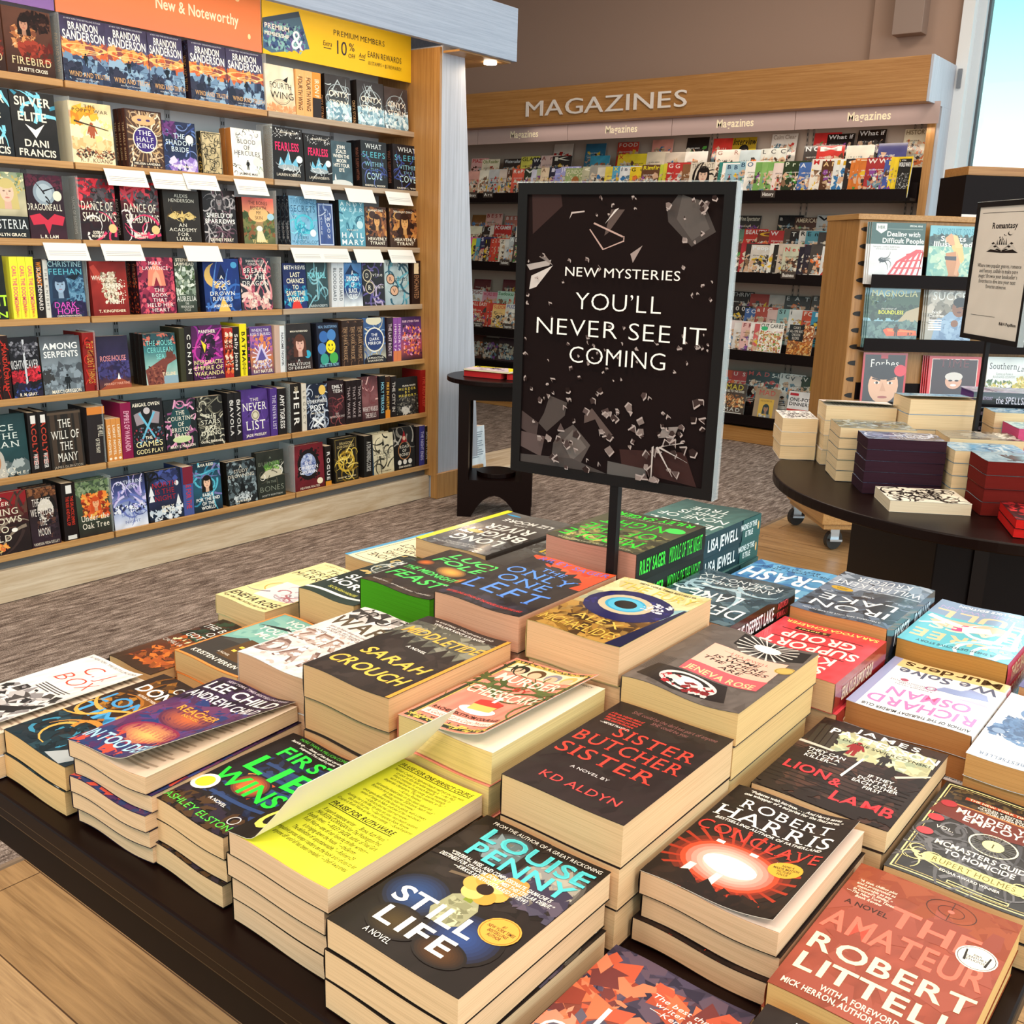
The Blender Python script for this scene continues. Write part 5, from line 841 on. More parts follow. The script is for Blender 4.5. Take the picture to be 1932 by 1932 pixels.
MAGART = {
 'WORLD WAR II': [BR(0, 0, 1, 1, .07, 'e8c828'), Rc(.07, .05, .93, .95, '1c1a1a'), NZ(.1, .4, .9, .93, 60, .14, '5a5a5a 8a8a8a 2c2c2c b0b0b0 3a3a3a'), T('NATIONAL', .4, .09, .3, .03, 'f0f0f0'), Rc(.12, .07, .17, .12, 'e8c828'), T('WORLD WAR II', .5, .19, .8, .10, 'ffffff')],
 'GUN DOG': [NZ(0, .2, 1, 1, 40, .12, 'c8c898 e8e4c8 9ab078 d8d0a0'), T('GUNDOG', .5, .12, .94, .13, 'f4ecd0', 's'), FACE(.55, .46, .32, 'c88850', 'a86a3c'), NZ(.25, .75, .85, .95, 26, .08, '8a4a38 a86048 6a3a2c')],
 'THE': [T('THE KNOT', .5, .1, .9, .12, '6a6058', 's'), FACE(.56, .36, .42, 'ecc8b0', '1c1412'), NZ(.35, .65, .8, .98, 10, .25, 'ecc8b0 e8dcc8'), SW(.2, .3, .5, .9, 8, .5, '1c1412')],
 'Interview': [Rc(0, .34, 1, 1, 'f4dc28'), T('Interview', .5, .12, .96, .18, '1c1a14', 'bi'), FACE(.5, .42, .34, 'e8c0a8', '16120e')],
 'CUT CARBS': [T('CUT CARBS', .5, .09, .92, .1, '1c1a1a'), E(.2, .17, .14, .06, '3ab878'), NZ(.05, .25, .95, .9, 70, .14, 'c89850 e8c890 7a9a48 d86a3c f4e8d0 a8382c'), E(.5, .9, .45, .1, 'f4f2ee'), T('fresh', .82, .24, .26, .06, 'd87a9a', 'ri')],
 "COOK'S": [Rc(0, 0, .6, .45, '1c1616'), TL("COOK'S|ALL-TIME BEST|CHICKEN|RECIPES", .3, .03, .42, .52, 'f0e8dc', 's'), NZ(.0, .45, 1, 1, 60, .16, 'c87830 e8a850 8a4a1c d8b070 a85a24'), NZ(.6, .0, 1, .5, 26, .16, 'b86a38 8a3a20 d89858 f0d8b0')],
 'MAD': [T('MAD', .5, .1, .76, .15, 'e8d038', 's'), T('GOES TO THE DOGS', .5, .22, .8, .06, 'f0e8d8'), NZ(.05, .32, .95, .66, 40, .14, 'c89058 8a5a30 e8c890 4a3020 d8803c'), T('MAD', .5, .74, .7, .1, 'e8e4dc', 's'), Rc(.1, .82, .9, .97, 'd8d0c8'), T('TRAIN', .5, .9, .6, .07, '3a2c28')],
 'MAD TV': [T('MAD', .5, .12, .72, .14, 'c83830', 's'), Rc(.2, .3, .82, .98, 'e0b030'), T('NEIGHBOR', .5, .36, .5, .05, 'a87a1c'), FACE(.52, .58, .22, 'a87858', '1c1614'), NZ(.3, .75, .75, .98, 8, .2, 'd8d0c8 8a8a8a')],
 'ONE-POT': [Rc(.05, .05, .4, .12, 'c82838'), TJ('ONE-POT|DINNERS', .5, .16, .42, .88, '1c1a1a'), Rc(0, .5, 1, .56, 'c83830'), NZ(.05, .6, .95, .95, 40, .14, 'c83830 d8883c f0e0c8 7a9a48')],
}
wall_row(0, 2, '1040 e8d8c8 c83830 ; 1100 3a7898 f0f0f0 ; 1160 d84838 f4e8d8 FOOD ; 1225 e8a090 c83830 ; 1290 201c1c f0f0f0 ; 1340 d83c34 f4f0e8 ; 1377 a88a1c 1c1a14 *Interview ; 1450 f0e8e0 a8988a Calm Clear ; 1530 d83838 f4f0e8 ; 1555 201c1c f4f4f4 What if ; 1612 201c1c f4f4f4 What if ; 1700 f0e4c8 8a7a5a HISTORY', 5, 'back')
wall_row(0, 1, '884 e8b0ac c83830 PIAZZA ; 905 f0e4c8 7a8a3c Oh Reader ; 945 2c2624 dfe4e8 Watercolor ; 978 e8e060 3a3a20 GLASS ; 1000 2a2c3a f0f0f0 Wood ; 1016 e8c8c0 8a4a48 Art ; 1038 2c2828 f4f0e0 K ; 1108 3a98b8 f0f0f0 ; 1160 e8c830 c83028 XX ; 1185 e8d030 2a2418 ; 1215 e8d8c0 c85838 ; 1250 c8b8a8 8a3030 ; 1288 e8e0d8 2a2420 ; 1345 e8dcd0 a87a68 GR ; 1390 c8d4d8 2a4a5a ; 1430 d8d8d0 4a4a48 LCC ; 1510 46403e f0f0f0 NCIS ; 1535 c83830 f4f0e8 M ; 1590 e8e0d0 2a2420 ; 1650 4a4a80 f0e8c8', 6, 'middle')
wall_row(0, 0, '872 e4a89c c83858 ; 900 f0ead8 8a9a3c ; 918 c4c6c8 5a6a7a ; 938 d8c8bc 6a5a50 ; 953 5a3a2c f0e8e0 III ; 963 e0604c f4ece0 RePub ; 986 2e3c2c e8e8e0 W ; 1000 d8d8ec 4a4a6a ; 1010 b4bc98 3a4030 ; 1018 f0d8b8 8a6a50 Art ; 1034 2a2c40 d8d8e8 K ; 1046 9ca0dc e8e8f8 J ; 1056 a8a8dc e8e8f8 JELLO ; 1066 9aac74 f4ecd0 *GUN DOG ; 1098 c8c4a4 f4f0d8 G ; 1112 a8a49a e8e4dc ; 1127 e0d8c8 6a6048 ; 1142 e8d054 3a3428 ; 1156 5aa4c8 e8e040 XE ; 1170 eceef0 1c2a48 In-Fi ; 1190 e8c830 1c1a14 Gun ; 1212 6a4630 f0e030 Rimfire ; 1246 c4d044 2a3018 ; 1253 d8cc40 2a2818 ; 1260 c03434 f0d8d0 GQ ; 1273 c83c38 f0d8d0 GQ ; 1290 8a6040 e8d8c0 ; 1305 e8dcc8 6a6058 *THE', 7, 'left half of front')
# the same front row carries on to the right bay
wall_row(0, 0, '1350 2e8078 dff0ec ; 1357 f0f0ec 2a4a6a ; 1364 9cc0d0 1c3a58 Br ; 1377 9cc0d0 1c3a58 Br ; 1390 9cc0d0 1c3a58 Br ; 1402 f4f0e8 4a6a8a OL ; 1421 7aac5c f0f0e0 ; 1433 88b468 f0f0e0 ; 1445 7aac5c f0f0e0 ; 1456 e8d4cc c85868 ; 1475 2e3c24 d8e0c8 Prep ; 1505 4a6cac e8ecf4 AR ; 1528 f0e8dc c82828 MHI ; 1548 5a3824 e8c890 ANIS ; 1570 f0f0ec d8a830 M ; 1582 f0f0ec d8a830 M ; 1593 2a2424 f4f0e8 G ; 1603 d87a34 f4e8c8 T ; 1611 d87a34 f4e8c8 T ; 1619 d87a34 f4e8c8 T ; 1633 a83434 f4e8e0 WWII ; 1668 4a5ca4 e8d060 E ; 1679 e8c830 1c1a14 ; 1686 e8c830 1c1a14 ; 1693 e8c828 ffffff *WORLD WAR II', 8, 'right half of front')
wall_row(1, 2, '886 8a5a30 e8d8b0 ; 912 e8b0a4 a83028 BEST ; 948 c87868 f4e8e0 BEST ; 978 e8a030 f4f0e8', 9, 'left part of back')
wall_row(1, 1, '878 f0e8cc 8a7a4a ; 905 2c2420 f0f0f0 JOG ; 920 e8dcd0 c83030 ; 928 b82828 f4f4f4 PC GAMER ; 968 f0e4d8 2a2420', 10, 'left part of middle')
wall_row(1, 0, '874 e458a4 f4e8f0 ; 886 e8e040 3a3a18 ; 894 58b0c8 f0f8f8 ; 902 2a2c58 e8e8f4 SE ; 911 241c24 e8e040 IA ; 922 c84034 f4e8d8 S ; 928 d04a34 f4e8d8 S ; 934 c84034 f4e8d8 S ; 941 e8e0d0 4a4438 ZINE ; 951 d8d8d4 3a3a3a ; 959 b8c0c4 e8f0f0 AR ; 968 46403e e8e4e0 BETTER', 11, 'left part of front')
wall_row(1, 2, '1385 46403e e8dcc8 Wine Spectator ; 1462 2c2828 c8c0b8 at ; 1494 5a3c34 f0d8b8 AMERICAN ; 1535 c4c2c0 2a2424 W ; 1562 6a4a28 e8c040 Back', 12, 'right part of back')
wall_row(1, 1, '1372 6a8a78 e8f0e8 OW ; 1398 c83830 f4e8e4 BEAUTY ; 1424 7a3a2c f0b838 O ; 1446 c03838 f4e8e8 Wo ; 1474 5a4a40 e8dcd0 ; 1486 2a2424 f0ece4 TIME ; 1503 e8e0d8 2a2424 RG ; 1516 5a98a8 1c2a30 Entr ; 1540 46403e d8d0c8 ; 1560 4a3e3a d8d0c8', 13, 'right part of middle')
wall_row(1, 0, '1372 5a3830 e8c838 ; 1392 b03038 f0c8d0 ; 1402 3a3430 e8e040 ; 1412 d8d0c8 e8f0f4 People ; 1447 f0ece4 2a2420 I ; 1455 2c2622 e8b878 ; 1464 c8b8a8 5a4a3c ; 1474 c8c8b0 c82828 News ; 1504 2a2430 8a8490 ; 1514 302a34 8a8490 ; 1526 4a4440 a8a098 ; 1548 e8e8e8 2a2a2a H ; 1558 ececec 2a2a2a H', 14, 'right part of front')
wall_row(2, 2, '890 6c2830 c87870 ; 944 6c3038 c88078', 15, 'left part of back')
wall_row(2, 1, '876 f0ecec 8a2a30 LOGIC ; 906 e8a8b8 c82858 WORD SEEK ; 934 c8e8d8 3a8a58 Sudoku ; 966 e4725c f4e8e0', 16, 'left part of middle')
wall_row(2, 0, '884 c83830 f4e8d8 ALL EASY ; 913 d04a38 f4e0d0 ; 919 c83c34 f4e0d0 ; 926 f0c880 d84a38 SUDOKU ; 950 e8e8e0 5a68a8 PUZZLE', 17, 'left part of front')
wall_row(2, 2, '1374 2c2424 c8c0bc THRIVE ; 1410 a84038 e8d0c8 ; 1446 c4b8b0 5a4a48 ; 1476 46403e d8d4d0 EAT ; 1526 5a5450 d8d4d0 EASY', 18, 'right part of back')
wall_row(2, 1, '1368 241c1c e8e0dc 1001 ; 1400 4a6cac e8e8f0 SOUL ; 1420 b84a3c f4ece4 alCo ; 1443 e8c4bc c83838 ; 1462 98c4c4 2a3a3a SI CL ; 1484 f0ece8 2a2424 it ; 1509 d85434 f4e8d8 FOOD ; 1527 48a4c8 f0f8f8 E ; 1542 d8a838 2a2418 Veg', 19, 'right part of middle')
wall_row(2, 0, '1366 e8d8d8 c83838 ; 1380 e4dedc 7a5a58 ; 1394 e8b8b4 8a3a40 FREE ; 1411 f0e8e4 c83838 ; 1419 d86060 f4ece8 ; 1429 f4efe8 1c1a1a *CUT CARBS ; 1483 8a5a30 f0e8dc *COOK\'S ; 1544 f0e8e0 c85a48 ; 1553 b84a3c f0e8e0', 20, 'right part of front')
wall_row(3, 2, '884 5a3028 c89888 ; 908 3a2c28 b8a090 ; 938 46343c c8b0b8', 21, 'left part of back')
wall_row(3, 1, '1352 d85434 f4d8c8 ; 1376 c03434 f4e0d8 USA ; 1404 241c1c d85048 MAD ; 1448 2a2424 f0ece8 5-IN-30 ; 1466 e8e8e4 3a3a3a iGLU ; 1484 e4dcd4 2a2424 Vog ; 1508 3a4a3a e8e4dc VE ; 1525 c8a038 5a3a18 LION ROAR', 22, 'right part of middle')
wall_row(3, 0, '1358 4a3020 e8d038 *MAD ; 1420 a88a6a c83830 *MAD TV ; 1482 f4f0f0 1c1a1a *ONE-POT ; 1526 5a3a2c e8d8c8', 23, 'right part of front')
# ---- magazines on the rolling tower
TZs = (1.262, .975, .68)
def tower_mag(si, x0, x1, h, bg, items, label, n=1, t=.006, edge='e8e4dc'):
    q = EK + EN*.035; z = TZs[si]+.0125
    def sx(px):
        s = .3
        for _ in range(3): p = q + ED*s; s = (onplane(px, proj((p.x, p.y, z+.08))[1], q, EN) - EK).dot(ED)
        return s
    a, b = sx(x0), sx(x1)
    for k in range(n):
        magazine(TM @ TR(a-.007*k, -.028+(t+.0012)*k, z) @ RX(86), b-a, h, t, bg, items, label if k == 0 else ORD[k] + ' copy behind the ' + ' '.join(label.split()[:12]), 'tw'+label, 'copies of the ' + label if n > 1 else None, edge=edge)
tower_mag(0, 1640, 1741, .275, 'e4e4e6', [Rc(0, 0, 1, .35, '2f4a40'), P([(.08, .02), (.28, .02), (.28, .12), (.18, .18), (.08, .12)], 'f0f0ec'), T('HBR', .18, .08, .14, .05, '2f4a40'), T('SPECIAL ISSUE', .82, .05, .24, .025, 'e8ece8'), Rc(.3, .1, .95, .105, 'a8b8b0'), TL('Dealing with|Difficult People', .6, .13, .34, .78, 'f8f8f4'), TL('Navigate conflict, build trust,|and work with anyone', .3, .37, .44, .5, '5a5a60', 'r'),
    P([(.05, 1), (.95, .38), (.99, .5), (.99, 1)], 'e4e4e6'), *[P([(.25+.12*k, 1), (.5+.1*k, .62-.03*k), (.86+.02*k, .42), (.88+.02*k, .43), (.54+.1*k, .64-.03*k), (.29+.12*k, 1)], 'd84048') for k in range(6)], *[P([(.28+.1*k, .96-.11*k), (.98, .99-.13*k), (.98, .965-.13*k), (.28+.1*k, .935-.11*k)], 'd84048') for k in range(5)], E(.24, .6, .07, .04, '2a2628'), E(.3, .58, .09, .02, '9a9a9e'), SW(.18, .58, .3, .68, 4, .08, '2a2628')],
    'magazine with a green banner and a red fly swatter on the tower', 3)
tower_mag(0, 1750, 1836, .268, '78b8c8', [Rc(0, .18, 1, .34, '3a4a48'), NZ(0, .16, 1, .36, 24, .16, '2a3634 4a5a54 6a7a70'), Rc(0, .34, 1, 1, '9cc4b0'), NZ(0, .36, 1, 1, 30, .22, 'b8d4bc 88b8a8 c8dcc0 78b0a8'), T('SWIMSUIT 2025', .55, .09, .8, .09, '3a8098', 's'), T('Sports', .52, .21, .56, .08, 'f4f4f0'), T('Illustrated', .52, .30, .86, .08, 'f4f4f0'),
    P([(.5, .28), (.72, .3), (.8, .55), (.74, .62), (.62, .5), (.5, .36)], 'e8c078'), P([(.38, .45), (.6, .42), (.64, .62), (.72, .8), (.6, 1), (.36, 1), (.48, .8), (.4, .62)], 'c88858'), P([(.36, .5), (.62, .5), (.62, .57), (.38, .56)], '3a3440'), E(.5, .24, .1, .08, 'dca074'), P([(.5, .14), (.6, .16), (.72, .36), (.58, .36)], 'e8c888'), P([(.34, .2), (.46, .12), (.5, .15), (.38, .28)], 'dca074'), P([(.62, .42), (.72, .62), (.66, .82), (.6, .8), (.63, .62)], 'dca074'), P([(.46, .86), (.74, .86), (.74, .92), (.46, .92)], '3a3440')],
    'magazine with a swimmer on a pale green sea, behind the tall sign')
tower_mag(1, 1636, 1731, .272, '8ab8c8', [NZ(0, .12, 1, .35, 40, .18, '2f4a34 3f5a3c 24382a 5a7048'), P([(0, .3), (.4, .22), (.6, .1), (1, .05), (1, .5), (0, .5)], '3f5a44'), NZ(0, .28, 1, .52, 40, .12, '2a4030 24382a 3a5240'), P([(.6, .55), (.75, .38), (1, .3), (1, .62), (.7, .62)], 'b8a888'), Rc(0, .55, 1, 1, '4a6a6a'), NZ(0, .57, 1, 1, 40, .2, '5a7a78 3f5c5e 6a8a84'), P([(.32, .7), (.4, .66), (.98, .7), (1, .78), (.4, .8)], 'e0602c'), P([(.4, .68), (.95, .71), (.95, .73), (.42, .72)], 'f08a4a'), FIG(.58, .8, .2, '3a2c20'), T('MAGNOLIA', .5, .085, .92, .1, 'e8e4a8', 's'), T('BOUNDLESS', .45, .40, .5, .06, 'e8e838'), T('the summer of', .4, .34, .3, .03, 'f0f0e8', 'ri'), T('R7', .86, .76, .1, .05, '3a1c10')],
    'magazine with an orange raft on a forest lake on the tower', 3)
tower_mag(1, 1746, 1833, .27, 'a8a49a', [NZ(0, 0, 1, .6, 24, .3, 'b8b0a4 8a8478 c8c0b4 6a6258'), T('SUCCESS', .6, .10, 1.0, .13, 'f4f4f0', 's'), P([(.3, .5), (.5, .36), (.98, .4), (1, 1), (.12, 1), (.18, .7)], '8aa8c8'), NZ(.2, .5, .95, 1, 16, .2, '7a98bc 9ab8d4 6a88ac'), E(.7, .3, .16, .15, '8a5a3c'), E(.71, .2, .16, .08, '1c1412'), E(.65, .28, .03, .012, '1c1412'), E(.78, .3, .03, .012, '1c1412'), E(.7, .37, .05, .015, '5a2c20'), E(.62, .56, .08, .06, '8a5a3c'), TL('Nick|Cannon', .22, .34, .46, .34, 'f4f4f4', 's'), *[Rc(.06, .5+.04*k, .34, .52+.04*k, 'f0f0f0') for k in range(5)]],
    'magazine with a man in a light blue suit on the tower', 3)
tower_mag(2, 1624, 1707, .272, '2a2420', [BR(0, 0, 1, 1, .045, 'c82430'), Rc(.05, .04, .95, .96, '241e1c'), Rc(.4, 0, .56, .1, 'c82430'), T('Forbes', .5, .18, .66, .13, 'f8f8f4', 's'), P([(.15, 1), (.25, .82), (.8, .82), (.95, 1)], '2c2a34'), E(.5, .56, .34, .31, 'e0b090'), E(.5, .33, .35, .13, '16110f'), NZ(.18, .28, .82, .36, 14, .1, '16110f'), *[P([(.5+q*.07, .46), (.5+q*.26, .43), (.5+q*.26, .45), (.5+q*.07, .485)], '1c1412') for q in (-1, 1)], *[E(.5+q*.15, .515, .065, .02, 'f0e8e0') for q in (-1, 1)], *[E(.5+q*.15, .515, .03, .022, '1c1210') for q in (-1, 1)], P([(.48, .5), (.43, .66), (.57, .66)], 'cf9c7c'), E(.5, .76, .11, .022, 'a8584c'), E(.86, .3, .14, .1, 'e03848')],
    'magazine with a young man close up and white masthead on the tower', 1, edge='c82430')
tower_mag(2, 1748, 1846, .262, '2a1418', [BR(0, 0, 1, 1, .06, 'd82c30'), BR(.06, .045, .94, .955, .012, 'f4e8e0'), T('TIME', .5, .12, .6, .14, '6a2c30', 's'), E(.5, .44, .16, .14, 'd8a890'), E(.5, .36, .17, .08, 'd8d4d0'), E(.44, .43, .04, .016, '2a1a18'), E(.56, .43, .04, .016, '2a1a18'), E(.5, .51, .06, .02, 'f4f0ec'), P([(.2, .95), (.34, .6), (.66, .6), (.8, .95)], '241c24'), T('the', .3, .84, .14, .06, 'f4f4f0', 'ri')],
    'red bordered magazine with a smiling white haired man on the tower', 4, edge='d83c38')
tower_mag(2, 1858, 1942, .265, 'e4ecec', [T('Southern', .36, .16, .62, .11, '2a3438', 's'), T('Lady', .82, .2, .3, .1, '2a3438', 'ri'), TL('Coming up Roses in|BLUEGRASS COUNTRY', .4, .27, .38, .5, '5a6a6c', 'r'), NZ(.0, .42, 1, 1, 70, .12, '3a5a30 5a7a3c 8a9a48 c8b848 e8e0d0'), NZ(.7, .36, 1, .7, 20, .12, 'c8b048 a8a040 e8d888')],
    'pale magazine with flowers and a two part masthead at the right')
tower_mag(1, 1912, 1990, .27, 'e8e8ea', [SW(0, 0, 1, 1, 30, .5, '1c1a1c 2a2a2c'), P([(0, .3), (.1, .3), (1, .95), (.9, .95)], '1c1a1c'), P([(.9, .3), (1, .3), (.1, .95), (0, .95)], '1c1a1c'), NZ(.0, .0, .4, .16, 6, .2, 'c83850')], 'black and white patterned magazine right of the tall sign')
# ================================================================== stacks on the front table
DAB[:] = [4.2, .42]; LAY[:] = [1e-5, 5e-5]
def wave(w, a):
    return lambda x, y: a*(1+math.sin(6.283*x/w+.3))*.5
def stack(x0, y0, w, d, ztop, n, bg, items, desc, flip=False, spine=None, pages='e6cda8', rot=0, amp=.0025, curl=None, top=None, jit=.06, gap=0, fine=.012, tz=None, mat_=None, base=None, jx=.004, hard=False):
    tz = TF if tz is None else tz; t = (ztop-tz-amp*.5)/n; key = desc; rnd = random.Random(key)
    wp = wave(w, amp) if amp else None
    low = book_meshes(key, w, d, t-.0006, bg, items if curl is None else items, spine, pages, hard, jit, wp, None, mat_, fine if amp else 0)
    upp = low if curl is None and top is None else book_meshes(key, w, d, t-.0006, bg, items, spine, pages, hard, jit, wp, curl and (lambda x, y, z: (lambda q: (q[0], q[1], q[2] + (wp(x, y) if wp else 0)))(curl(x, y, z, w, d, t))), mat_, fine)
    gp = 'copies of the ' + desc if n > 1 else None
    for k in range(n):
        ln = n-1-k
        ox, oy, rz = (0, 0, rot) if ln == 0 else (rnd.uniform(-jx, jx), rnd.uniform(-jx, jx), rot+rnd.uniform(-.8, .8))
        M = (base or Matrix()) @ TR(x0+ox, y0+oy, tz+k*t+.0004) @ TR(w/2, d/2, 0) @ RZ(rz+(180 if flip else 0)) @ TR(-w/2, -d/2, 0)
        sh = ' '.join(desc.split(',')[0].split()[:11]); lab = desc if ln == 0 else ('bottom copy under the ' if k == 0 and n > 2 else '%s copy under the ' % ORD[ln-1]) + sh
        o = put_book(upp if ln == 0 else low, M, lab, 'book', gp)
        if ln == 0 and top:                                                      # printed first page, seen because the cover stands away from it
            mb = MB(); wf = folded(lambda a, b, c: (a, b, wp(a, b) if wp else 0), w); paint(mb, top[0], top[1], w, d-.002, lambda x, y, l: (x, y+.001, t-.0011+wf(x, y, 0)[2]+.0004+l), key+'p', jit=0, fine=1, nx=GRID, ny=12); mb.build('first_page', M_MATTE, o)
    return
def curl_up(lift, shrink, far=.5):
    def f(x, y, z, w, d, t):
        u = x/w; k = 1-(1-far)*y/d; q = k*u*u
        return (x*(1-shrink*q), y, z + .0006 + lift*q)
    return f
def curl_stand(x, y, z, w, d, t):
    """cover standing open: flat by the spine, then turned up"""
    px, pz, th, n = 0, 0, 0, 24; ds = x/n if n else 0
    for i in range(n):
        s = (i+.5)*ds; th = R_(6) if s < .022 else R_(6+44*min(1, (s-.022)/.02)); px += ds*math.cos(th); pz += ds*math.sin(th)
    return (px - (z-t)*math.sin(th)*.6, y, t + pz + (z-t)*math.cos(th))
CR_ = 'e6cda8'
TXT = lambda v0, v1, n, c='3a342c', x0=.1, x1=.9: [Rc(x0, v0+(v1-v0)*q/n, x1-(.25 if q % 4 == 3 else .04*(q % 3)), v0+(v1-v0)*(q+.45)/n, c) for q in range(n)]
# first row, nearest the camera
stack(-1.222, .458, .131, .207, .85, 2, 'e8e4e2 dcd8d6', [TL('C. J.|BOX', .52, .07, .38, .62, 'e04a34', 'li'), T('#1 NEW YORK TIMES BESTSELLING AUTHOR', .5, .035, .9, .022, '3a3a3a', 'r'), *TXT(.42, .5, 4, '4a4648', .3, .8), NZ(.05, .52, .95, .98, 30, .2, '4a4644 2c2a2a b8b4b4 8a8688'), P([(.1, .9), (.9, .6), (.92, .66), (.15, .98)], '2a2828'), NZ(.0, .85, .3, 1, 6, .1, 'c8503c')],
      'white paperback with red slanted author name at the left table corner', curl=curl_up(.006, .12, .9), top=('d8c8b4', TXT(.05, .95, 26, 'a08c7a', .08, .94)), pages='e0c49c')
stack(-1.087, .478, .131, .205, .856, 2, '2c2018 3a281a 1c2c34', [NZ(.1, .05, .95, .5, 30, .16, '5a3c1c 8a5a20 3a2814 a8742c'), SW(.3, .15, .95, .6, 12, .3, 'a86a28 7a4c1c 5a3818'), T('CHARLIE', .66, .09, .5, .07, 'f0ece4', 'r'), T('DONLEA', .52, .2, .84, .09, 'f4f0e8'), T('AUTHOR OF TWENTY YEARS LATER', .5, .275, .5, .02, 'e8e0d4'),
      T('LONG', .42, .40, .74, .11, '4a98d0'), T('TIME', .40, .56, .74, .11, '4aa0d8'), T('GONE', .55, .82, .98, .2, '3a88a8', 'r'), NZ(.0, .66, 1, .98, 24, .2, '1c3038 28424c 16242a'), SW(.2, .5, .8, .75, 10, .2, 'c8883a e0a850'), P([(.62, .98), (.86, .78), (.98, .9), (.9, 1)], 'a8b0b4')],
      'dark paperback with tall blue title letters and orange twigs', pages='e2bf88')
ITD = [NZ(0, 0, 1, .3, 26, .3, '1c1420 2a1c34 3a2848'), NZ(.1, .3, 1, .75, 46, .26, '5a2c58 6a3a60 3a4a8a 5a3a78 4a2c50 283a70'), GL_(.5, .5, .3, .12, 'c8683c', '5a2c48'), GL_(.5, .74, .34, .13, 'f8b868', '8a2c4c'), GL_(.2, .9, .3, .08, 'f0704c', '5a2c50'), NZ(0, .82, 1, 1, 20, .26, '2a3a6a 4a2c5a c84c3c'),
       T('NEW YORK TIMES BESTSELLING SERIES', .55, .035, .8, .022, 'c8c0d0'), T('LEE CHILD', .5, .12, .92, .095, 'f4f2ee'), T('ANDREW CHILD', .5, .245, .92, .075, 'e8e6ea'), T('REACHER', .5, .42, .52, .055, 'f0a040'), T('A', .5, .365, .05, .025, 'f0a040'), T('NOVEL', .5, .475, .22, .025, 'f0a040'), T('IN TOO DEEP', .46, .88, .9, .09, 'a8dcf4')]
stack(-.945, .479, .127, .20, .894, 5, '241a30 4a2c58 6a3a60 2c2c58', ITD, 'purple and fiery paperback with a lifting cover', rot=3.5, curl=curl_up(.020, .12, .2), top=('d6c2ae', [T('PRAISE FOR THE', .5, .06, .5, .03, '3a3028'), *TXT(.12, .95, 26, 'a8937f', .10, .92)]), pages='e2c6a4', amp=.005)
FLW = [NZ(.25, .2, .95, .8, 26, .16, '1f2c4a 2a3c68 16203a'), *[P([(.3, .34+.1*k), (.98, .3+.1*k), (.98, .33+.1*k), (.3, .37+.1*k)], '2c4474') for k in range(5)], NZ(.35, .5, .66, .66, 16, .12, 'd8582c f0984a a83820 f8c880'), GL_(.5, .58, .2, .12, 'f0783c', '1c1c24'), Rc(.42, .53, .58, .64, 'e06a34'), NZ(.0, .82, 1, 1, 18, .2, '241a20 2c2434 4a3420'),
       T('MORE THAN A MILLION COPIES SOLD', .58, .035, .8, .025, '58c848', 'r'), TL('Buckle up . . . Some of the best cat-and-mouse|suspense I’ve read in years.', .55, .06, .12, .84, 'e8ece8', 'bi'),
       T('FIRST', .58, .20, .74, .11, '30e848'), T('LIE', .55, .39, .8, .17, '28e040'), T('WINS', .52, .60, .86, .14, '24d83c'), E(.15, .72, .13, .085, 'f4f2ea'), E(.15, .72, .09, .058, 'e8d838'), T('A NOVEL', .5, .8, .22, .025, 'e8e8e8'), T('ASHLEY ELSTON', .5, .93, .9, .05, '58d848', 'r'), O(.85, .86, .06, .04, .15, 'e8e8e8')]
stack(-.816, .492, .112, .176, .87, 3, '1c181a 1c1c24 1a1618', FLW, 'black paperback with neon green title letters', pages='e4c69c', amp=.003)
CP = [T('ONE', .5, .14, .7, .16, 'f4ec70', 'bi'), T('PERFECT', .5, .55, .96, .14, 'f4ec70', 'bi'), T('COUPLE', .5, .8, .96, .2, 'f4ec60', 'bi'), T('RUTH WARE', .5, .32, .8, .06, 'e8e8e0')]
PR = [T('PRAISE FOR ONE PERFECT COUPLE', .6, .045, .72, .028, '2a2410', 'bi'), Rc(.24, .066, .96, .071, '2a2410'), T('PRAISE FOR RUTH WARE', .56, .525, .62, .032, '2a2410', 'bi'), Rc(.25, .548, .87, .553, '2a2410'),
      TL('Perfect Couple is a high-end beach read but you may want|to stick to dry land while enjoying it.” —Air Mail|Ware continues to stretch herself, expanding in|each novel and writing young- and increasingly|desperate characters. The most cinematic so far.”|—Kirkus Reviews|adrenaline-fueled take on the classic island tale . . .|Bound to be a top summer 2024 book beach read.”|Booklist (starred review)|once again delivers the literary goods, with a cheeky|sense of being in black and one of her own books|—Library Journal (starred review)|looking for a thriller to take on your next beach vacation,|this one’s for you.” —San Francisco Book Review|Couple is Ruth Ware at her most cunning.” —BookReporter', .6, .085, .49, .74, '3a3414', 'ri'),
      TL('A superb suspense writer . . . Brava, Ruth Ware.”|MAUREEN CORRIGAN for The Washington Post|Equally clever.” —RILEY SAGER, author of Final Girls|Ruth Ware—one of our favorite thriller writers—|is bringing down the house.” —theSkimm|The definition of unputdownable.” —Refinery29|impulsive prose keeps readers on the hook and refuses to let|anyone off until all has been revealed.” —Shelf Awareness', .58, .57, .88, .76, '3a3414', 'ri')]
stack(-.680, .481, .13, .196, .892, 4, '1a1610', CP, 'paperback whose cover stands open over a bright yellow first page', curl=curl_stand, top=('ece83c f0ea44', PR), pages='e0c4a4', amp=.002, jx=.006)
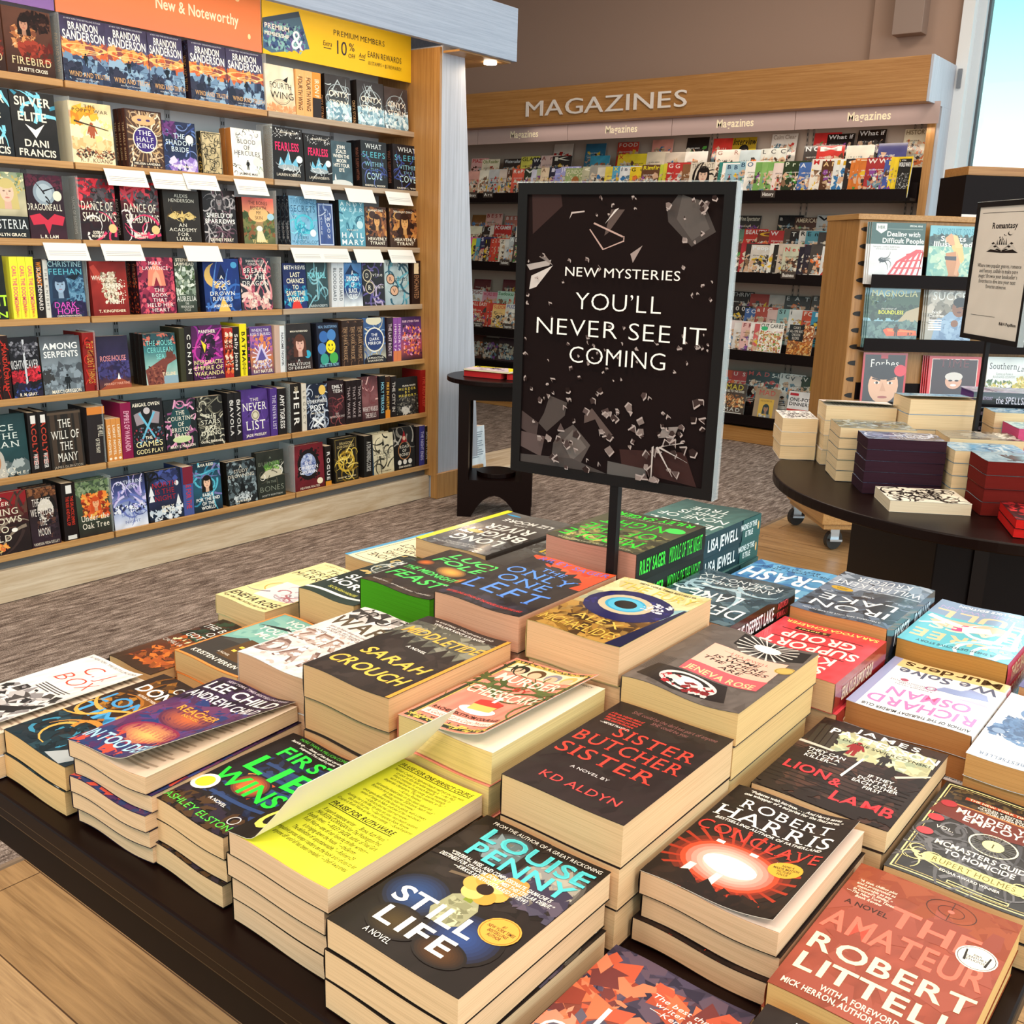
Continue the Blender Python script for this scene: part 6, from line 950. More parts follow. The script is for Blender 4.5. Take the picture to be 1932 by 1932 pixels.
SL = [NZ(.0, .0, 1, .5, 20, .25, '241c1a 2c2422 1c1614'), GL_(.36, .17, .2, .14, '7a8a90', '241c1a'), GL_(.78, .26, .26, .2, 'b8b0a4', '2a2422'), NZ(.24, .1, .46, .24, 8, .16, '5a6a6c 7a8a90 6a6a60'), NZ(.6, .16, .95, .36, 14, .2, '8a8a88 a8a498 9a9488'), Rc(.49, .0, .54, .4, '1f1816'), P([(.0, .36), (1, .3), (1, .33), (0, .39)], '2c221e'), P([(.24, .44), (.6, .38), (.6, .395), (.24, .46)], '6a5a48'), NZ(.5, .28, 1, .45, 14, .2, '4a4658 5a5060 3a3448'),
      GL_(.24, .66, .24, .15, '2a4a80', '1e1816'), GL_(.7, .74, .26, .16, '2f4a86', '1e1816'), GL_(.32, .84, .2, .1, '4a3a1c', '1e1816'), GL_(.68, .86, .18, .08, '5a3818', '1e1816'), P([(.4, .56), (.46, .52), (.56, .52), (.62, .58), (.62, .7), (.56, .74), (.44, .74), (.38, .68)], '9a9a78'), NZ(.42, .58, .6, .72, 10, .1, 'a8a884 8a8a68 c8c4a0 7a7a5c'), P([(.48, .44), (.52, .44), (.54, .56), (.48, .56)], '7a8a2a'),
      *[E(.52+.085*math.cos(k*1.05), .445+.055*math.sin(k*1.05), .075, .05, ('e0a850', 'd89840', 'ecc070')[k % 3]) for k in range(6)], E(.52, .45, .055, .036, '2a1a14'), *[E(.64+.05*math.cos(k*1.3), .36+.035*math.sin(k*1.3), .05, .034, 'c89048') for k in range(5)],
      T('FROM THE AUTHOR OF A GREAT RECKONING', .54, .04, .86, .024, 'e8e4dc', 'r'), T('LOUISE', .56, .13, .84, .10, '54c8cc'), T('PENNY', .56, .255, .80, .10, '54c8cc'), T('LOUISE', .56, .13, .81, .085, '48b8c0', 'r'), TL('“CEREBRAL, WISE, AND COMPASSIONATE, GAMACHE IS|DESTINED FOR STARDOM. DON’T MISS THIS STELLAR DEBUT.”|—KIRKUS REVIEWS (STARRED REVIEW)', .5, .32, .42, .88, 'f0ece4', 'bi'),
      E(.83, .62, .13, .083, 'f0a848'), O(.83, .62, .12, .077, .04, 'a8641c'), TL('#1|NEW YORK TIMES|BESTSELLING|AUTHOR', .83, .575, .67, .19, '4a2c14', 'bi'), T('STILL', .44, .69, .62, .10, 'f8f6f0'), T('LIFE', .46, .83, .56, .10, 'f8f6f0'), T('A NOVEL', .33, .945, .2, .03, 'f0ece4', 'r')]
stack(-.5365, .467, .139, .2, .88, 3, '1e1816 241c1a 1c1614', SL, 'dark paperback with turquoise author name, flower in a glass and orange seal', pages='e4c8a2', amp=.0015)
stack(-.384, .46, .13, .2, .818, 1, '3a3448 6a3a34 a8503a 8a4434', [NZ(0, 0, 1, .35, 30, .3, '3c3648 4a4258 5a4a5a 2e2a3c'), NZ(0, .12, 1, 1, 44, .3, 'b8543c d06a48 8a3c30 a84a34 c87858 6a3434'), NZ(0, .45, .4, .9, 14, .2, '4a4658 5a5464 c88a70'), TL('The best thriller|writer alive.”|—Ken Follett', .68, .14, .25, .5, 'f4eee8', 'ri'), T('John', .6, .42, .7, .15, 'f4f0e8', 'l'), T('Grisham', .5, .6, .96, .15, 'f4f0e8', 'l')], 'paperback with a red cloudy sky cover lying flat on the front edge', jit=.1, fine=.02, pages='e0c49c')
stack(-.244, .455, .13, .2, .838, 1, '2a2220 1e1816', [T('NATIONAL BESTSELLER', .55, .05, .7, .035, 'f4f0ea'), NZ(0, .1, 1, 1, 20, .2, '241c1a 332a26 1c1614'), T('THE', .5, .3, .5, .1, 'e8d8a8', 's')], 'dark brown paperback at the bottom right, mostly cut off', pages='e0c49c')
# second row
stack(-1.246, .70, .10, .19, .832, 2, '2c2420 5a3420 3a2a1c', [NZ(.0, .0, 1, .4, 26, .25, '241c18 3a2c20 2a4030 4a3424'), NZ(.2, .35, 1, .9, 40, .22, '7a3a1c a85424 5a2c18 c8702c 8a4a20'), SW(.3, .1, 1, .5, 8, .3, '2f4a34 1c2c20'), E(.8, .1, .2, .08, '3a5a38'), TL('THE BOOK|OF|GOTHEL', .45, .12, .42, .84, 'dfe4e0', 's'), T('CAMILLA BRUCE', .42, .55, .8, .04, 'c8d0c8', 'r'), NZ(.1, .46, .5, .52, 5, .06, 'e8d8a8')], 'dark forest paperback with orange ground behind the white one', pages='d8b888')
stack(-1.141, .735, .136, .19, .858, 2, 'e89048', [Rc(.03, .02, .97, .98, '78b0a8'), NZ(.05, .04, .95, .5, 14, .3, '80b8b0 70a8a0 8abcb0'), P([(.03, .98), (.03, .62), (.3, .55), (.36, .62), (.97, .5), (.97, .98)], '3a3834'), P([(.1, .64), (.3, .52), (.46, .56), (.4, .62)], '4a4c48'), Rc(.36, .52, .95, .84, '5a4228'), *[Rc(.42+.1*i, .57+.07*j, .47+.1*i, .6+.07*j, 'f0c850') for i in range(5) for j in range(3) if (i*3+j) % 4], TL('HOW TO|SOLVE|YOUR OWN|MURDER', .56, .05, .46, .84, 'f4f2e6'), P([(.06, .28), (.4, .2), (.5, .22), (.3, .26)], '2a2c2c'), T('A NOVEL', .42, .8, .18, .025, 'f0ece0', 'r'), T('KRISTEN PERRIN', .46, .9, .7, .045, 'f0ece0'), BR(0, 0, 1, 1, .03, 'e89048')], 'teal and orange paperback with a lit manor house', pages='e0ba84')
stack(-.932, .684, .121, .205, .93, 3, 'dcd6d2 e4dedc', [NZ(0, 0, 1, .2, 12, .25, 'c8c2be 3a3634 e8e4e2 8a8480'), T('RUTH', .58, .10, .8, .14, '241e1c', 'l'), T('WARE', .48, .27, .9, .14, '5a4c38', 'b'), TL('Sinks its hook deep into you and will not let|go until the very last page. A twisty read.|A NEW YORK TIMES BESTSELLER', .55, .36, .45, .8, '6a4440', 'ri'), T('ZERO', .5, .57, .94, .15, '8a6a5c'), T('ZERO', .52, .575, .9, .12, 'b8a49a'), T('DAYS', .5, .80, .98, .2, '7a6058'), T('DAYS', .52, .81, .92, .15, 'a89088'), NZ(.0, .45, 1, 1, 30, .1, 'e8e2e0 c8b8b0 f0ecea'), T('A NOVEL', .2, .48, .2, .02, '5a4a44', 'r')], 'white paperback with faded grey block lettering', pages='d4ac8c', amp=.003)
stack(-.804, .674, .131, .2, .954, 4, '4a4644 6a6a5c 3a322c 2c2422', [NZ(0, 0, .96, .4, 26, .25, '5a5a50 7a7a6a 4a4a44 8a8a7a'), P([(0, .42), (.06, .3), (.1, .4), (.16, .26), (.2, .38), (.28, .3), (.34, .42), (.42, .28), (.47, .4), (.55, .32), (.6, .44), (.68, .3), (.74, .42), (.8, .34), (.88, .44), (.93, .36), (.97, .42), (.97, 1), (0, 1)], '2c2421'), NZ(.0, .45, .95, 1, 16, .3, '2c2422 342a26 3a302c'), Rc(0, 0, 1, .1, '342c2a'), T('“A RIVETING, ATMOSPHERIC READ', .5, .045, .7, .02, 'e8e4dc', 'r'), T('WILLIAM KENT KRUEGER', .5, .085, .6, .024, 'f0ece4'), T('MIDDLETIDE', .5, .24, .88, .095, 'f0b850', 'bi'), T('A NOVEL', .48, .44, .22, .025, 'f0ece4', 'bi'), T('SARAH', .5, .63, .72, .095, 'f0c050', 'bi'), T('CROUCH', .46, .81, .84, .105, 'f0c050', 'bi'), Rc(.955, 0, 1, 1, 'f0a040')], 'dark paperback with yellow brush lettering and an orange edge strip', pages='dcb488', amp=.003)
stack(-.668, .682, .124, .196, .935, 4, 'e8907c ea8a78', [BR(0, 0, 1, 1, .03, 'e8907c'), BR(.03, .02, .97, .98, .045, '2c3a2c'), NZ(.03, .02, .97, .05, 30, .04, 'e8c868 d8b050'), NZ(.03, .92, .97, .98, 30, .05, 'e8d060 d8c050 2c3a2c'), BR(.075, .05, .925, .95, .012, 'e8c868'), Rc(.09, .06, .91, .2, 'f0dcb8'), *[E(.22+.19*k, .14, .085, .062, ('241c1c', '5a4028', '8a8a98', 'd8b868')[k]) for k in range(4)], *[E(.22+.19*k, .16, .058, .046, 'eab898') for k in range(4)], SW(.1, .08, .2, .2, 4, .1, '2c3a2c'), SW(.05, .3, .35, .44, 10, .22, '4a5a30 5a6a3a'), SW(.68, .36, .98, .52, 10, .22, '4a5a30 5a6a3a'),
      T('MURDER', .5, .275, .72, .10, 'f8ecd4'), T('BY', .54, .385, .18, .045, 'b83a30'), T('CHEESECAKE', .5, .50, .80, .10, 'f8e8cc'), E(.5, .73, .2, .05, 'f4efe4'), P([(.36, .64), (.62, .62), (.62, .72), (.38, .73)], 'd8c068'), P([(.36, .6), (.5, .57), (.63, .6), (.62, .65), (.36, .66)], 'd83c34'), Rc(.48, .52, .52, .6, 'f0ece4'), T('RACHEL EKSTROM COURAGE', .5, .81, .76, .03, '3a2420'), Rc(.1, .84, .9, .9, 'f4e4d4'), T('A Golden Girls Cozy Mystery', .5, .87, .74, .035, 'b8382c', 'ri')], 'coral paperback with a cheesecake slice and curling cover', curl=curl_up(.016, .10, .8), top=('e8dcc8', [T('A Golden Girls Cozy Mystery', .6, .03, .6, .03, '3a3028', 'ri')]), pages='e6d094', amp=.002)
stack(-.526, .674, .134, .208, .924, 3, '2a2020 2e2424', [NZ(0, 0, 1, 1, 14, .3, '2a2020 2e2625 261e1e'), TL('SHE could be the darkest part of anyone|SHE could be you', .55, .05, .14, .74, '8a5a58', 'ri'), TL('A fierce, gripping debut of|family, secrets and revenge|that you cannot put down|right until the final page', .2, .13, .24, .3, 'd84038', 'bi'), T('—NICOLE TRAVELER', .2, .265, .26, .018, 'e8e0dc'), T('SISTER', .6, .31, .7, .10, 'f04438', 's'), T('BUTCHER', .5, .45, .92, .105, 'f04438', 's'), T('SISTER', .46, .60, .84, .105, 'f04438', 's'), T('A NOVEL BY', .46, .735, .32, .022, 'd8d0d0', 'r'), T('KD ALDYN', .52, .87, .66, .055, 'f04a48', 'r')], 'black paperback with three red title lines', pages='e2c49a', amp=.001)
CN_ = [NZ(0, 0, 1, .4, 14, .3, '231a18 2c201c 1f1816'), GL_(.46, .72, .5, .25, 'e84a2c', '2a1a16'), RY_(.46, .72, .5, 26, 'a83420'), GL_(.46, .72, .36, .18, 'f8e8dc', 'd8482c'), E(.46, .72, .2, .075, 'fdf2ea'), *[P([(x, .8), (x+.05, .8), (x+.03, .97), (x-.03, .97)], 'f0e0d0') for x in (.22, .42)], *[Rc(x, .55, x+.06, .575, 'f4e4d8') for x in (.24, .5, .7)], NZ(.0, .92, 1, 1, 14, .25, '1f1614 2a1c18'),
       TL('“Pulsates with intrigue. . . . And Harris saves|one whopper of a surprise for the final pages.”', .5, .02, .09, .8, 'f0ece4', 'bi'), T('ROBERT', .52, .17, .74, .085, 'f8f6f0', 's'), T('HARRIS', .5, .29, .94, .11, 'f8f6f0', 's'), T('BESTSELLING AUTHOR OF FATHERLAND', .5, .37, .84, .022, 'f0ece4', 'bi'), T('CONCLAVE', .5, .46, .98, .09, 'e83c34', 's'), E(.8, .6, .13, .07, 'd8a838'), TL('NOW A|MAJOR MOTION|PICTURE|FOCUS', .8, .555, .65, .2, '3a2810')]
stack(-.388, .70, .131, .196, .868, 3, '241a18', CN_, 'black and fiery red paperback with a glowing doorway and gold seal', curl=curl_up(.009, .05, .9), top=('d8c6ba', [TL('a pure|(starred review)', .6, .88, .97, .34, '3a302c', 'bi')]), pages='dcbf9e', amp=.004)
stack(-.25, .666, .14, .208, .848, 2, '8c4226 984a3a 88402e', [NZ(0, 0, 1, .25, 14, .3, '904628 8a3e24 984c2e'), NZ(0, .2, 1, 1, 10, .4, '964a3a 8e4434 9a4e3e'), O(.62, .1, .15, .075, .04, '3a2420'), O(.62, .1, .08, .04, .06, '3a2420'), E(.62, .1, .02, .012, 'f07060'), Rc(.615, .03, .62, .085, '3a2420'), Rc(.615, .115, .62, .17, '3a2420'),
      TL('“A taut, chilling plot|and a protagonist as|memorable as any|in Conrad’s Smiley.”|—The New York Times|Book Review', .18, .12, .27, .3, 'f4dcc8', 'bi'), T('A NOVEL', .2, .315, .27, .032, '3a2018'), T('THE', .6, .29, .54, .13, 'f4705c'), T('AMATEUR', .5, .47, .94, .14, 'f4705c'), E(.86, .34, .115, .08, 'f4f0e0'), O(.86, .34, .105, .073, .04, '3a3028'), TL('20th|CENTURY|STUDIOS', .86, .315, .37, .12, '2a2420'), P([(.79, .3), (.8, .3), (.81, .375), (.795, .375)], '2a2420'), P([(.925, .31), (.935, .31), (.925, .38), (.91, .38)], '2a2420'), T('ROBERT', .5, .65, .94, .105, 'f4e4bc'), T('LITTELL', .5, .80, .92, .105, 'f4e4bc'), TL('WITH A FOREWORD BY|MICK HERRON, AUTHOR OF SLOW HORSES', .5, .88, .97, .9, 'f4e0c8')], 'rust red paperback with salmon and cream block lettering', pages='d8b478', amp=.0015)
# third row
stack(-1.283, .905, .12, .225, .86, 2, 'ecdfa4 e8da9c', [T('THE NEW YORK TIMES BESTSELLER', .5, .05, .8, .02, '5a5030', 'r'), TL('THE|PERFECT|MARRIAGE', .5, .08, .36, .94, '2c2a22', 'ri'), O(.4, .62, .2, .1, .1, 'c8a848'), P([(.3, .5), (.95, .46), (.98, .78), (.34, .82)], 'e0d8dc'), SW(.4, .52, .9, .76, 14, .16, '8a8088 b8a8b0 a86a70'), T('JENEVA ROSE', .5, .88, .92, .07, '2c2a22', 'bi'), T('NEW YORK TIMES BESTSELLING AUTHOR', .5, .955, .86, .022, '3a3628')], 'pale yellow paperback with a wedding ring and torn card', pages='e4c896')
stack(-1.124, .938, .118, .225, .90, 2, '2c3430 1c2624 2a3a34', [NZ(.0, .0, 1, .5, 20, .25, '24302c 38443c c8b070 4a5048'), SW(.2, .05, .9, .45, 14, .2, 'b8c0bc 5a6a64'), TL('MICK|HERRON', .6, .03, .22, .78, 'd8e0dc', 's'), *[BR(.2+.1*k, .26, .34+.1*k, .46, .01, 'b8c0bc') for k in range(5)], TL('SLOW|HORSES', .5, .56, .8, .92, 'eef2ee'), T('SLOUGH HOUSE', .5, .85, .5, .03, 'c8c858'), P([(0, .92), (1, .88), (1, .91), (0, .95)], 'e8ece8')], 'dark green paperback with white capitals and a railing pattern', pages='dab886', amp=.004)
stack(-1.0, .945, .133, .19, .941, 3, '342a24 2c2420', [NZ(0, 0, 1, 1, 26, .25, '3a2e28 2c2422 443428'), GL_(.55, .42, .2, .11, 'f0b050', '342a24'), GL_(.15, .4, .12, .07, 'd8702c', '342a24'), GL_(.85, .52, .12, .08, 'e88a3c', '302822'), TL('LUCY|FOLEY', .55, .05, .34, .86, '58d868', 'bi'), T('THE MIDNIGHT', .42, .56, .74, .07, '58d868', 'bi'), T('FEAST', .42, .72, .74, .13, '50d060', 'bi'), T('A NOVEL', .85, .68, .16, .02, 'e8e4dc', 'bi'), T('“Wickedly clever . . . an irresistible mystery.” —LISA JEWELL', .5, .93, .84, .022, 'e8e4dc', 'ri')], 'dark paperback with bright green page edges and green scrawled lettering', pages='4aa01e', amp=.004)
stack(-.805, .886, .133, .21, .983, 4, '2c2624 342c2a', [P([(0, 0), (1, 0), (1, .42), (.86, .4), (.9, .3), (.8, .28), (.78, .2), (.6, .22), (.55, .12), (.35, .14), (.3, .05), (.1, .08), (0, .03)], 'e0502c'), NZ(.3, .0, 1, .14, 10, .2, 'e85c34 d84824 c83c20'), NZ(0, .2, .8, 1, 14, .3, '2c2624 38302c 241e1e'), T('RILEY SAGER', .55, .055, .86, .065, '5a6ad0', 's'), T('THE', .5, .23, .3, .06, '5a94f0', 's'), T('ONLY', .46, .35, .8, .12, '5a94f0', 's'), T('ONE', .46, .51, .62, .12, '5a94f0', 's'), T('LEFT', .48, .71, .92, .18, '5a90f0', 's'), NZ(0, .85, 1, .97, 16, .2, '241e24 2c2a34 3a3440'), T('BESTSELLING AUTHOR OF THE HOUSE ACROSS THE LAKE', .5, .93, .88, .026, 'd83830')], 'black and orange paperback with blue serif title', pages='d4a68c', amp=.003)
stack(-.661, .886, .127, .212, .983, 4, 'c8b878 d8c890 a88448 6a4820', [NZ(0, .0, 1, .3, 20, .3, 'd8cc98 e0d4a4 c8bc88'), NZ(0, .55, 1, 1, 40, .25, '8a6428 6a4820 a87c38 b88c44 4a3420'), NZ(.0, .35, .3, .5, 6, .2, 'a8a888'), NZ(.75, .3, 1, .5, 8, .2, '8ab0b8 a8c0b8'), E(.5, .44, .44, .25, '1c1a50'), NZ(.1, .3, .9, .55, 14, .12, '24206a 16144a 2a2870'), E(.46, .43, .27, .155, 'c8b898'), E(.46, .43, .2, .115, '38a0c8'), E(.46, .43, .17, .1, '58b8d8'), E(.46, .43, .11, .065, '1c1814'), NZ(.62, .28, .86, .42, 14, .06, 'e8e4e8 c8c8d8 f8f8f8'), P([(.84, .98), (.97, .3), (1, .3), (1, 1), (.84, 1)], '1f2040'), T('NEW YORK TIMES BESTSELLER', .56, .05, .64, .022, '4a4028'), T('THE FURY', .52, .14, .86, .11, 'dcbc58', 'r'), T('ALEX', .5, .75, .5, .085, 'e0b858', 'r'), T('MICHAELIDES', .44, .89, .82, .095, 'dcb450', 'r')], 'tan paperback with a large blue evil eye', pages='e0bc94', amp=.002)
stack(-.530, .886, .139, .209, .951, 4, '5c5450 645c58', [NZ(0, 0, 1, 1, 20, .3, '5c5450 625a56 58504c'), *[Rc(.02+.018*k, .62, .03+.018*k, .84, '4a4442') for k in range(9)], P([(.34, .02), (.96, .04), (.98, .2), (.7, .24), (.36, .2)], '1c1818'), RY_(.62, .12, .26, 20, 'd8ccc4'), E(.62, .12, .12, .05, 'e8dcd4'), P([(.06, .92), (.1, .74), (.7, .72), (.82, .92), (.4, .97)], '241e1e'), O(.45, .84, .24, .1, .2, 'd8d0cc'), E(.45, .84, .13, .06, 'e8e0dc'), NZ(.25, .82, .65, .94, 12, .1, 'a82830 d8c8c4 7a2024'), P([(.25, .28), (.9, .26), (.92, .7), (.27, .72)], 'eab4a0'), P([(.26, .58), (.92, .56), (.92, .7), (.27, .72)], 'e05c64'), T('—LISA JEWELL', .58, .33, .4, .03, 'a84a48', 'r'), TL('HOME|IS WHERE|THE BODIES|ARE', .58, .35, .56, .56, '1f1a1a', 'bi'), T('JENEVA ROSE', .59, .66, .58, .06, 'f4c490'), E(.93, .36, .085, .05, 'c8a858'), O(.93, .36, .075, .045, .08, '8a6a28')], 'grey paperback like a video cassette with a pink label', pages='e2c48c', amp=.006, jx=.008)
LL = [NZ(0, .0, 1, .1, 12, .25, '2c201c 3a2a24'), P([(.2, .12), (.95, .1), (.98, .36), (.62, .42), (.3, .38)], 'b8b890'), NZ(.25, .1, .95, .38, 20, .16, 'c8c8a0 a8a884 d8d8b8 98a488'), NZ(0, .4, 1, 1, 36, .3, '3a2824 2c1e1c 4a3028 241a18'), *[Rc(0, .44+.045*k, .96, .449+.045*k, '1f1614') for k in range(12)], *[P([(.02+.05*k, .1), (.06+.05*k, .08), (.1+.05*k, .4), (.06+.05*k, .42)], '3a342c') for k in range(4)], P([(.0, .36), (.3, .38), (.28, .4), (0, .39)], 'c8c4b8'), P([(.78, .44), (1, .32), (1, .34), (.8, .46)], 'c8c4b8'), FIG(.4, .37, .18, '8a1c20'), FIG(.64, .38, .15, '2a2424'), P([(.46, .62), (.5, .36), (.52, .36), (.48, .63)], 'd8dcdc'),
      T('JAMES', .56, .055, .5, .052, 'f8f6f0'), T('PATTERSON', .56, .145, .86, .07, 'f8f6f0'), T('& DUANE SWIERCZYNSKI', .58, .215, .74, .03, '2c2a20', 'r'), TL('THEY CAN|CATCH A|KILLER—', .26, .42, .55, .3, 'f4f0e8'), TL('IF THEY|DON’T KILL|EACH OTHER|FIRST', .72, .50, .68, .34, 'f4f0e8'), T('LION', .24, .68, .36, .085, 'f03840'), T('&', .48, .71, .09, .08, 'f03840'), T('LAMB', .74, .84, .46, .10, 'f03840'), NZ(.0, .9, 1, 1, 10, .2, '241a18')]
stack(-.380, .907, .141, .2, .87, 3, '2c2220', LL, 'dark paperback with two running people and red title', pages='e2c8a0', amp=.0015)
stack(-.234, .888, .134, .205, .846, 2, '262321 302e2e 3a3a3c', [BR(.03, .02, .97, .98, .012, 'e8dc9c'), BR(.055, .04, .945, .96, .006, 'c8b878'), NZ(.05, .05, .95, .35, 40, .1, '3a3028 4a3a28 2a2420 5a4a30'), SW(.06, .4, .94, .95, 60, .16, '5a5a5e 6a6a6e 48484c'), P([(.06, .22), (.94, .2), (.98, .36), (.5, .42), (.02, .36)], '6a2c24'), BR(.08, .215, .92, .225, .01, 'c88a4a'), Rc(.2, .115, .95, .145, 'a8442c'), T('THE NEW YORK TIMES BESTSELLER', .58, .13, .7, .018, 'f0e0c0'), TL('“WILDLY ENTERTAINING,|CLEVER, AND INVENTIVE.”|—PUBLISHERS WEEKLY', .56, .155, .215, .5, 'f4f0e4'), T('MURDER YOUR', .55, .275, .72, .052, 'f4eee0'), T('EMPLOYER', .54, .335, .56, .052, 'f4eee0'), O(.54, .5, .17, .1, .08, 'e8e4c8'), RY_(.54, .5, .15, 28, '6a6a60'), E(.54, .5, .075, .048, 'ece4a0'), T('1', .54, .5, .05, .04, '4a4424', 's'), T('VOL.', .2, .5, .13, .03, 'f0ece0', 'r'), T('ONE', .88, .5, .12, .03, 'f0ece0', 'r'), T('MCMASTERS GUIDE', .52, .64, .66, .042, 'f0ece0'), T('TO HOMICIDE', .52, .70, .48, .042, 'f0ece0'), P([(.16, .8), (.2, .765), (.84, .765), (.88, .8), (.84, .835), (.2, .835)], 'ece08c'), T('RUPERT HOLMES', .52, .80, .56, .04, '6a5c28', 's'), SW(.1, .76, .2, .84, 8, .08, 'e8dc9c'), SW(.84, .76, .94, .84, 8, .08, 'e8dc9c'), T('EDGAR AWARD WINNER', .52, .87, .4, .02, 'f0ece0'), *[E(x, v, .06, .035, c) for x, v, c in ((.12, .24, 'a83038'), (.1, .42, 'b83c44'), (.09, .58, 'c84850'), (.93, .74, 'c84850'), (.93, .44, 'a83038'))], BR(.4, .93, .8, .955, .008, 'e8dc9c')], 'black ornate paperback with roses, gold frame and maroon banner', pages='d8bc90', amp=.002)
# upside down stacks on the far side
stack(-1.285, 1.18, .14, .215, .862, 2, '5aa4d0', [Rc(.0, .0, 1, .94, '5aa4d0'), NZ(.02, .88, .98, .96, 16, .06, 'e8f0f4'), P([(.0, .0), (.94, .0), (.94, .9), (.0, .9)], 'f0e6c0'), BR(.04, .05, .9, .86, .01, '3a3428'), T('BENJAMIN STEVENSON', .5, .80, .7, .05, '3a2c28', 'r'), NZ(.3, .6, .7, .7, 6, .1, 'd8603c'), TL('EVERYONE|ON THIS|TRAIN IS|A SUSPECT', .48, .12, .6, .7, '2c2824', 'r'), NZ(.7, .74, .9, .88, 8, .08, 'd85838 e87a50')], 'cream and sky blue paperback turned away at the far left corner', flip=True, rot=-4, pages='dab886')
stack(-1.112, 1.176, .15, .245, .93, 4, '3a3634 484442 6a6a68', [NZ(0, .0, 1, .4, 26, .3, '5a5a5c 686868 4a4a4a 6a6c6c'), NZ(.0, .3, .9, .5, 20, .12, '2c2a28 3a3836'), Rc(.92, 0, 1, 1, 'f0e430'), T('LIZ MOORE', .44, .80, .7, .07, 'f4f2ec'), T('A NOVEL', .45, .72, .2, .02, 'f4f2ec'), TL('LONG|BRIGHT|RIVER', .46, .16, .68, .86, 'f4f2ec', 'b'), E(.72, .42, .12, .035, 'b8a050'), E(.8, .92, .1, .015, '3aa0d8'), TL('NEW YORK TIMES BESTSELLING AUTHOR|OF THE UNSEEN WORLD', .5, .06, .13, .7, 'd8d8d4', 'r')], 'dark grey paperback with a yellow spine side stripe, turned away', flip=True, pages='d8b488', mat_=M_GLOSS)
stack(-.955, 1.15, .13, .215, .925, 4, '403c3a 6a6a66', [NZ(0, .5, 1, 1, 24, .3, '5a5a58 7a7c7a 4a4846'), T('N CI', .5, .6, .6, .1, 'd8b840', 'b'), T('N', .8, .9, .1, .04, 'e8e4dc')], 'dark misty paperback with yellow lettering beside the sign pole, turned away', flip=True, pages='d0a888', mat_=M_GLOSS)
stack(-.813, 1.128, .150, .195, 1.006, 5, '3a3828 5a5a40 3a382c', [NZ(0, 0, 1, .5, 30, .22, '4a4830 6a6840 8a8450 3a3826'), NZ(.2, .1, .9, .4, 10, .14, 'a8a060 c8b868'), T('RILEY SAGER', .5, .90, .88, .085, '38e838', 'b'), T('AUTHOR OF THE ONLY ONE LEFT', .55, .83, .6, .02, 'd8dcb8', 'r'), T('#1 THE NEW YORK TIMES BESTSELLER', .5, .04, .8, .02, 'd8dcb8', 'r'), TL('MIDDLE|OF THE|NIGHT', .54, .07, .78, .88, '30e030', 's'), E(.12, .7, .1, .07, '48d858')], 'olive paperback with glowing green title, turned away', flip=True, spine=('181a12', [T('RILEY SAGER', .22, .5, .36, .46, '48e848', 'b'), T('MIDDLE OF THE NIGHT', .70, .5, .50, .54, '48e848', 's')]), pages='cc9484', jx=.002)
stack(-.815, 1.337, .138, .21, .982, 5, '3a605c 4a706c 2c4c4c', [NZ(0, 0, 1, .3, 14, .25, '4a7470 3a5c5a 5a8480'), TL('LISA|JEWELL', .5, .06, .38, .92, 'e8f0ec', 'r'), TL('NONE OF|THIS IS|TRUE', .5, .42, .86, .9, 'e4ecea', 'r'), NZ(.02, .02, .2, .1, 6, .1, 'c85858 e8d8d8')], 'teal green paperback, turned away at the far edge', flip=True, spine=('1f3c44', [T('LISA JEWELL', .36, .5, .5, .5, 'eef4f2', 'b'), TL('NONE OF THIS|IS TRUE', .8, .16, .86, .3, 'e4ecea', 'b'), Rc(.68, 0, 1, 1, '2c5a58'), TL('NONE OF THIS|IS TRUE', .8, .16, .86, .26, 'e4ecea', 'b'), E(.96, .5, .012, .2, 'e8b878')]), pages='d8c0b0', jx=.003)
stack(-.655, 1.117, .138, .205, .944, 4, '2a4048 3a5560 4a5c66', [NZ(0, .0, 1, 1, 30, .3, '2f4a58 3f5c6c 5a7480 28404c'), SW(.3, .55, .9, .8, 8, .25, 'a8c8d8 d8e8ec'), TL('ANDROMEDA|ROMANO-LAX', .5, .72, .92, .9, 'dfe6ea', 'r'), TL('DEEPEST|LAKE', .5, .1, .58, .94, 'f0f4f4', 'r'), T('A NOVEL', .3, .65, .2, .03, 'dfe6ea', 'r'), T('THE', .5, .05, .2, .04, 'dfe6ea', 'r')], 'blue grey lake paperback with red and white spine lettering, turned away', flip=True, spine=('161212', [T('THE DEEPEST LAKE', .38, .5, .56, .5, 'f4f4f2', 'b'), TL('ANDROMEDA|ROMANO-LAX', .8, .15, .85, .18, 'd84848', 'b')]), pages='c8a890', mat_=M_GLOSS)
stack(-.66, 1.337, .142, .19, .91, 3, '3a78b0 5a9cc8', [NZ(0, 0, 1, 1, 20, .3, '4a88b8 6aa8d0 3a70a8'), T('CRASH', .5, .62, .96, .26, 'f4f6f4', 'b'), T('TEST', .5, .3, .8, .2, 'f4f6f4', 'b'), TL('NEW YORK TIMES|BESTSELLER', .5, .82, .94, .8, '1c2c44', 'r')], 'bright blue paperback with white letters, turned away behind the lake one', flip=True, spine=('2a4a6a',), pages='d8c0a8')
